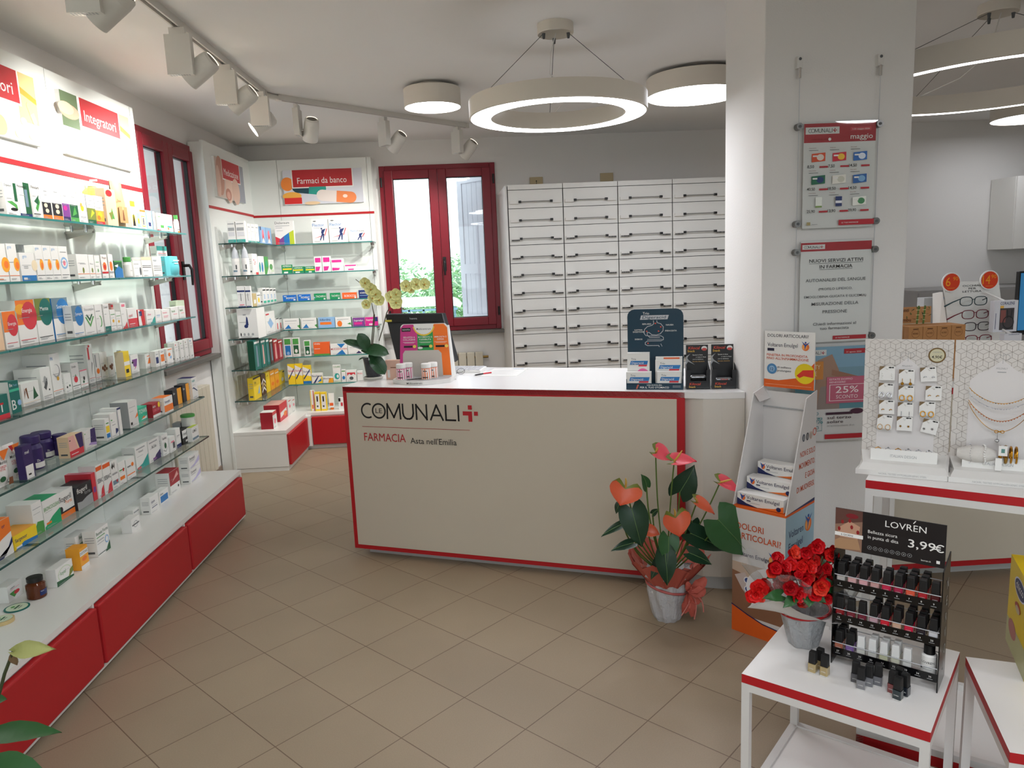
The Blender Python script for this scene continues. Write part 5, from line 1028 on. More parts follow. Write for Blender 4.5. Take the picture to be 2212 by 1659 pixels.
for (b0, t0, Y, wp, nr, mt, sp) in FL:
    p0, p1 = af(*b0, Y), af(*t0, Y-.02); m = MB()
    leaf(m, p0, p1, nr, wp/3.77*Y/FPX, 'heart', mt, bend=.1, cup=.2, lobe=.42, mats=(lambda t, mt=mt: GRF if t < .09 else mt)); m.tube(curve((0, 0, .19), p0, (p0.x*.12, .02, 0)), .003, STEM, 6)
    s_ = af(*sp, Y-.03); f_ = m.build('flower', r); q_ = MB(); q_.tube([p0, p0.lerp(s_, .5)+Vector((0, -.01, .004)), s_], [.004, .0045, .002], M('spadix', 'c9a24c', .5), 8); q_.build('spadix', f_)
# ---- orchid on the counter
PO = atZ(807, 818, CT); PO.z = CT+.001; r = empty('orchid_plant', PO, 'yellow orchid with two flower stems in a clear pot on the counter', 'plant')
oz = lambda x, y, Y=4.12: rel(atY(760+x/3.664, 600+y/3.664, Y), PO)
m = MB(); lathe_open(m, [(.052, 0), (.056, .004), (.056, .012), (.05, .014)], M('saucer', 'd2cfc6', .4), 28); m.build('saucer', r)
m = MB(); lathe_open(m, [(.038, .006), (.052, .118), (.054, .118)], M('clear_pot', '3e3f42', .25, bump=.6, bscale=40), 28); lathe_open(m, [(.0005, .112), (.05, .112)], M('bark_mix', '2c221b', .9, bump=.8, bscale=120), 20); m.build('plastic_pot', r)
for b0, t0, wp, nr in (((150, 590), (-55, 480), 80, (0, -.7, .8)), ((130, 570), (60, 445), 100, (.3, -1, .4)), ((75, 575), (285, 580), 125, (0, -.75, .8)), ((140, 610), (265, 755), 120, (.3, -.9, .4)), ((120, 630), (55, 640), 20, (0, -.5, 1))):
    m = MB(); p0, p1 = oz(*b0), oz(*t0, 4.08); leaf(m, p0, p1, nr, wp/3.664*4.1/FPX, 'oval', LEAFO, bend=.18, cup=.12); vein_mid(m, p0, p1, nr, .0012, '3a5c3a'); m.build('leaf', r)
OY = M('orchid_petal', 'e6e59a', .5); OC = M('orchid_heart', 'b98b2e', .5)
for path in ([(155, 530), (165, 400), (175, 290), (155, 190), (130, 130), (90, 60), (30, 12)], [(215, 500), (245, 400), (275, 280), (310, 210), (370, 150), (430, 110), (520, 88), (600, 60)], [(165, 530), (175, 420), (180, 290)]):
    MB().tube([oz(x, y) for x, y in path], [.003]*3+[.002]*(len(path)-3), M('orchid_stem', '4b4632', .5), 6).build('flower_stem', r)
for x, y, s in ((105, 40, 55), (150, 90, 65), (190, 130, 60), (215, 175, 60), (165, 160, 50), (115, 210, 50), (310, 150, 62), (350, 130, 60), (350, 195, 70), (430, 65, 62), (510, 50, 62), (575, 50, 60), (470, 95, 40)):
    c = oz(x, y, 4.07); R_ = s/3.664*4.07/FPX*.78; m = MB(); rn = random.Random(x)
    for k in range(5):
        a = PI/2+2*PI*k/5+rn.uniform(-.1, .1); d = Vector((math.cos(a), -.12, math.sin(a)))
        leaf(m, c, c+d*R_, (0, -1, 0), R_*1.15, 'petal', OY, bend=-.1, cup=.15, nu=4, nv=5)
    m.ball(c+Vector((0, -.006, -.002)), .005, OC, 5); m.build('flower', r)
MB().box(tuple(oz(265, 350, 4.09)), tuple(oz(315, 333, 4.085)), 'c8b93c').build('plant_clip', r)
# ---- begonia on the small table
TZ = .44; PB = Vector((.905, 1.975, TZ+.001)); r = empty('begonia_plant', PB, 'red begonia in a silver wrapped pot on the small table', 'plant')
bp = lambda x, y, Y: rel(atY(1600+x/3.77, 1100+y/3.77, Y), PB)
WRB = M('silver_wrap', 'a9abad', .35, bump=.7, bscale=70); m = MB()
m.grid(lambda u, v: ((.04+.03*v)*(1+.07*math.sin(2*PI*u*7+v*3))*math.cos(2*PI*u), (.04+.03*v)*(1+.07*math.sin(2*PI*u*7+v*3))*math.sin(2*PI*u), .115*v), 42, 6, WRB, False)
m.prism([(.038*math.cos(2*PI*i/12), .038*math.sin(2*PI*i/12)) for i in range(12)], 0, .006, WRB); m.build('pot_wrap', r)
m = MB(); m.tube([(.071*math.cos(2*PI*i/24), .071*math.sin(2*PI*i/24), .108+.006*math.cos(2*PI*i/24)) for i in range(25)], .004, 'b0181c', 6); m.build('ribbon', r)
m = MB(); WP = M('white_wrap', 'cfccc8', .55)
m.grid(lambda u, v: ((.07+.075*v)*(1+.12*v*math.sin(2*PI*u*6))*math.cos(2*PI*u)-.02*v, (.07+.06*v)*(1+.12*v*math.sin(2*PI*u*6+1))*math.sin(2*PI*u), .105+.045*v+.03*v*math.sin(2*PI*u*3+2)), 54, 4, WP); m.build('paper_collar', r)
m = MB(); m.grid(lambda u, v: ((.085+.09*v)*math.cos(2.2+2.3*u)*(1+.08*math.sin(u*19)), .0+(.07+.06*v)*math.sin(2.2+2.3*u), .12+.13*v+.015*math.sin(u*17)), 30, 4, FILM)
m.grid(lambda u, v: ((.03+.04*v)*1.9*math.cos(-.9+1.6*u)*(1+.08*math.sin(u*19))+.02, (.06+.03*v)*math.sin(-.9+1.6*u)-.01, .04+.15*v), 20, 4, FILM); m.build('cellophane', r)
rn = random.Random(11); BR = [M('begonia_'+h, h, .45) for h in ('c4101a', 'd8201e', 'a80c16', 'e0402c')]
for (b0, t0, Y, wp) in (((560, 450), (470, 330), 1.98, 120), ((690, 600), (790, 700), 1.9, 110), ((330, 700), (190, 720), 1.88, 110), ((600, 700), (700, 760), 1.88, 100), ((300, 520), (215, 560), 1.95, 90), ((640, 420), (740, 430), 2.0, 110), ((430, 720), (350, 800), 1.87, 100), ((550, 720), (560, 800), 1.87, 110), ((700, 480), (770, 600), 1.95, 100)):
    m = MB(); p0, p1 = bp(*b0, Y), bp(*t0, Y-.02); leaf(m, p0, p1, (0, -.8, .6), wp/3.77*Y/FPX, 'heart', LEAFM, bend=.15, cup=.1, ruffle=.03); m.build('leaf', r)
fl = [(620, 300, .035), (530, 350, .03), (470, 400, .034), (400, 450, .034), (300, 400, .03), (280, 470, .036), (250, 520, .026), (360, 570, .036), (430, 510, .034), (520, 560, .036), (590, 420, .032), (640, 520, .034), (560, 640, .036), (460, 690, .04), (500, 740, .035), (400, 640, .036), (330, 620, .034), (150, 650, .045), (120, 690, .035), (190, 620, .034), (650, 640, .036), (600, 690, .035), (700, 700, .03), (690, 360, .03), (740, 370, .034), (760, 600, .018), (690, 480, .026), (430, 350, .034), (560, 470, .034), (620, 590, .034), (350, 500, .034), (500, 450, .036)]
fl2 = []
for x, y, R_ in fl:
    fl2.append((x, y, R_*.62))
    for k in range(2): fl2.append((x+rn.uniform(-45, 45), y+rn.uniform(-40, 40), R_*rn.uniform(.4, .62)))
for x, y, R_ in fl2:
    c = bp(x, y, 1.86+.1*rn.random()); m = MB(); mt = BR[rn.randrange(4)]
    up = Vector((rn.uniform(-.5, .5), -1, rn.uniform(0, .8))).normalized(); t1 = up.orthogonal().normalized(); t2 = up.cross(t1)
    for ringn, k, sc_ in ((5, 0, 1), (4, 1, .72), (3, 2, .45)):
        for j in range(ringn):
            a = 2*PI*j/ringn+k*.7; d = (t1*math.cos(a)+t2*math.sin(a))*(1-.22*k)+up*(.15+.35*k)
            leaf(m, c, c+d.normalized()*R_*sc_, up, R_*1.15*sc_, 'petal', mt, bend=-.25, cup=.3, nu=4, nv=4, ruffle=.05)
    m.tube([c, c*.6+Vector((0, 0, .05))], .0015, 'a8443c', 5); m.build('flower', r)
# ---- peace lily at the lower left picture corner, standing close to the camera
PLY = Vector((-.98, 1.12, 0)); r = empty('lily_plant', PLY, 'peace lily leaves and a faded flower at the lower left picture corner', 'plant')
lz = lambda x, y, Y: rel(atY(x, y, Y), PLY)
m = MB(); lathe_open(m, [(.09, 0), (.12, .2), (.125, .2), (.115, .195), (.11, .17)], 'pw', 30); lathe_open(m, [(.0005, .17), (.112, .17)], M('bark_mix', '2c221b', .9), 20); m.build('pot', r)
for b0, t0, wp, nr, Y in (((-60, 1600), (125, 1569), 42, (0, -.35, 1), 1.35), ((-70, 1660), (105, 1672), 60, (0, -.5, 1), 1.25), ((-30, 1520), (13, 1508), 22, (0, -.5, 1), 1.4), ((-200, 1600), (-60, 1700), 90, (0, -.5, 1), 1.2)):
    m = MB(); p0, p1 = lz(*b0, Y), lz(*t0, Y); leaf(m, p0, p1, nr, wp*Y/FPX*1.5, 'lance', LEAFM, bend=.12, cup=.1); m.tube(curve((0, 0, .17), p0, (0, 0, .05)), .003, STEM, 6); m.build('leaf', r)
m = MB(); p0, p1 = lz(28, 1408, 1.3), lz(107, 1400, 1.28); leaf(m, p0, p1, (.1, -.8, .6), 26*1.3/FPX*1.6, 'lance', M('faded_spathe', 'a9ac6c', .6), bend=.2, cup=.3)
leaf(m, p0, lz(36, 1438, 1.3), (0, -1, .1), 16*1.3/FPX*1.4, 'lance', M('faded_spathe_brown', '7a6244', .7), cup=.3)
m.tube([p0, lz(10, 1455, 1.3), lz(-2, 1500, 1.3), lz(-60, 1640, 1.3), Vector((0, 0, .17))], .003, M('lily_stem', '3c4428', .5), 6); m.build('flower', r)

# ================================================================ ON THE COUNTER
def face_dir(rz): return Matrix.Rotation(rz, 4, 'Z')
CR = math.radians(-21.37)   # the counter front runs at this angle
def on_counter(x, y): p = atZ(x, y, CT); p.z = CT+.0006; return p
# monitor: a slab leaning away from the camera, back side showing
o = on_counter(905, 770); MP = Vector((-.30, 4.38, CT+.0006)); r = empty('monitor', MP, 'black tilted touch monitor seen from behind, on the counter behind the orchid', 'monitor')
q = lambda x, y, Y: rel(atY(x, y, Y), MP)
m = MB(); m.hull8([q(858, 786, 4.30), q(985, 782, 4.24), q(992, 777, 4.28), q(868, 780, 4.34)], [q(832, 679, 4.42), q(955, 676, 4.40), q(963, 676, 4.44), q(842, 677, 4.46)], M('monitor_black', '1b1d20', .45)); m.build('monitor_housing', r, bev=.004)
m = MB(); a, b_, c, d = q(836, 697, 4.395), q(957, 694, 4.375), q(955, 679, 4.39), q(833, 681, 4.41)
m.hull8([a, b_, b_+Vector((0, .012, 0)), a+Vector((0, .012, 0))], [d, c, c+Vector((0, .012, 0)), d+Vector((0, .012, 0))], BLACK)
F = Face(m, a-Vector((0, .002, -.002)), (b_-a), (d-a), (b_-a).length, (d-a).length); F.text('hanns', .42, .3, .013, 'gy'); m.build('rear_hood', r)
m = MB(); m.prism([(-.1, -.06), (.1, -.06), (.1, .09), (-.1, .09)], 0, .015, BLACK); m.bar((0, .05, .01), (.02, .03, .2), .06, BLACK, .03); m.build('monitor_stand', r)
# vitamin display stand with four bottles
DP_ = on_counter(905, 833); DP_ = Vector((-.345, 3.905, CT+.0006)); rzD = math.radians(-12)
r = empty('counter_display_stand', DP_, 'cardboard counter display in pink, green and orange, at the left end of the counter', 'display stand', rz=rzD)
m = MB(); W = .325
pts = [(-W/2, .05)]+[(-W/2+W*i/10, .05-.085*math.sin(PI*i/10)) for i in range(1, 10)]+[(W/2, .05), (W/2, .16), (-W/2, .16)]
m.prism(pts, 0, .022, 'pw'); m.prism([(p[0]*.93, p[1]*.9+.008) for p in pts], .022, .0225, 'gy'); F = Face(m, (-.06, -.036, 0), (1, 0, 0), (0, 0, 1), .12, .022); F.text('Multicentrum', .02, .3, .009, 'k', width=.085, bold=.01); m.build('tray', r)
for i in range(5): pass
m = MB()
for i in range(7): m.box((-.07+i*.016, .0+.012*i, .0232), (-.05+i*.016, .03+.012*i, .0236), 'k')
m.build('printed_strip', r)
m = MB(); H = .29; zb = .022; yb = .13; W2 = .275
def bp_(a, b0): return (-W2/2*(1.08-.12*b0)+a*W2*(1.08-.12*b0), yb+.02*b0, zb+b0*H)
class Slope(Face):
    def pt(s, a, b0, off): p = bp_(a, b0); return Vector(p)+Vector((0, -1, 0))*off
F = Slope(m, (0, 0, 0), (1, 0, 0), (0, 0, 1), W2, H)
def arc(cx, cyy, rx, ry, t0, t1, n=8): return [(cx+rx*math.cos(t0+(t1-t0)*i/n), cyy+ry*math.sin(t0+(t1-t0)*i/n)) for i in range(n+1)]
bk = [bp_(a, b0) for a, b0 in [(0, 0), (1, 0), (1, .92)]+arc(.93, .93, .07, .07, 0, PI/2, 4)+arc(.07, .93, .07, .07, PI/2, PI, 4)]
n_ = len(bk); m.add(bk+[(x, y+.004, z) for x, y, z in bk], [tuple(range(n_)), tuple(range(n_, 2*n_))[::-1]]+[(i, i+n_, (i+1) % n_+n_, (i+1) % n_) for i in range(n_)], 'pw')
F.poly([(.0, .02), (.36, .02), (.36, .99), (.07, .99), (0, .92)], 'c93a86'); F.rect(.36, .4, .69, .99, '2f9a52'); F.poly([(.69, .02), (1, .02), (1, .92), (.93, .99), (.69, .99)], 'ee7428')
F.poly([(.06, 0)]+[(.06, .44), (.1, .5), (.78, .5), (.84, .44), (.84, 0)], 'bfb8b0')
F.ring(.5, 1.0, .058, .066, 'e8c040', t0=PI*1.08, t1=PI*1.92); F.poly([(.26, .995)]+arc(.5, 1.0, .215, .2, PI*1.03, PI*1.97, 12)+[(.74, .995)], 'w')
F.text('Multicentrum', .5, .885, .011, 'dg', width=.085, align='c', bold=.01); F.rect(.03, .86, .22, .93, 'k'); F.text('NOVITA', .05, .88, .008, 'w')
for x, t1, t2 in ((.19, 'BELLEZZA &', 'COLLAGENE'), (.525, 'MOVIMENTO E', 'FLESSIBILITA'), (.845, 'IMMUNITA E', 'DIFESA')):
    F.text(t1, x, .735, .0085, 'w', width=-.08, align='c', bold=.02); F.text(t2, x, .69, .0085, 'w', width=-.078, align='c', bold=.02)
    F.rect(x-.13, .655, x+.13, .66, 'w'); F.rect(x-.1, .64, x+.1, .645, 'w'); F.rect(x-.11, .555, x+.07, .59, 'k'); F.ell(x+.11, .575, .035, .03, 'f0d060')
F.ell(.42, .545, .05, .022, 'w')
m.build('printed_back', r)
MB().hull8([(W2*.54, yb, .02), (W2*.54+.02, yb+.02, 0.0), (W2*.54+.02, yb+.03, 0), (W2*.54, yb+.03, .02)], [(W2*.48, yb+.02, .3), (W2*.52, yb+.022, .3), (W2*.52, yb+.03, .3), (W2*.48, yb+.03, .3)], 'w').build('side_flap', r)
Rm = Matrix.Translation(DP_) @ face_dir(rzD)
for lx, ly, cl, lab in ((-.105, .03, 'd42a7c', 'small white capped bottle with pink label, front left in the counter display'), (-.08, .07, 'd42a7c', 'small white capped bottle with pink label, behind the front one, counter display'), (.035, .03, 'ea6a1c', 'small white capped bottle with orange label, front right in the counter display'), (.06, .07, 'ea6a1c', 'small white capped bottle with orange label, behind the front one, counter display')):
    p = Rm @ Vector((lx, ly, .0228)); m = MB(); m.lathe([(.026, 0), (.027, .003), (.027, .058), (.023, .064)], 'pw', 24); F = Face(m, (0, 0, 0), (1, 0, 0), (0, 0, 1), .075, .064, cyl=.027)
    F.rect(0, .05, 1, .95, cl); F.ell(.5, .75, .24, .17, 'w'); F.rect(.35, .68, .65, .76, 'dg'); F.rect(.3, .16, .7, .24, 'k')
    o = m.build('vitamin_bottle', loc=p, rz=rzD); tag(o, lab, 'bottle'); MB().lathe([(.0265, .064), (.0265, .084), (.024, .086), (.001, .086)], 'w', 24).build('cap', o)
# stuff lying on the counter
p = on_counter(855, 826); o = MB().box((-.05, 0, 0), (.05, .03, .11), 'e3b9a6'); F = Face(o, (-.05, 0, 0), (1, 0, 0), (0, 0, 1), .1, .11); F.rect(.1, .1, .25, .5, 'w'); F.rect(.3, .6, .8, .64, 'br')
tag(o.build('medicine_box', loc=(-.5, 4.12, CT+.0006), rz=-.3), 'pale pink box standing behind the orchid leaf on the counter', 'box')
r = empty('keyboard', on_counter(1012, 803), 'white keyboard lying on the counter behind the vitamin display', 'keyboard', rz=-.32)
MB().hull8([(-.13, -.05, 0), (.09, -.05, 0), (.09, .07, 0), (-.13, .07, 0)], [(-.13, -.05, .014), (.09, -.05, .014), (.09, .07, .022), (-.13, .07, .022)], 'w').build('keyboard_body', r)
m = MB()
for i in range(11):
    for j in range(5): m.box((-.125+i*.019, -.042+j*.021, .0145+.0014*j), (-.109+i*.019, -.025+j*.021, .02+.0014*j), 'pw2')
m.build('keys', r)
m = MB(); m.tube([(0, 0, .004), (.05, .03, .005)], .004, 'k', 8); m.tube([(.05, .03, .005), (.1, .055, .005)], .004, 'cr2', 8); m.tube([(0, 0, .004), (-.008, -.005, .003)], [.003, .0008], 'sil', 8)
tag(m.build('ballpoint_pen', loc=on_counter(1026, 812), rz=.1), 'black and red pen lying beside the paper on the counter', 'pen')
m = MB(); m.box((0, 0, 0), (.21, .29, .0008), 'w'); F = Face(m, (0, 0, .0008), (1, 0, 0), (0, 1, 0), .21, .29)
for i in range(9): F.rect(.1, .2+.07*i, .85-.1*(i % 3), .206+.07*i, 'gy')
F.rect(.6, .9, .9, .93, 'lb'); tag(m.build('paper_sheet', loc=on_counter(1037, 813), rz=-.3), 'white printed paper sheet lying flat on the counter', 'paper')
r = empty('reading_glasses', on_counter(985, 810), 'folded wire glasses lying on the counter near the keyboard', 'glasses', rz=.2)
m = MB()
for sx in (-.03, .03): m.tube([(sx+.022*math.cos(2*PI*i/16), .0, .019+.017*math.sin(2*PI*i/16)) for i in range(17)], .0011, 'k', 5)
m.tube([(-.008, 0, .022), (.008, 0, .022)], .0012, 'k', 5); m.build('glasses_frame', r)
for sx in (-1, 1): MB().tube([(sx*.052, 0, .024), (sx*.045, .05, .006), (sx*-.02, .055, .002)], .0013, 'k', 5).build('temple', r)
# digestive display
r = empty('counter_display_stand', Vector((.808, 3.40, CT+.0006)), 'dark blue counter display with a stomach drawing, near the right end of the counter', 'display stand', rz=math.radians(-17))
NB = M('display_navy', '0b3346', .4); m = MB(); W = .265; D = .1
m.box((-W/2, 0, 0), (W/2, D, .004), NB); m.box((-W/2, 0, .004), (W/2, .003, .03), NB); m.box((-W/2, .003, .004), (-W/2+.003, D, .05), NB); m.box((W/2-.003, .003, .004), (W/2, D, .05), NB)
F = Face(m, (-W/2, 0, 0), (1, 0, 0), (0, 0, 1), W, .03); F.text('UNA NUOVA ERA', .5, .62, .006, 'w', width=-.1, align='c', bold=.02); F.text('PER IL TUO STOMACO', .5, .2, .0085, 'w', width=.135, align='c', bold=.02); F.poly([(.17, .1), (.2, .1), (.23, .8), (.2, .8)], 'b8604c'); F.rect(.82, .55, .96, .62, 'gy'); F.rect(.82, .35, .96, .42, 'gy'); m.build('tray', r)
m = MB(); H = .375; out = [(-W/2, 0), (W/2, 0), (W/2, H-.035)]+[(W/2-.035+.035*math.cos(t), H-.035+.035*math.sin(t)) for t in (.4, .8, 1.2, PI/2)]+[(-W/2+.035-.035*math.sin(t), H-.035+.035*math.cos(t)) for t in (0, .4, .8, 1.2)]+[(-W/2, H-.035)]
n_ = len(out); m.add([(x, D, z) for x, z in out]+[(x, D+.005, z) for x, z in out], [tuple(range(n_)), tuple(range(n_, 2*n_))[::-1]]+[(i, i+n_, (i+1) % n_+n_, (i+1) % n_) for i in range(n_)], NB)
F = Face(m, (-W/2, D, 0), (1, 0, 0), (0, 0, 1), W, H); F.text('Trio', .28, .93, .012, 'w', bold=.01); F.poly([(.23, .865), (.72, .865), (.745, .92), (.25, .92)], 'sil'); F.text('Digeracid', .27, .877, .013, '0b3346', width=.11, bold=.01, shear=.2)
st = [(.47, .85), (.475, .81), (.44, .79), (.36, .775), (.31, .74), (.30, .69), (.33, .66), (.4, .655), (.6, .655), (.645, .635), (.645, .605), (.6, .59), (.36, .59), (.32, .57), (.32, .545), (.36, .53), (.56, .53), (.57, .515)]
F.line(st, .0028, 'sil'); F.line([(.53, .85), (.535, .825), (.6, .81), (.645, .77), (.64, .72), (.59, .68), (.52, .665), (.44, .67), (.39, .70), (.36, .70), (.355, .67), (.4, .635), (.58, .635)], .0028, 'sil'); F.line([(.36, .61), (.62, .61)], .002, 'sil'); F.line([(.6, .55), (.62, .52)], .0024, 'sil')
for x, y in ((.505, .815), (.6, .77), (.56, .715), (.35, .715), (.37, .56)): F.circ(x, y, .0035, 'd8503c')
for t, x, y in (('REFLUSSO', .35, .8), ('NAUSEA', .76, .785), ('CATTIVA', .2, .725), ('DIGESTIONE', .2, .7), ('IPERACIDITA', .78, .71), ('DISBIOSI', .2, .605)): F.text(t, x, y, .0065, 'w', width=-.062, align='c', bold=.03)
m.build('printed_back', r)
Rm = Matrix.Translation(r.location) @ face_dir(math.radians(-17))
def dig(lx, ly, wd, h, dd, z, extra, lab, T1=.62):
    p = Rm @ Vector((lx, ly, .0042+z)); k = .03/h
    goods('box', p.x, p.y, p.z, wd, h, dd, math.radians(-17), 'w', lab, f'T .18 {T1+k*.62:.3f} {k*.3:.3f} dg Trio|P sb .12 {T1-k*.1:.3f} .9 {T1-k*.1:.3f} .94 {T1+k*.5:.3f} .17 {T1+k*.5:.3f}|T .2 {T1:.3f} {k*.34:.3f} w Digeracid|P cr2 .5 {T1-k*.4:.3f} .88 {T1-k*.4:.3f} .9 {T1-k*.12:.3f} .52 {T1-k*.12:.3f}|'+extra)
dig(-.078, .045, .105, .165, .04, 0, 'E .7 .38 .28 .17 e86aa8|R .1 .2 .5 .22 gy', 'upright white box with a pink dome, back left in the dark blue display', .68)
dig(-.074, .006, .118, .078, .035, 0, 'E .8 .15 .1 .14 or2|R .1 .25 .6 .27 gy', 'flat white box with an orange dot, front left in the dark blue display', .5)
dig(.065, .045, .125, .13, .02, 0, 'R .1 .5 .3 .52 gy', 'white box with an orange tag, back right in the dark blue display', .7)
dig(.065, .07, .125, .142, .022, 0, 'R .3 .93 .9 .98 or2', 'white box mostly hidden at the very back right of the dark blue display', .7)
dig(.068, .006, .112, .08, .035, 0, 'E .85 .15 .1 .14 or2|R .1 .25 .6 .27 gy', 'flat white box with an orange dot, front right in the dark blue display', .5)
# snack boxes
for i, (x, lab) in enumerate(((1.005, 'black snack display box with foil bars, left of two beside the pillar'), (1.12, 'black snack display box with foil bars, right of two beside the pillar'))):
    rz = math.radians(-12); P0 = Vector((x, 3.365-.022*i-.012, CT+.0006)); r = empty('snack_display_box', P0, lab, 'display box', rz=rz)
    W, D, m = .108, .085, MB(); SB = M('snack_black', '121013', .35)
    m.box((-W/2, 0, 0), (W/2, .002, .04), SB); m.box((-W/2, 0, .04), (-W/2+.018, .002, .09), SB); m.box((W/2-.018, 0, .04), (W/2, .002, .09), SB)
    m.box((-W/2, .002, 0), (W/2, D, .002), SB)
    for s_ in (-1, 1): xx = s_*(W/2-.001); m.hull8([(xx-.001, .002, 0), (xx+.001, .002, 0), (xx+.001, D, 0), (xx-.001, D, 0)], [(xx-.001, .002, .092), (xx+.001, .002, .092), (xx+.001, D, .12), (xx-.001, D, .12)], SB)
    F = Face(m, (-W/2, 0, 0), (1, 0, 0), (0, 0, 1), W, .09); F.text('Kilocal', .12, .22, .011, 'd0442c', width=.05, bold=.03, shear=.2); F.text('Snack', .1, .08, .009, 'e0b040', bold=.02); F.rect(.45, .08, .95, .09, 'dg')
    m.build('tray_box', r); m = MB(); m.box((-W/2+.003, D-.004, .01), (W/2-.003, D, .2), SB)
    F = Face(m, (-W/2+.003, D-.004, .01), (1, 0, 0), (0, 0, 1), W-.006, .19); F.text('Kilocal', .1, .89, .013, 'd0442c', width=.052, bold=.03, shear=.2); F.text('Snack', .07, .82, .01, 'e8b840', bold=.02); F.ell(.83, .91, .13, .06, 'w'); F.ell(.83, .885, .11, .035, 'cf4a44')
    F.poly([(0, .72), (.12, .62), (.4, .5), (.1, .58), (0, .5)], 'gy'); F.poly([(.02, .72), (.2, .78), (.1, .72), (0, .6)], 'gy')
    for k, t in enumerate(('Spezza la fame', 'e resta in linea', 'con le deliziose', 'barrette dietetiche')): F.text(t, .3 if k != 1 else .45, .735-.055*k, .0055, 'w' if k < 3 else 'e0b060', width=-.055)
    m.build('header_card', r)
    for k in range(2 if i == 0 else 1):
        mm = MB(); z = .006+.032*k+(.018 if i else 0); mm.grid(lambda u, v: (-.04+.08*u, .04+.018*math.cos(2*PI*v), z+.014+.012*math.sin(2*PI*v)*(1 if .08 < u < .92 else .35)), 10, 10, M('foil', '8c8d8f' if i == 0 else '4a5558', .2, .8))
        if i: F = Face(mm, (-.03, .02, z), (1, 0, 0), (0, 0, 1), .06, .028); F.text('Kilocal', .3, .5, .008, 'e0503c', bold=.02); F.rect(.3, .1, .5, .35, 'sb')
        p = Matrix.Translation(P0) @ face_dir(rz) @ Vector((0, 0, 0)); tag(mm.build('snack_bar', loc=p, rz=rz), ['grey foil snack bar, lower one in the left black snack box', 'grey foil snack bar, upper one in the left black snack box'][k] if i == 0 else 'dark foil snack bar with red print in the right black snack box', 'snack bar')
# ================================================================ PILLAR: cables, clamps and posters
YP = 3.06
def clamp(x, z, s_): return None
cab = []
for x, lab in ((1.322, 'thin steel poster cable, left of two on the pillar'), (1.652, 'thin steel poster cable, right of two on the pillar')):
    r = empty('poster_cable', (x, YP, 0), lab, 'cable'); ys = 3.04
    MB().tube([(0, -.02, .72), (0, -.02, 2.32)], .0012, 'sil', 6).build('cable', r)
    m = MB(); m.box((-.012, -.022, 2.3), (.012, 0, 2.345), 'pw'); m.tube([(0, -.024, 2.335), (0, -.02, 2.335)], .006, 'dg', 8); m.tube([(0, -.02, 2.262), (0, -.02, 2.302)], .006, CHROME, 8); m.build('wall_anchor', r)
    for z in (2.075, 1.69, 1.575, 1.215):
        m = MB(); m.tube([(0, -.034, z), (0, -.006, z)], .014, M('clamp_grey', '7b7a78', .3, .8), 14); m.tube([(0, -.036, z), (0, -.034, z)], .006, 'dg', 8); m.build('cable_clamp', r)
RB = 'b3202c'
def poster(x0, z0, W, H, label, draw):
    r = empty('poster', (x0, YP-.02, z0), label, 'poster'); m = MB().box((0, -.004, 0), (W, 0, H), 'w'); F = Face(m, (0, -.004, 0), (1, 0, 0), (0, 0, 1), W, H); draw(F, W, H); m.build('printed_sheet', r)
    MB().box((-.006, -.0075, -.006), (W+.006, -.0055, H+.006), ACRY).build('acrylic_cover', r)
def d1(F, W, H):
    F.rect(0, .82, 1, 1, RB); F.rect(.02, .9, .49, .965, 'w'); logo(F, .06, .913, .016, .098, 'k', le=False); F.text('maggio', .955, .845, .02, 'w', width=.092, align='r', bold=.01); F.rect(.64, .92, .93, .955, 'c84a52'); F.text('1-31 maggio 2024', .67, .93, .0055, 'w', width=.07)
    F.circ(.355, .848, .006, 'w'); F.text('OFFERTE DEL MESE', .1, .842, .005, '7c1520', width=.07)
    pr = ['8,50', '7,50', '14,50', '43,50', '18,50', '14,50', '25,90', '13,90', '39,90']
    cl = [('e2562c', 'f2e4d8'), ('cf2a3a', 'f2c23c'), ('2f6cb8', 'dfe8f4'), ('1f6a4c', '20386c'), ('e8e6dc', 'c8c8b8'), ('2a62a8', '7fb0d8'), ('e8ece4', '7a9a4c'), ('23356c', 'e6e8ee'), ('eef0e8', '4a8a5c')]
    for i in range(9):
        cx, cyy = .2+.29*(i % 3), .68-.215*(i//3); a, b_ = cl[i]
        F.text(('Crema lenitiva', 'Compresse', 'Spray nasale')[i % 3], cx-.13, cyy+.085, .0035, '8a3a3a'); F.rect(cx-.13, cyy+.065, cx, cyy+.069, 'dg')
        if i == 7: F.rect(cx-.04, cyy-.045, cx+.05, cyy+.05, a); F.rect(cx-.04, cyy-.015, cx+.05, cyy+.01, b_)
        elif i == 6: F.rect(cx-.03, cyy-.05, cx+.06, cyy+.05, a); F.rect(cx-.03, cyy-.05, cx+.06, cyy-.035, b_)
        else: F.poly([(cx-.09, cyy-.045), (cx+.1, cyy-.035), (cx+.1, cyy+.045), (cx-.09, cyy+.035)], a); F.ell(cx+.03, cyy, .05, .03, b_); F.rect(cx-.075, cyy+.005, cx-.01, cyy+.02, 'w')
        F.text(pr[i], cx-.15, cyy-.1, .0115, 'k', width=-.033, bold=.01); F.rect(cx+.02, cyy-.1, cx+.14, cyy-.083, RB)
    F.rect(.5, .02, 1, .072, RB); F.text('LE TUE FARMACIE', .54, .038, .005, 'w', width=.07); F.rect(.05, .03, .1, .06, 'a89c68'); F.rect(.12, .035, .2, .04, 'gy')
poster(1.343, 1.67, .297, .415, 'upper pillar poster with product offers under a red header', d1)
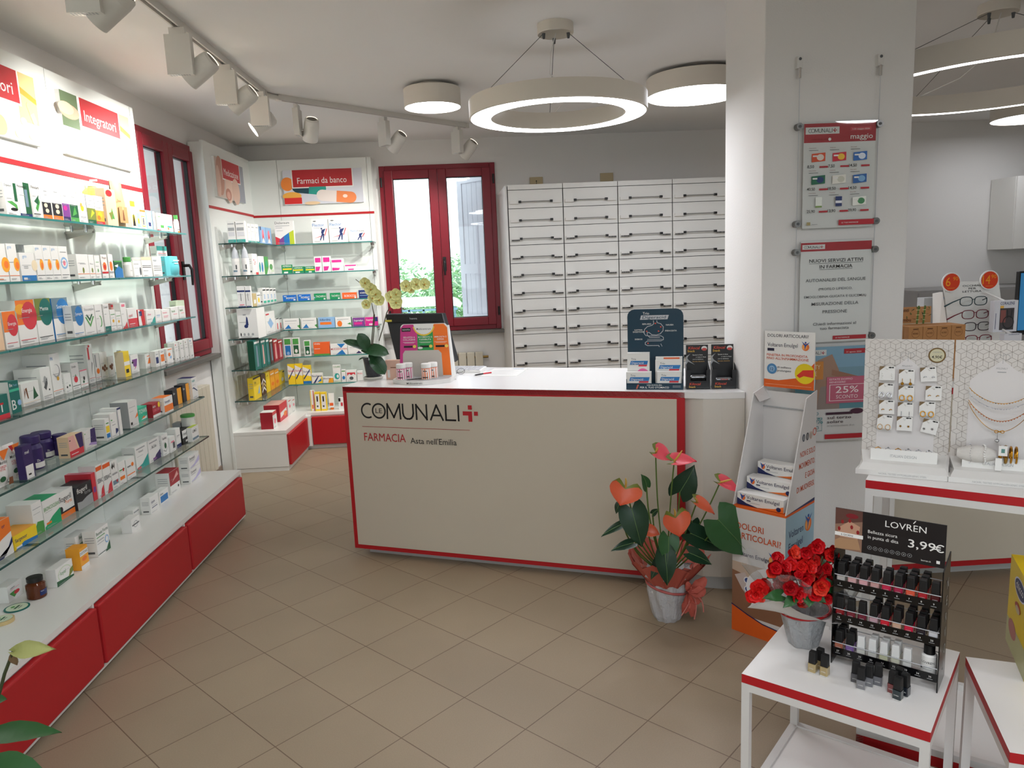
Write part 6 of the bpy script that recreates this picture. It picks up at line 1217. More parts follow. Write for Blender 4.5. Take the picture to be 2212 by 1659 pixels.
def d2(F, W, H):
    F.rect(0, .905, 1, .99, RB); F.rect(.02, .925, .34, .97, 'w'); logo(F, .045, .934, .011, .067, 'k', le=False)
    for t, y, h_, wd in (('NUOVI SERVIZI ATTIVI', .795, .0135, .228), ('IN FARMACIA', .735, .0135, .14)): F.text(t, .5, y, h_, 'k', width=wd, align='c', bold=.008); F.rect(.5-wd/2/W, y-.012, .5+wd/2/W, y-.009, 'k')
    for t, y, h_, wd in (('AUTOANALISI DEL SANGUE', .605, .0125, .255), ('(PROFILO LIPIDICO,', .52, .0095, .145), ('EMOGLOBINA GLICATA E GLICEMIA)', .445, .0095, .265), ('MISURAZIONE DELLA', .37, .0125, .2), ('PRESSIONE', .29, .0125, .105), ('Chiedi informazioni al', .17, .0115, .185), ('tuo farmacista', .125, .0115, .125)): F.text(t, .5, y, h_, 'dg', width=wd, align='c', bold=.008)
    F.rect(.48, .02, .96, .06, RB); F.text('LE TUE FARMACIE', .52, .033, .005, 'w', width=.06)
poster(1.34, 1.196, .30, .42, 'middle pillar poster with large printed text about new services', d2)
def d3(F, W, H):
    F.rect(0, 0, 1, 1, 'e8e4e2'); F.rect(0, .34, 1, 1, '7fa6b8'); F.rect(0, .34, 1, .6, '5c98a8'); F.rect(0, .78, 1, 1, '8ab4cc'); F.poly([(.25, .34), (.62, .34), (.6, .75), (.5, .92), (.3, .86)], 'b08a74'); F.poly([(.3, .34), (.62, .34), (.58, .6), (.35, .58)], '9c8a84'); F.poly([(.5, .76), (.95, .66), (.97, .6), (.9, .6), (.5, .7)], 'a8765c')
    F.rect(0, .91, .42, .97, 'w'); logo(F, .06, .923, .013, .09, 'k', le=False); F.rect(.66, .92, .97, .97, RB); F.text('31 agosto 2024', .69, .93, .006, 'w', width=.065)
    F.rect(0, .66, .38, .85, 'd58a3c'); F.text('BEAUTY', .1, .77, .018, 'f2e2b8', width=.075); F.text('ANCHE', .1, .7, .018, 'f2e2b8', width=.06)
    F.rect(.43, .4, .98, .68, 'c9667e'); F.text('ESTATE DOPPIO', .47, .645, .0075, 'f0dfe2', width=.1); F.text('BENESSERE!', .47, .615, .0075, 'f0dfe2', width=.07)
    for a, b_, c, d in ((.47, .425, .96, .43), (.47, .595, .96, .6), (.47, .43, .48, .595), (.95, .43, .96, .595)): F.rect(a, b_, c, d, 'f2e6e6')
    F.text('25%', .715, .51, .028, 'f2e6e6', width=.1, align='c', bold=.01); F.text('SCONTO', .715, .45, .015, 'f2e6e6', width=.095, align='c')
    F.text('MAGGIO', .06, .28, .014, '3c8a92', width=.085); F.text('20%', .2, .19, .024, '3c8a92', width=.06); F.text('SCONTO', .1, .13, .014, '3c8a92', width=.075)
    for a, b_, c, d in ((.02, .11, .38, .114), (.02, .25, .38, .254), (.376, .11, .38, .254)): F.rect(a, b_, c, d, '3c8a92')
    F.rect(.43, .28, .8, .305, '3a1c30'); F.ell(.86, .31, .09, .03, '4a2238'); F.text('sul terzo', .45, .235, .0125, '3a2a34', width=.105, bold=.012); F.text('solare', .45, .19, .0125, '3a2a34', width=.07, bold=.012); F.text('acquistandone due', .45, .155, .007, 'gy', width=.12)
    F.rect(.42, .02, .97, .07, RB)
poster(1.328, .765, .315, .41, 'lower pillar poster with a seaside photo and a 25% discount block', d3)
# ================================================================ CARDBOARD FLOOR STAND WITH GEL BOXES
a = Vector((1.009, 2.885, 0)); d = Vector((.66, -.7512, 0)).normalized(); dep = Vector((.7512, .66, 0)).normalized(); rz = math.atan2(d.y, d.x)
r = empty('floor_display_stand', a, 'tall white and orange cardboard floor stand holding gel boxes, by the pillar', 'display stand', rz=rz); W, D = .23, .255
GW = 'd8d6d4'; m = MB(); m.box((0, 0, 0), (W, D, .545), GW)
F = Face(m, (0, 0, 0), (1, 0, 0), (0, 0, 1), W, .545); F.rect(0, .15, 1, .5, '93705a'); F.rect(0, .44, 1, .57, 'c0ab98'); F.poly([(0, .5), (.25, .48), (.5, .35), (1, .3), (1, .15), (0, .15)], '8a6148'); F.poly([(.05, .46), (.25, .5), (.4, .38), (.35, .3), (.2, .36)], 'c4b6b0')
for x, y in ((.3, .44), (.31, .37), (.45, .355)): F.ell(x, y, .07, .028, 'e4e4e6'); F.ell(x, y, .05, .02, '3c4f86')
F.poly([(0, 0), (1, 0), (1, .1), (.7, .12), (.3, .16), (0, .215)], 'dd5f1c'); F.line([(0, .215), (.3, .165), (.6, .125), (1, .105)], .005, '2a2050')
F.text('DOLORI', .08, .84, .026, 'd0582c', width=.12, bold=.02); F.text('ARTICOLARI?', .08, .765, .026, 'd0582c', width=.195, bold=.02); F.text('Voltaren Emulgel', .1, .63, .017, '1e2248', width=.145, bold=.005)
def flame(F, x, y, s_):
    F.circ(x, y-.1*s_/F.h, s_*.42, 'e8742c'); F.circ(x-.1*s_/F.w, y-.1*s_/F.h, s_*.3, 'f0a050'); F.poly([(x-.12*s_/F.w, y-.5*s_/F.h), (x+.05*s_/F.w, y), (x+.5*s_/F.w, y+.5*s_/F.h), (x, y+.2*s_/F.h), (x-.45*s_/F.w, y+.55*s_/F.h), (x-.1*s_/F.w, y)], '20509a'); F.circ(x, y+.42*s_/F.h, s_*.1, '20509a')
flame(F, .8, .66, .05)
S = Face(m, (W, 0, 0), (0, 1, 0), (0, 0, 1), D, .545); S.poly([(0, 0), (1, 0), (1, 1), (0, 1)], '9cbccc'); S.rect(0, 0, 1, .12, 'dd5f1c'); S.ell(.5, .35, .16, .12, '3a2a24'); S.poly([(.3, .12), (.75, .12), (.7, .35), (.4, .35)], 'a87e66')
S.text('Voltaren', .1, .83, .03, '24305e', width=.13, bold=.005); S.text('Emulgel', .1, .735, .03, '24305e', width=.125, bold=.005); S.rect(.1, .66, .3, .7, '24305e'); S.text('2% gel', .12, .67, .008, 'w'); flame(S, .78, .87, .07)
m.build('lower_box', r)
m = MB(); m.box((0, 0, .545), (W, D, .555), 'dd5f1c'); m.box((.004, D-.01, .555), (W-.004, D-.004, 1.0), GW); m.box((.004, D-.016, .93), (W-.004, D-.01, .935), 'gy')
for x in (0, W-.004):
    pts = [(0, .555), (D, .555), (D, 1.02), (.16, 1.0)]; m.add([(x, y, z) for y, z in pts]+[(x+.004, y, z) for y, z in pts], [(3, 2, 1, 0), (4, 5, 6, 7), (0, 1, 5, 4), (1, 2, 6, 5), (2, 3, 7, 6), (3, 0, 4, 7)], GW)
m.add([(.004, .16, 1.0), (.004, D, 1.02), (.035, D, .97), (.03, .16, .965)], [(0, 1, 2, 3)], GW)
S = Face(m, (W, 0, .555), (0, 1, 0), (0, 0, 1), D, .45); S.poly([(0, 0), (1, 0), (1, .03), (.0, .0)], '24305e'); m.f and None
for k, t in enumerate(('NON E SOLO', 'MOVIMENTO.', 'E GIOIA', 'DI MUOVERSI.')): S.text(t, .97, .47-.105*k, .023, 'c8542c', width=-(.135+.008*k if k != 2 else .085), align='r', bold=.02)
for x, c_ in ((.55, '3c4a5c'), (.68, '3c3c44'), (.8, 'c8a890')): S.ell(x, .64, .045, .035, c_); S.ell(x, .64, .02, .025, 'gy')
S.ring(.93, .66, .012, .016, 'd8583c'); m.build('upper_bin', r)
m = MB(); hz, HH, HW = 1.02, .235, .215; m.box((.01, D-.02, hz), (.01+HW, D-.014, hz+HH), 'w'); F = Face(m, (.01, D-.02, hz), (1, 0, 0), (0, 0, 1), HW, HH)
F.text('DOLORI ARTICOLARI?', .06, .9, .0125, '2a2a34', width=.175, bold=.015); F.text('Voltaren Emulgel', .06, .73, .0155, '23233c', width=.13, bold=.005); F.rect(.06, .65, .2, .7, '23233c'); flame(F, .82, .76, .036)
F.text('PENETRA IN PROFONDITA', .05, .56, .0095, 'c8542c', width=.175, bold=.02); F.text("FINO ALL'INFIAMMAZIONE", .05, .5, .0095, 'c8542c', width=.18, bold=.02)
F.circ(.16, .33, .022, '4c84b4'); F.circ(.16, .33, .013, '8cb4d4'); F.text('12', .16, .3, .012, '24305e', align='c', bold=.02); F.text('di sollievo', .27, .35, .008, '33333c', width=.06, bold=.01); F.text('prolungato', .27, .29, .008, '33333c', width=.06, bold=.01)
F.poly([(0, 0), (1, 0), (1, .48), (.85, .32), (.65, .19), (.3, .13), (0, .14)], 'dd5f1c'); F.circ(.82, .28, .042, 'e8d020'); F.poly([(.66, .24), (.78, .34), (.99, .36), (.99, .22), (.8, .24), (.72, .2)], 'd8382c'); F.rect(.03, .05, .95, .055, 'f0c0a0'); m.build('header_card', r)
def gel(yy, zz, lab, dx=.0, wd=.2):
    p = a+d*(.012+dx+wd/2)+dep*yy; goods('box', p.x, p.y, zz, wd, .052, .055, rz, 'w', lab, 'P 1d2658 0 0 .45 0 .2 .2 0 .55|P e8742c .45 0 1 0 1 .5 .8 .2|E .13 .62 .05 .22 e8742c|P 20509a .11 .4 .13 .6 .2 .95 .13 .75 .06 .95|T .21 .56 .27 1e2248 Voltaren Emulgel|R .21 .38 .3 .47 1e2248|R .21 .28 .5 .31 gy|E .9 .22 .05 .18 1d2658', name='gel_box')
gel(.015, .5562, 'white and navy gel box, lowest and front in the cardboard floor stand')
gel(.08, .5562, 'white and navy gel box, bottom middle row of the floor stand'); gel(.14, .5562, 'white and navy gel box, bottom back row of the floor stand')
gel(.078, .6094, 'white and navy gel box, second highest in the cardboard floor stand', .008); gel(.14, .6094, 'white and navy gel box, under the top one in the floor stand', .02, .19)
gel(.14, .6626, 'white and navy gel box, topmost at the back of the floor stand', .024, .18)
# ================================================================ TABLES
FRM = M('frame_white', 'd5d3d0', .45)
def table(FL, dr, db, sw, sd, H, label, tray_red=False):
    FL, dr, db = Vector((*FL, 0)), Vector((*dr, 0)).normalized(), Vector((*db, 0)).normalized(); r = empty('side_table', FL, label, 'table', rz=math.atan2(dr.y, dr.x)); db_ = face_dir(-math.atan2(dr.y, dr.x)) @ db
    Q = lambda u, v: (Vector((1, 0, 0))*u*sw+db_*v*sd)[:2]
    T_ = .026; m = MB(); m.prism([Q(0, 0), Q(1, 0), Q(1, 1), Q(0, 1)], H-T_, H, REDL, M('table_white', 'e8e6e3', .35)); m.build('tabletop', r, bev=.0012)
    t = .022; e = t/2
    L = [Vector((*Q(0, 0), 0))+Vector((1, 0, 0))*e+db_*e, Vector((*Q(1, 0), 0))-Vector((1, 0, 0))*e+db_*e, Vector((*Q(1, 1), 0))-Vector((1, 0, 0))*e-db_*e, Vector((*Q(0, 1), 0))+Vector((1, 0, 0))*e-db_*e]
    for p in L: m = MB(); m.bar((p.x, p.y, 0), (p.x, p.y, H-T_), t, FRM); m.build('leg', r)
    for zz, nm in ((H-T_-e, 'upper_rail'), (.045, 'lower_rail')):
        for i in range(4):
            A_, B_ = L[i], L[(i+1) % 4]; u = (B_-A_).normalized()*e
            MB().bar((A_.x+u.x, A_.y+u.y, zz), (B_.x-u.x, B_.y-u.y, zz), t, FRM).build(nm, r)
    m = MB(); m.prism([Q(.03, .03), Q(.97, .03), Q(.97, .97), Q(.03, .97)] if not tray_red else [Q(0, 0), Q(1, 0), Q(1, 1), Q(0, 1)], .0 if tray_red else .04, .034 if tray_red else .05, REDL if tray_red else M('table_white', 'e8e6e3', .35), M('table_white', 'e8e6e3', .35)); m.build('lower_board', r)
    return r
table((.670, 1.836), (.349, -.297), (.293, .334), .458, .444, TZ, 'small square white table with a red edge, holding the begonia and nail polish')
table((1.150, 1.455), (.925, -.38), (.38, .925), .45, .425, TZ, 'small square white table with a red edge at the right picture edge')
table((1.147, 2.108), (.809, -.588), (.588, .809), .52, .45, .885, 'tall square white table with a red edge, holding the jewellery displays', True)
# ================================================================ NAIL POLISH
A0 = Vector((.932, 1.861, TZ+.0006)); dr = Vector((.753, -.658, 0)).normalized(); rzN = math.atan2(dr.y, dr.x); NW, ND = .262, .105
r = empty('nail_polish_display', A0, 'black acrylic three tier nail polish display with a price header, on the small table', 'display stand', rz=rzN)
for x in (0, NW-.003):
    m = MB(); pts = [(0, 0), (ND, 0), (ND, .35), (.03, .335), (0, .33)]; m.add([(x, y, z) for y, z in pts]+[(x+.003, y, z) for y, z in pts], [(4, 3, 2, 1, 0), (5, 6, 7, 8, 9)]+[(i, (i+1) % 5, (i+1) % 5+5, i+5) for i in range(5)], BLACKG)
    if x: S = Face(m, (NW, 0, 0), (0, 1, 0), (0, 0, 1), ND, .35); [S.text(ch, .55, .1+.13*k, .025, '9a9a98') for k, ch in enumerate('LOVREN')]
    m.build('side_panel', r)
TIER = (.232, .133, .033)
for k, z in enumerate(TIER):
    m = MB(); m.box((.003, 0, z), (NW-.003, ND-.002, z+.003), ACRY); m.build('tier_shelf', r)
    m = MB(); m.box((.003, -.002, z-.004), (NW-.003, 0, z+.018), BLACKG); F = Face(m, (.003, -.002, z-.004), (1, 0, 0), (0, 0, 1), NW-.006, .022)
    for i in range(9): F.text(str((1, 12, 27)[k]+i), .06+i*.11, .5, .005, 'w', align='c'); F.rect(.035+i*.11, .3, .085+i*.11, .36, 'gy')
    m.build('label_strip', r)
    m = MB(); m.tube([(.003, .001, z+.032), (NW-.003, .001, z+.032)], .0012, 'sil', 6); m.tube([(.003, .05, z+.055), (NW-.003, .05, z+.055)], .0012, 'sil', 6); m.build('front_wire', r)
MB().box((.003, ND-.002, .0), (NW-.003, ND, .33), ACRY).build('back_panel', r)
m = MB(); m.box((0, .004, .338), (NW, .007, .452), M('sign_black', '1a1719', .35)); F = Face(m, (0, .004, .338), (1, 0, 0), (0, 0, 1), NW, .114)
F.rect(0, 0, .26, 1, '8a6a58'); F.poly([(0, .6), (.26, .75), (.26, 1), (0, 1)], '5c3c34'); F.ell(.16, .85, .06, .06, '7a1c24'); F.poly([(.02, .5), (.14, .72), (.24, .62), (.22, .3), (.05, .3)], 'b98f76'); F.poly([(.0, .0), (.25, .05), (.22, .3), (.05, .28), (0, .2)], 'a88463')
for x, y in ((.07, .68), (.14, .73), (.16, .58), (.04, .5), (.22, .48)): F.ell(x, y, .014, .05, '8c1c20')
F.rect(0, .33, .27, .42, 'w'); F.text('6 GIORNI', .06, .35, .005, 'k'); F.text('LOVREN', .47, .74, .0165, 'w', width=.095, bold=.003); F.line([(.72, .93), (.735, .98)], .0022, 'w')
F.text('Bellezza sicura', .315, .52, .0085, 'w', width=.07); F.text('in punta di dita', .315, .39, .0085, 'w', width=.073); F.text('3,99', .68, .36, .021, 'w', width=.062, bold=.02)
F.ring(.96, .45, .0075, .0105, 'w', t0=.8, t1=5.5); F.rect(.905, .46, .96, .485, 'w'); F.rect(.905, .41, .96, .435, 'w')
for i in range(8): F.ring(.335+.052*i, .17, .0045, .0053, 'gy', n=14); F.circ(.335+.052*i, .17, .0015, 'gy')
F.text('lovren.it', .8, .1, .0045, 'w'); F.rect(.93, .1, .96, .17, 'w'); m.build('header_sign', r)
_pb = {}
def polish_parts(capc, liq):
    if (capc, liq) in _pb: return _pb[(capc, liq)]
    g = MB(); w_, dd, h = .0105, .0105, .027
    g.prism([(w_*math.cos(t)*1.0 if 0 else x, y) for x, y in [(-w_, -dd*.8), (-w_*.8, -dd), (w_*.8, -dd), (w_, -dd*.8), (w_, dd*.8), (w_*.8, dd), (-w_*.8, dd), (-w_, dd*.8)] for t in (0,)], 0, .003, M('bottle_glass', 'c9c8c4', .08, spec=.8))
    g.prism([(-w_, -dd*.8), (-w_*.8, -dd), (w_*.8, -dd), (w_, -dd*.8), (w_, dd*.8), (w_*.8, dd), (-w_*.8, dd), (-w_, dd*.8)], .003, h, M('polish_'+liq, liq, .12, coat=.6))
    F = Face(g, (-w_, -dd, .003), (1, 0, 0), (0, 0, 1), 2*w_, h); F.text('LOVREN', .5, .35, .003, 'w', width=.012, align='c')
    o = g.build('bottle_body'); me = o.data; bpy.data.objects.remove(o)
    c = MB(); cm = M('polish_cap_black', '131314', .5) if capc == 'k' else M('polish_cap_white', 'dcdcda', .4)
    c.hull8([(-.0098, -.0092, h), (.0098, -.0092, h), (.0098, .0092, h), (-.0098, .0092, h)], [(-.0088, -.0082, h+.034), (.0088, -.0082, h+.034), (.0088, .0082, h+.034), (-.0088, .0082, h+.034)], cm)
    o = c.build('cap'); mc = o.data; bpy.data.objects.remove(o); _pb[(capc, liq)] = (me, mc); return me, mc
def polish(p, rz, capc, liq, label, grp):
    me, mc = polish_parts(capc, liq); o = bpy.data.objects.new('nail_polish_bottle', me); col.objects.link(o); o.location = p; o.rotation_euler = (0, 0, rz)
    c = bpy.data.objects.new('cap', mc); col.objects.link(c); c.parent = o; b = c.modifiers.new('bevel', 'BEVEL'); b.width = .002; b.segments = 2
    return tag(o, label, 'nail polish', grp)
RN = Matrix.Translation(A0) @ face_dir(rzN)
CN = dict(zip(('b9b6b2', 'd8a8a8', 'dca6ac', 'c99a98', 'c8244c', 'a81c48', 'e05a40', 'b01c2c', '4a0c18', '8c1420', '7c2434', '701c34', 'c09aa6', 'd01c34', 'd0a890', 'd41c44', '26202a', 'cfcfd4', 'b06a54', '7c5ca0'),
     ('clear', 'pale pink', 'rose', 'nude pink', 'hot pink', 'magenta', 'coral', 'red', 'dark wine', 'deep red', 'brown red', 'plum', 'mauve', 'bright red', 'beige', 'crimson', 'black', 'silver white', 'terracotta', 'lilac')))
R1 = ['b9b6b2', 'd8a8a8', 'dca6ac', 'c99a98', 'c8244c', 'a81c48', 'e05a40', 'b01c2c', '4a0c18']; R2 = ['8c1420', '7c2434', '701c34', 'c09aa6', 'd01c34', 'd0a890', 'd41c44', '26202a', 'cfcfd4']
ROWN = ('front', 'middle', 'back')
for tn, z, cols, cnt in (('top', TIER[0], R1, (3, 3, 3, 2, 2, 3, 3, 3, 1)), ('middle', TIER[1], R2, (1, 1, 1, 3, 3, 2, 3, 3, 3))):
    for i, (c_, n_) in enumerate(zip(cols, cnt)):
        for j in range(n_):
            polish(RN @ Vector((.018+i*.0283, .014+j*.027, z+.0035)), rzN, 'k', c_, f'black capped {CN[c_]} nail polish, {ROWN[j]} of its column, {tn} tier', 'nail polish bottles in the black display')
for i, (capc, c_, n_, nm) in enumerate((('k', 'b06a54', 3, 'black capped terracotta'), ('k', '7c5ca0', 2, 'black capped lilac'), ('w', 'cfcfc8', 1, 'white capped clear first'), ('w', 'c9c9c4', 2, 'white capped clear second'), ('w', 'c6c8a8', 2, 'white capped yellowish'), ('w', 'c8c8b4', 2, 'white capped pale'), ('w', 'cdcdcb', 1, 'white capped clear last'))):
    for j in range(n_): polish(RN @ Vector((.018+i*.0283, .014+j*.027, TIER[2]+.0035)), rzN, capc, c_, f'{nm} nail polish, {ROWN[j]} of its column, bottom tier', 'nail polish bottles in the black display')
p = RN @ Vector((.235, .03, TIER[2]+.0035)); m = MB(); m.lathe([(.0185, 0), (.019, .002), (.019, .05), (.016, .054)], 'w', 24); F = Face(m, (0, 0, 0), (1, 0, 0), (0, 0, 1), .05, .05, cyl=.019); F.text('LOVREN', .5, .62, .006, 'k', width=.032, align='c'); F.rect(.2, .4, .8, .43, 'gy'); F.rect(.2, .3, .7, .33, 'gy'); F.circ(.15, .35, .004, 'dg')
o = m.build('remover_bottle', loc=p, rz=rzN); tag(o, 'round white bottle with a black cap at the right of the bottom display tier', 'bottle'); MB().lathe([(.0135, .054), (.0135, .078), (.001, .079)], BLACK, 22).build('cap', o)
gl = 'loose nail polish bottles on the small table'
for x, y, c_, lab in ((.863, 1.822, 'a89468', 'left gold'), (.887, 1.802, 'a89468', 'right gold'), (.889, 1.834, 'a89468', 'rear gold')): polish((x, y, TZ+.0006), rzN-.1, 'k', c_, f'loose {lab} nail polish with black cap, below the begonia', gl)
for x, y, c_, lab in ((.951, 1.732, '77777a', 'front left'), (.977, 1.741, '6f7074', 'middle'), (1.002, 1.742, '6a6b70', 'right'), (.952, 1.762, '4a4a4e', 'rear left')): polish((x, y, TZ+.0006), rzN+.05, 'k', c_, f'loose grey nail polish, {lab} of the middle group before the display', gl)
for x, y, c_, lab in ((1.018, 1.677, '1f2c30', 'front'), (1.044, 1.69, '20242c', 'right'), (1.02, 1.704, '7c3a3a', 'left'), (1.045, 1.717, '1a1a20', 'rear')): polish((x, y, TZ+.0006), rzN-.2, 'k', c_, f'loose dark nail polish, {lab} of the right group before the display', gl)
# yellow toy box on the right table
p = atZ(2177, 1420, TZ); r = empty('product_box', (1.435, 1.70, TZ+.0006), 'bright yellow box with a blue oval badge at the right picture edge', 'box', rz=math.radians(-22)); 
yp = Vector((1.378, 1.714, TZ)); yq = Vector((1.483, 1.926, TZ)); u = (yq-yp).normalized(); r.location = yp+Vector((0, 0, .0006)); r.rotation_euler = (0, 0, math.atan2(u.y, u.x)); L = (yq-yp).length; HB = .26
m = MB(); m.box((0, -.09, 0), (L, 0, HB), 'e6c818'); F = Face(m, (L, 0, 0), (-1, 0, 0), (0, 0, 1), L, HB); F.rect(0, 0, 1, .3, 'b8b888'); F.ell(.3, .25, .2, .1, 'b4746c'); F.ell(.55, .8, .28, .11, 'dcdcec'); F.ell(.55, .8, .25, .095, '1c2458'); F.text('chicco', .36, .77, .022, 'w', width=.085, bold=.02); F.ell(.5, .58, .14, .05, 'b8402c'); F.ell(.5, .56, .1, .04, 'c8b890')
F = Face(m, (0, -.09, 0), (0, 1, 0), (0, 0, 1), .09, HB) if 0 else None
m.build('carton', r); MB().box((.0, -.12, 0), (L*.72, -.09, HB*.82), M('teal_card', '127068', .5)).build('teal_insert', r)
# ================================================================ JEWELLERY DISPLAYS on the tall table
GLD = M('gold', 'c08a2c', .25, 1); SLV = M('silver', 'b9bbc0', .2, 1); PAT = '7a7066'
jd = Vector((.8517, -.5241, 0)); rzJ = math.atan2(jd.y, jd.x); JB = Vector((1.157, 2.172, .8856))
def jewel_stand(off, label):
    r = empty('jewellery_display', JB+jd*off, label, 'display stand', rz=rzJ); W, D, H = .243, .15, .41
    m = MB(); m.prism([(-.008, 0), (W+.0, 0), (W, .06), (0, .06)], 0, .016, 'pw'); m.hull8([(0, .0, .016), (W, 0, .016), (W, .12, .016), (0, .12, .016)], [(0.01, .03, .032), (W-.01, .03, .032), (W, .12, .05), (0, .12, .05)], 'pw'); m.prism([(0, .06), (W, .06), (W, .14), (0, .14)], 0, .016, 'pw')
    F = Face(m, (0, 0, 0), (1, 0, 0), (0, 0, 1), W, .016); F.text('NICKEL TESTED HYPOALLERGENIC STEEL', .5, .3, .005, 'gy', width=.13, align='c')
    m.build('display_base', r)
    m = MB(); m.box((0, .12, .03), (W, .126, H), 'd5d0ca'); F = Face(m, (0, .12, .03), (1, 0, 0), (0, 0, 1), W, H-.03)
    s_ = .0165; import itertools
    for iy in range(17):
        for ix in range(9):
            cx, cyy = (ix+.5*(iy % 2))*s_*1.732, iy*s_*1.5+.0
            if cx > W or cyy > H-.035: continue
            for k in range(6):
                t = PI/6+PI*k/3; x1, y1 = cx+s_*math.cos(t), cyy+s_*math.sin(t)
                if not (0 < x1 < W and 0 < y1 < H-.03): continue
                F.k = 0; F.line([(cx/W, cyy/F.h), (x1/W, y1/F.h)], .0007, PAT)
    F.k = 4; F.poly([(.17, .02), (.83, .02), (.83, .68), (.74, .74), (.64, .77), (.5, .85), (.36, .77), (.26, .74), (.17, .68)], 'dcd8d6'); F.k = 8
    F.ring(.455, .87, .008, .009, 'gy', n=14, t0=.3, t1=4.6); F.ring(.535, .87, .008, .009, 'gy', n=14, t0=-1.4, t1=2.8); F.line([(.5, .9), (.5, .82)], .0008, 'gy')
    F.text('MYLOVELY', .495, .775, .005, 'gy', width=.028, align='c'); F.rect(.45, .75, .54, .756, 'gy')
    F.circ(.82, .875, .0235, '6f5426'); F.circ(.82, .875, .0195, 'c9c4a4'); F.text('4,90€', .82, .85, .0085, 'k', width=.028, align='c', bold=.02); F.text('A PARTIRE DA', .82, .895, .0035, 'gy', width=.024, align='c')
    m.build('patterned_back', r)
    m = MB(); m.box((.03, .052, .035), (W-.03, .054, .072), 'w'); m.box((.03, .054, .045), (W-.03, .11, .047), 'pw'); F = Face(m, (.03, .052, .035), (1, 0, 0), (0, 0, 1), W-.06, .037); F.text('ITALIAN DESIGN', .5, .35, .0085, 'gy', width=.072, align='c'); m.build('front_tray', r)
    return r
j1 = jewel_stand(0, 'white patterned jewellery display with earring cards, left of two on the tall table'); j2 = jewel_stand(.247, 'white patterned jewellery display with necklaces, at the right picture edge')
RJ = Matrix.Translation(JB) @ face_dir(rzJ)
kinds = ['pearls', 'gold drops', 'silver bars', 'silver hoops', 'gold hoops', 'tiny triangles', 'small gold arcs', 'long silver drops', 'wide gold hoops', 'thin gold rings', 'gold stars', 'silver stars']
pos = [(.066, .283, 0), (.12, .274, 0), (.181, .283, -.1), (.063, .229, .05), (.121, .223, 0), (.195, .225, 0), (.069, .175, -.03), (.121, .17, .0), (.18, .175, 0), (.063, .127, .08), (.12, .124, 0), (.185, .12, .2)]
for i, ((x, z, tl), kn) in enumerate(zip(pos, kinds)):
    wd, hh = .043, .044; p = RJ @ Vector((x, .1+.002*(i % 3), z)); m = MB(); m.X = Matrix.Rotation(tl, 4, 'Y'); m.box((-wd/2, 0, 0), (wd/2, .0012, hh), 'w'); F = Face(m, (-wd/2, 0, 0), (1, 0, 0), (0, 0, 1), wd, hh); F.poly([(0, .68), (0, 1), (.38, 1)], '7a6444'); F.ell(.68, .92, .1, .05, 'k'); F.ell(.85, .92, .08, .04, 'k')
    o = m.build('earring_card', loc=p, rz=rzJ); tag(o, f'white earring card with {kn} on the left jewellery display', 'earring card', 'earring cards on the jewellery display')
    m = MB(); mt = GLD if 'gold' in kn or 'tri' in kn else SLV
    for sx in (-.011, .011):
        if 'hoop' in kn or 'ring' in kn: m.tube([(sx+.007*math.cos(t), -.004+.003*math.sin(t), .006+.008*math.sin(t)) for t in [2*PI*q/12 for q in range(13)]], .0016 if 'thin' not in kn else .0008, mt, 6)
        elif 'drop' in kn: m.tube([(sx, -.002, .016), (sx, -.003, .004)], .0008, mt, 5); m.ball((sx, -.003, .0), .005 if 'gold' in kn else .002, mt, 5)
        elif 'pearl' in kn: [m.ball((sx*1.2, -.002, z_), .0022, 'w', 5) for z_ in (.008, .015, .022)]
        elif 'star' in kn: m.add([(sx+(.005 if k % 2 else .0022)*math.cos(PI/2+PI*k/5), -.001, .014+(.005 if k % 2 else .0022)*math.sin(PI/2+PI*k/5)) for k in range(10)], [tuple(range(10))], mt)
        else: m.tube([(sx-.004, -.001, .012), (sx, -.002, .016), (sx+.004, -.001, .014)], .0012, mt, 5)
    m.build('earrings', o)
    m = MB(); m.tube([(0, .019-.0015*(i % 3), hh-.006), (0, -.004, hh-.006)], .0016, ACRY, 6); m.ball((0, -.005, hh-.006), .0028, 'w', 5); m.build('hook', o)
for i in range(6):
    p = RJ @ Vector((.05+.028*i, .075, .062)); m = MB(); mt = GLD if i in (0, 2) else SLV; m.tube([(.0095*math.cos(t), .002*math.sin(t*2), .0095*math.sin(t)) for t in [PI*q/10*2 for q in range(11)]], .0013, mt, 6); m.ball((0, 0, .01), .0028 if i % 2 else .0018, mt, 5)
    tag(m.build('finger_ring', loc=p, rz=rzJ), f"{'gold' if i in (0, 2) else 'silver'} ring, number {['one from the left', 'two from the left', 'three from the left', 'four from the left', 'five from the left', 'six from the left'][i]} in the jewellery tray", 'ring', 'rings in the jewellery tray')
R2_ = Matrix.Translation(JB+jd*.247) @ face_dir(rzJ)
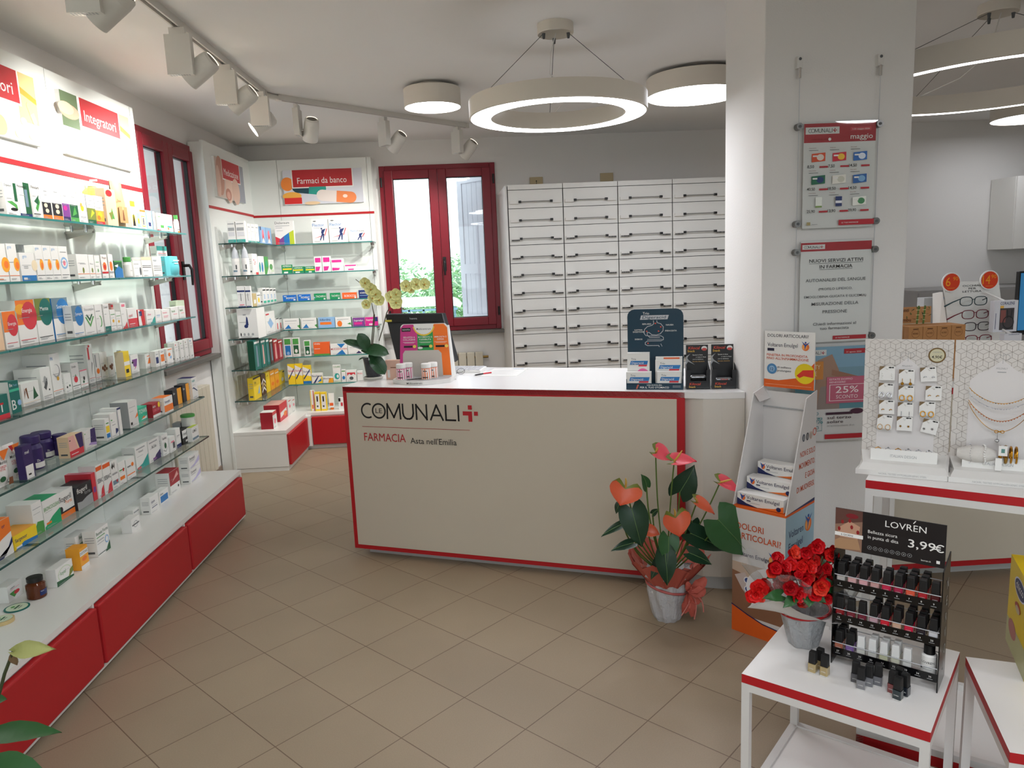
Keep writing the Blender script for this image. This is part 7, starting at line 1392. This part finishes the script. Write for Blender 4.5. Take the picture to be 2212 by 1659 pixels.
for i, (z0, sag, mt, lab) in enumerate(((.27, .045, 'ff', 'fine gold necklace with tiny beads, highest of four'), (.253, .045, SLV, 'silver bead necklace, second from the top'), (.232, .06, 'gg', 'gold necklace with red drops, third from the top'), (.225, .085, GLD, 'thin gold necklace with a knot, lowest of four'))):
    m = MB(); pts = [Vector((.04+.165*t, .1, z0-sag*math.sin(PI*t)**.8)) for t in [k/24 for k in range(25)]]; m.tube(pts, .0009, mt if not isinstance(mt, str) else GLD, 5)
    for k in range(1, 24):
        if i == 3: continue
        m.ball(pts[k]-Vector((0, .001, .001)), .0016 if i < 2 else .0022, ('k' if i == 0 and k % 5 == 0 else SLV if i == 1 else 'b0603c') if i != 0 or k % 5 == 0 else GLD, 4)
    if i == 3:
        m.tube([Vector((.1225+.012*math.cos(t), .099, z0-sag+.004*math.sin(2*t))) for t in [2*PI*q/16 for q in range(17)]], .0012, GLD, 5)
    o = m.build('necklace', loc=R2_ @ Vector((0, 0, 0)), rz=rzJ); tag(o, lab+' on the right jewellery display', 'necklace')
m = MB(); m.tube([(0, 0, .03), (0, 0, .012)], .0007, SLV, 5); m.ball((0, 0, .006), .006, SLV, 6); m.ball((0, -.004, .006), .003, 'w', 5); tag(m.build('pendant', loc=R2_ @ Vector((.118, .098, .107)), rz=rzJ), 'silver heart pendant hanging in the middle of the right jewellery display', 'pendant')
m = MB(); m.grid(lambda u, v: (.015+.1*u, .06+.026*math.cos(2*PI*v)*(.55+.45*math.sin(PI*u)), .077+.026*math.sin(2*PI*v)*(.55+.45*math.sin(PI*u))), 10, 12, M('cushion_cloth', 'd2cec8', .7, bump=.3)); o = m.build('bracelet_cushion', loc=R2_ @ Vector((0, 0, 0)), rz=rzJ); tag(o, 'white cushion carrying a pearl bracelet, in the right jewellery display', 'cushion')
for x, mt, lab in ((.05, SLV, 'thin silver bracelet round the white cushion'), (.085, 'w', 'pearl bracelet round the white cushion')):
    m = MB(); [m.ball((x+.002*math.sin(k), .06+.028*math.cos(t), .077+.028*math.sin(t)), .0028 if mt == 'w' else .0013, mt, 4) for k, t in enumerate([2*PI*q/24 for q in range(24)])]; tag(m.build('bracelet', loc=R2_ @ Vector((0, 0, 0)), rz=rzJ), lab, 'bracelet')
for i in range(4):
    m = MB(); x = .125+.013*i; m.tube([(x, .065+.024*math.cos(t), .08+.024*math.sin(t)) for t in [2*PI*q/20 for q in range(21)]], .003+.002*(i == 1), GLD if i != 1 else M('gold_band', 'a8823c', .15, 1), 6); tag(m.build('bangle', loc=R2_ @ Vector((0, 0, 0)), rz=rzJ), f"gold bangle, {['leftmost', 'second and widest', 'third', 'rightmost'][i]} of four beside the white cushion", 'bangle')
m = MB(); m.box((0, 0, 0), (.022, .001, .03), 'w'); F = Face(m, (0, 0, 0), (1, 0, 0), (0, 0, 1), .022, .03); F.rect(.3, .3, .7, .7, '5c8c84'); m.box((-.006, .001, -.045), (.01, .002, -.008), 'w'); tag(m.build('price_tag', loc=R2_ @ Vector((.118, .033, .083)), rz=rzJ), 'small white paper tag hanging before the gold bangles', 'tag')
# ================================================================ RIGHT HAND ROOM
root = empty('second_counter', (1.86, 3.24, 0), 'second counter with a beige front and red frame, in the right hand room', 'counter')
P_ = lambda mb, name, bev=0: part(mb, name, root, bev)
P_(MB().box((1.85, 3.26, .07), (3.5, 3.9, .93), LAM), 'counter_body'); P_(MB().box((1.85, 3.24, .93), (3.5, 3.92, .96), M('counter_top', 'e9e8e6', .22)), 'counter_top')
P_(MB().box((1.87, 3.30, 0), (3.48, 3.85, .07), M('plinth_grey', 'b9bab8', .4)), 'plinth')
P_(MB().box((1.88, 3.234, .085), (3.45, 3.26, .90), BEIGE), 'front_panel')
m = MB(); m.box((1.85, 3.24, .055), (3.5, 3.26, .085), REDL); m.box((1.85, 3.24, .90), (3.5, 3.26, .928), REDL); m.box((1.85, 3.24, .085), (1.88, 3.26, .90), REDL); P_(m, 'red_frame')
# kraft display with small boxes, on the second counter
CZ = .9606
r = empty('counter_display_stand', (1.86, 3.33, CZ), 'kraft cardboard display with a bamboo picture, on the second counter', 'display stand'); KR = M('kraft_board', 'b98656', .7)
kq = lambda x, y, Y=3.45: rel(atY(1840+x/5.53, 560+y/5.53, Y), r.location)
a_, b_ = kq(500, 775), kq(950, 560); m = MB(); m.box((a_.x, .12, 0), (b_.x, .126, a_.z), 'd8c4a4'); m.box((a_.x, .12, a_.z), (b_.x, .126, b_.z), KR)
F = Face(m, (a_.x, .12, a_.z), (1, 0, 0), (0, 0, 1), b_.x-a_.x, b_.z-a_.z); rn = random.Random(5)
for x in (.63, .8): F.line([(x, 0), (x+.03, 1)], .009, '5f7a3a'); [F.line([(x-.03, y), (x+.05, y)], .003, 'c8cc98') for y in (.2, .5, .8)]
for k in range(22): x, y = rn.uniform(.35, .98), rn.uniform(.1, .9); t = rn.uniform(0, 6.28); F.poly([(x, y), (x+.1*math.cos(t)-.01, y+.14*math.sin(t)), (x+.14*math.cos(t), y+.2*math.sin(t)), (x+.1*math.cos(t)+.02, y+.12*math.sin(t))], rn.choice(['3c5a30', '4c6a3a', '2c4028']))
F.text('denti', .12, .72, .017, 'dk2', bold=.01); F.text('bambu', .1, .12, .017, '6a3c1c', bold=.01); m.build('header_card', r); m = MB(); m.box((a_.x-.01, -.02, 0), (a_.x+.27, .12, .12), KR); m.build('tray_box', r)
a_k = r.location.x+a_.x-.006
for j in range(3):
    for i in range(4):
        p = atY(1865+34.5*i*1.0, 735-3*j, 3.31+.045*j); m = MB(); m.box((-.033, 0, 0), (.033, .04, .13), M('kraft_pack', 'b5814f', .7), 'b'); F = Face(m, (-.033, 0, 0), (1, 0, 0), (0, 0, 1), .066, .13); F.ring(.5, .75, .018, .0195, '7a5030', n=20); F.text('NORD', .5, .72, .008, '6a4020', width=.026, align='c', bold=.01); F.rect(.3, .9, .7, .93, '5a3418')
        if i > 3: continue
        tag(m.build('kraft_pack', loc=(a_k+.035+i*.068, 3.315+.043*j, CZ+.1206)), f"small kraft box with a round stamp, {['leftmost', 'second', 'third', 'fourth', 'fifth'][i]} in the {ROWN[j]} row of the bamboo display", 'box', 'small kraft boxes in the bamboo display')
# reading glasses display
GP = Vector((2.12, 3.52, CZ)); r = empty('glasses_display', (2.32, 3.46, CZ), 'white reading glasses display with two orange price discs', 'display stand'); GO = r.location
gq = lambda x, y, Y=3.5: rel(atY(1940+x/4.669, 570+y/4.669, Y), GO)
m = MB(); q0, q1, q2, q3 = gq(520, 755), gq(1090, 755), gq(1015, 175), gq(455, 180); zb = 0
dn = lambda p, q, z: p+(p-q)*((p.z-z)/(q.z-p.z))
l0, r0 = dn(q0, q3, 0), dn(q1, q2, 0); m.hull8([l0, r0, r0+Vector((0, .006, 0)), l0+Vector((0, .006, 0))], [q3, q2, q2+Vector((0, .006, 0)), q3+Vector((0, .006, 0))], 'w')
m.hull8([l0+Vector((-.03, .1, 0)), l0, l0+Vector((0, .02, 0)), l0+Vector((-.03, .12, 0))], [q3+Vector((.0, .06, -.06)), q3+Vector((0, 0, -.05)), q3+Vector((0, .02, -.05)), q3+Vector((0, .08, -.06))], 'pw')
F = Face(m, q0-Vector((0, .001, 0)), (1, 0, 0), (0, 0, 1), (q2-q0).x, (q2-q0).z)
fx = lambda x: (gq(x, 400).x-q0.x)/F.w; fz = lambda y: (gq(700, y).z-q0.z)/F.h
for k, t in enumerate(('OCCHIALI', 'PER', 'LETTURA')): F.text(t, fx(738), fz(230+29*k), .0088, 'k', width=(.098, .038, .094)[k], align='c', bold=.01)
m.build('display_panel', r)
for x, y, big in ((535, 185, '6'), (920, 163, '14')):
    c = gq(x, y, 3.49); m = MB(); m.tube([c+Vector((0, .003, 0)), c-Vector((0, .002, 0))], .047, 'w', 36); F = Face(m, c-Vector((.047, .0021, .047)), (1, 0, 0), (0, 0, 1), .094, .094); F.circ(.5, .5, .042, 'd8401c'); F.text(big, .2 if big == '6' else .13, .3, .042, 'f0a020', width=.024 if big == '6' else .038); F.text('90', .58, .58, .018, 'f0a020', width=.025); F.rect(.3, .18, .7, .21, 'e08030'); m.build('price_disc', r)
def eyewear(x0, y0, x1, y1, hexc, lab, name='reading_glasses'):
    c0, c1 = gq(x0, y0, 3.44), gq(x1, y1, 3.44); w_ = (c1-c0).x; o_ = empty(name, GO+(c0+c1)/2, lab, 'glasses', group='reading glasses on the display'); fm = M('frame_'+hexc, hexc, .25); m = MB(); hw = w_*.23
    for s_ in (-1, 1):
        cx = s_*w_*.27; pts = []
        for k in range(21):
            t = 2*PI*k/20; cc, ss = math.cos(t), math.sin(t); pts.append((cx+hw*(abs(cc)**.7)*(1 if cc > 0 else -1), 0, hw*.68*(abs(ss)**.7)*(1 if ss > 0 else -1)))
        m.tube(pts, .0022, fm, 6)
    m.tube([(-w_*.06, 0, .006), (0, -.003, .01), (w_*.06, 0, .006)], .002, fm, 6); m.build('glasses_frame', o_)
    m = MB()
    for s_ in (-1, 1): m.add([(s_*w_*.27+hw*.95*math.cos(2*PI*k/16), .001, hw*.62*math.sin(2*PI*k/16)) for k in range(16)], [tuple(range(16))], PANE)
    m.build('lenses', o_)
    MB().tube([(-w_*.5, .0, .012), (-w_*.72, .01, -.002), (-w_*.98, .02, -.022)], [.0025, .003, .004], fm, 6).build('temple', o_); MB().tube([(w_*.5, 0, .012), (w_*.55, .04, .0)], .0025, fm, 6).build('temple', o_)
eyewear(625, 375, 895, 375, '1c3a40', 'black and teal reading glasses, top pair of the display'); eyewear(645, 512, 910, 505, '6c1c2c', 'dark red reading glasses, second pair of the display')
eyewear(665, 635, 925, 625, '2c1c28', 'dark violet reading glasses, third pair of the display'); eyewear(680, 765, 940, 755, '7a2030', 'red reading glasses, lowest visible pair of the display')
for x0, y0, x1, y1, lab, Y in ((955, 690, 1215, 365, 'boxed dark glasses in a white window pack hanging on the display', 3.36), (1065, 800, 1250, 700, 'white window pack just above the right jewellery display', 3.3)):
    c0, c1 = atY(1940+x0/4.669, 570+y0/4.669, Y), atY(1940+x1/4.669, 570+y1/4.669, Y); wd, hh = (c1-c0).x, (c1-c0).z; z0 = c0.z
    o_ = empty('glasses_pack', c0, lab, 'box'); m = MB(); m.box((0, 0, 0), (wd, .03, hh), 'dcdce2'); F = Face(m, (0, 0, 0), (1, 0, 0), (0, 0, 1), wd, hh); F.text('CORALENS', .25, .87, min(.013, hh*.1), 'nb', width=wd*.6, bold=.02)
    if hh > .1: F.rect(.25, .06, .85, .76, '4a4446'); F.rect(.28, .3, .5, .7, '8a5450'); F.rect(.25, .76, .4, .84, 'e8b450'); F.ring(.62, .3, .026, .031, '26282c', el=.9); F.line([(.55, .7), (.58, .45)], .004, '26282c'); F.line([(.75, .7), (.72, .45)], .004, '26282c'); F.line([(.08, .1), (.08, .6)], .002, 'nb')
    m.build('pack', o_); MB().tube([(wd*.3, .12, hh+.035), (wd*.5, .015, hh-.002)], .005, 'w', 8).build('display_hook', o_)
p = atY(1995, 700, 3.6); m = MB(); m.box((-.05, 0, 0), (.05, .06, .36), 'a9abac'); m.box((.045, -.001, 0), (.05, 0, .36), 'sb'); tag(m.build('file_folder', loc=(p.x+.06, 3.62, CZ)), 'grey upright folder between the bamboo display and the reading glasses', 'folder')
# monitor, wall cabinet and low cabinet
r = empty('monitor', (2.84, 3.7, CZ), 'blue lit monitor at the right picture edge on the second counter', 'monitor', rz=.15); m = MB(); c0 = rel(atY(2195, 675, 3.7), r.location); c1 = rel(atY(2212, 590, 3.7), r.location)
m.box((c0.x-.005, 0, .14), (c0.x+.5, .02, .47), BLACK); m.build('bezel', r, bev=.003); m = MB(); m.box((c0.x+.005, -.001, .165), (c0.x+.49, 0, .46), M('screen_blue', '2c6c98', .3, emit=.5)); m.build('screen', r); m = MB(); m.prism([(c0.x+.13, -.08), (c0.x+.37, -.08), (c0.x+.37, .1), (c0.x+.13, .1)], 0, .012, BLACK); m.bar((c0.x+.25, .02, .01), (c0.x+.25, .02, .2), .05, BLACK); m.build('monitor_stand', r)
a_ = atY(2188, 538, 6.74); b_ = atY(2190, 380, 6.74); r = empty('wall_cabinet', (a_.x, 6.74, a_.z), 'white wall cabinet high on the back wall at the right picture edge', 'cabinet'); MB().box((0, .02, 0), (1.2, .35, b_.z-a_.z), LAM).build('cabinet_body', r); MB().box((.002, 0, .002), (.598, .02, b_.z-a_.z-.002), LAM).build('cabinet_door', r); MB().box((.602, 0, .002), (1.198, .02, b_.z-a_.z-.002), LAM).build('cabinet_door', r)
a_ = atY(1985, 629, 6.5); r = empty('low_cabinet', (a_.x, 6.5, 0), 'grey cabinet against the far wall behind the reading glasses display', 'cabinet'); MB().box((0, .02, 0), (1.8, .59, a_.z), M('cabinet_grey', '9a9896', .5)).build('cabinet_body', r); MB().box((.01, 0, .08), (.895, .02, a_.z-.02), M('cabinet_grey', '9a9896', .5)).build('cabinet_door', r); MB().box((.905, 0, .08), (1.79, .02, a_.z-.02), M('cabinet_grey', '9a9896', .5)).build('cabinet_door', r)
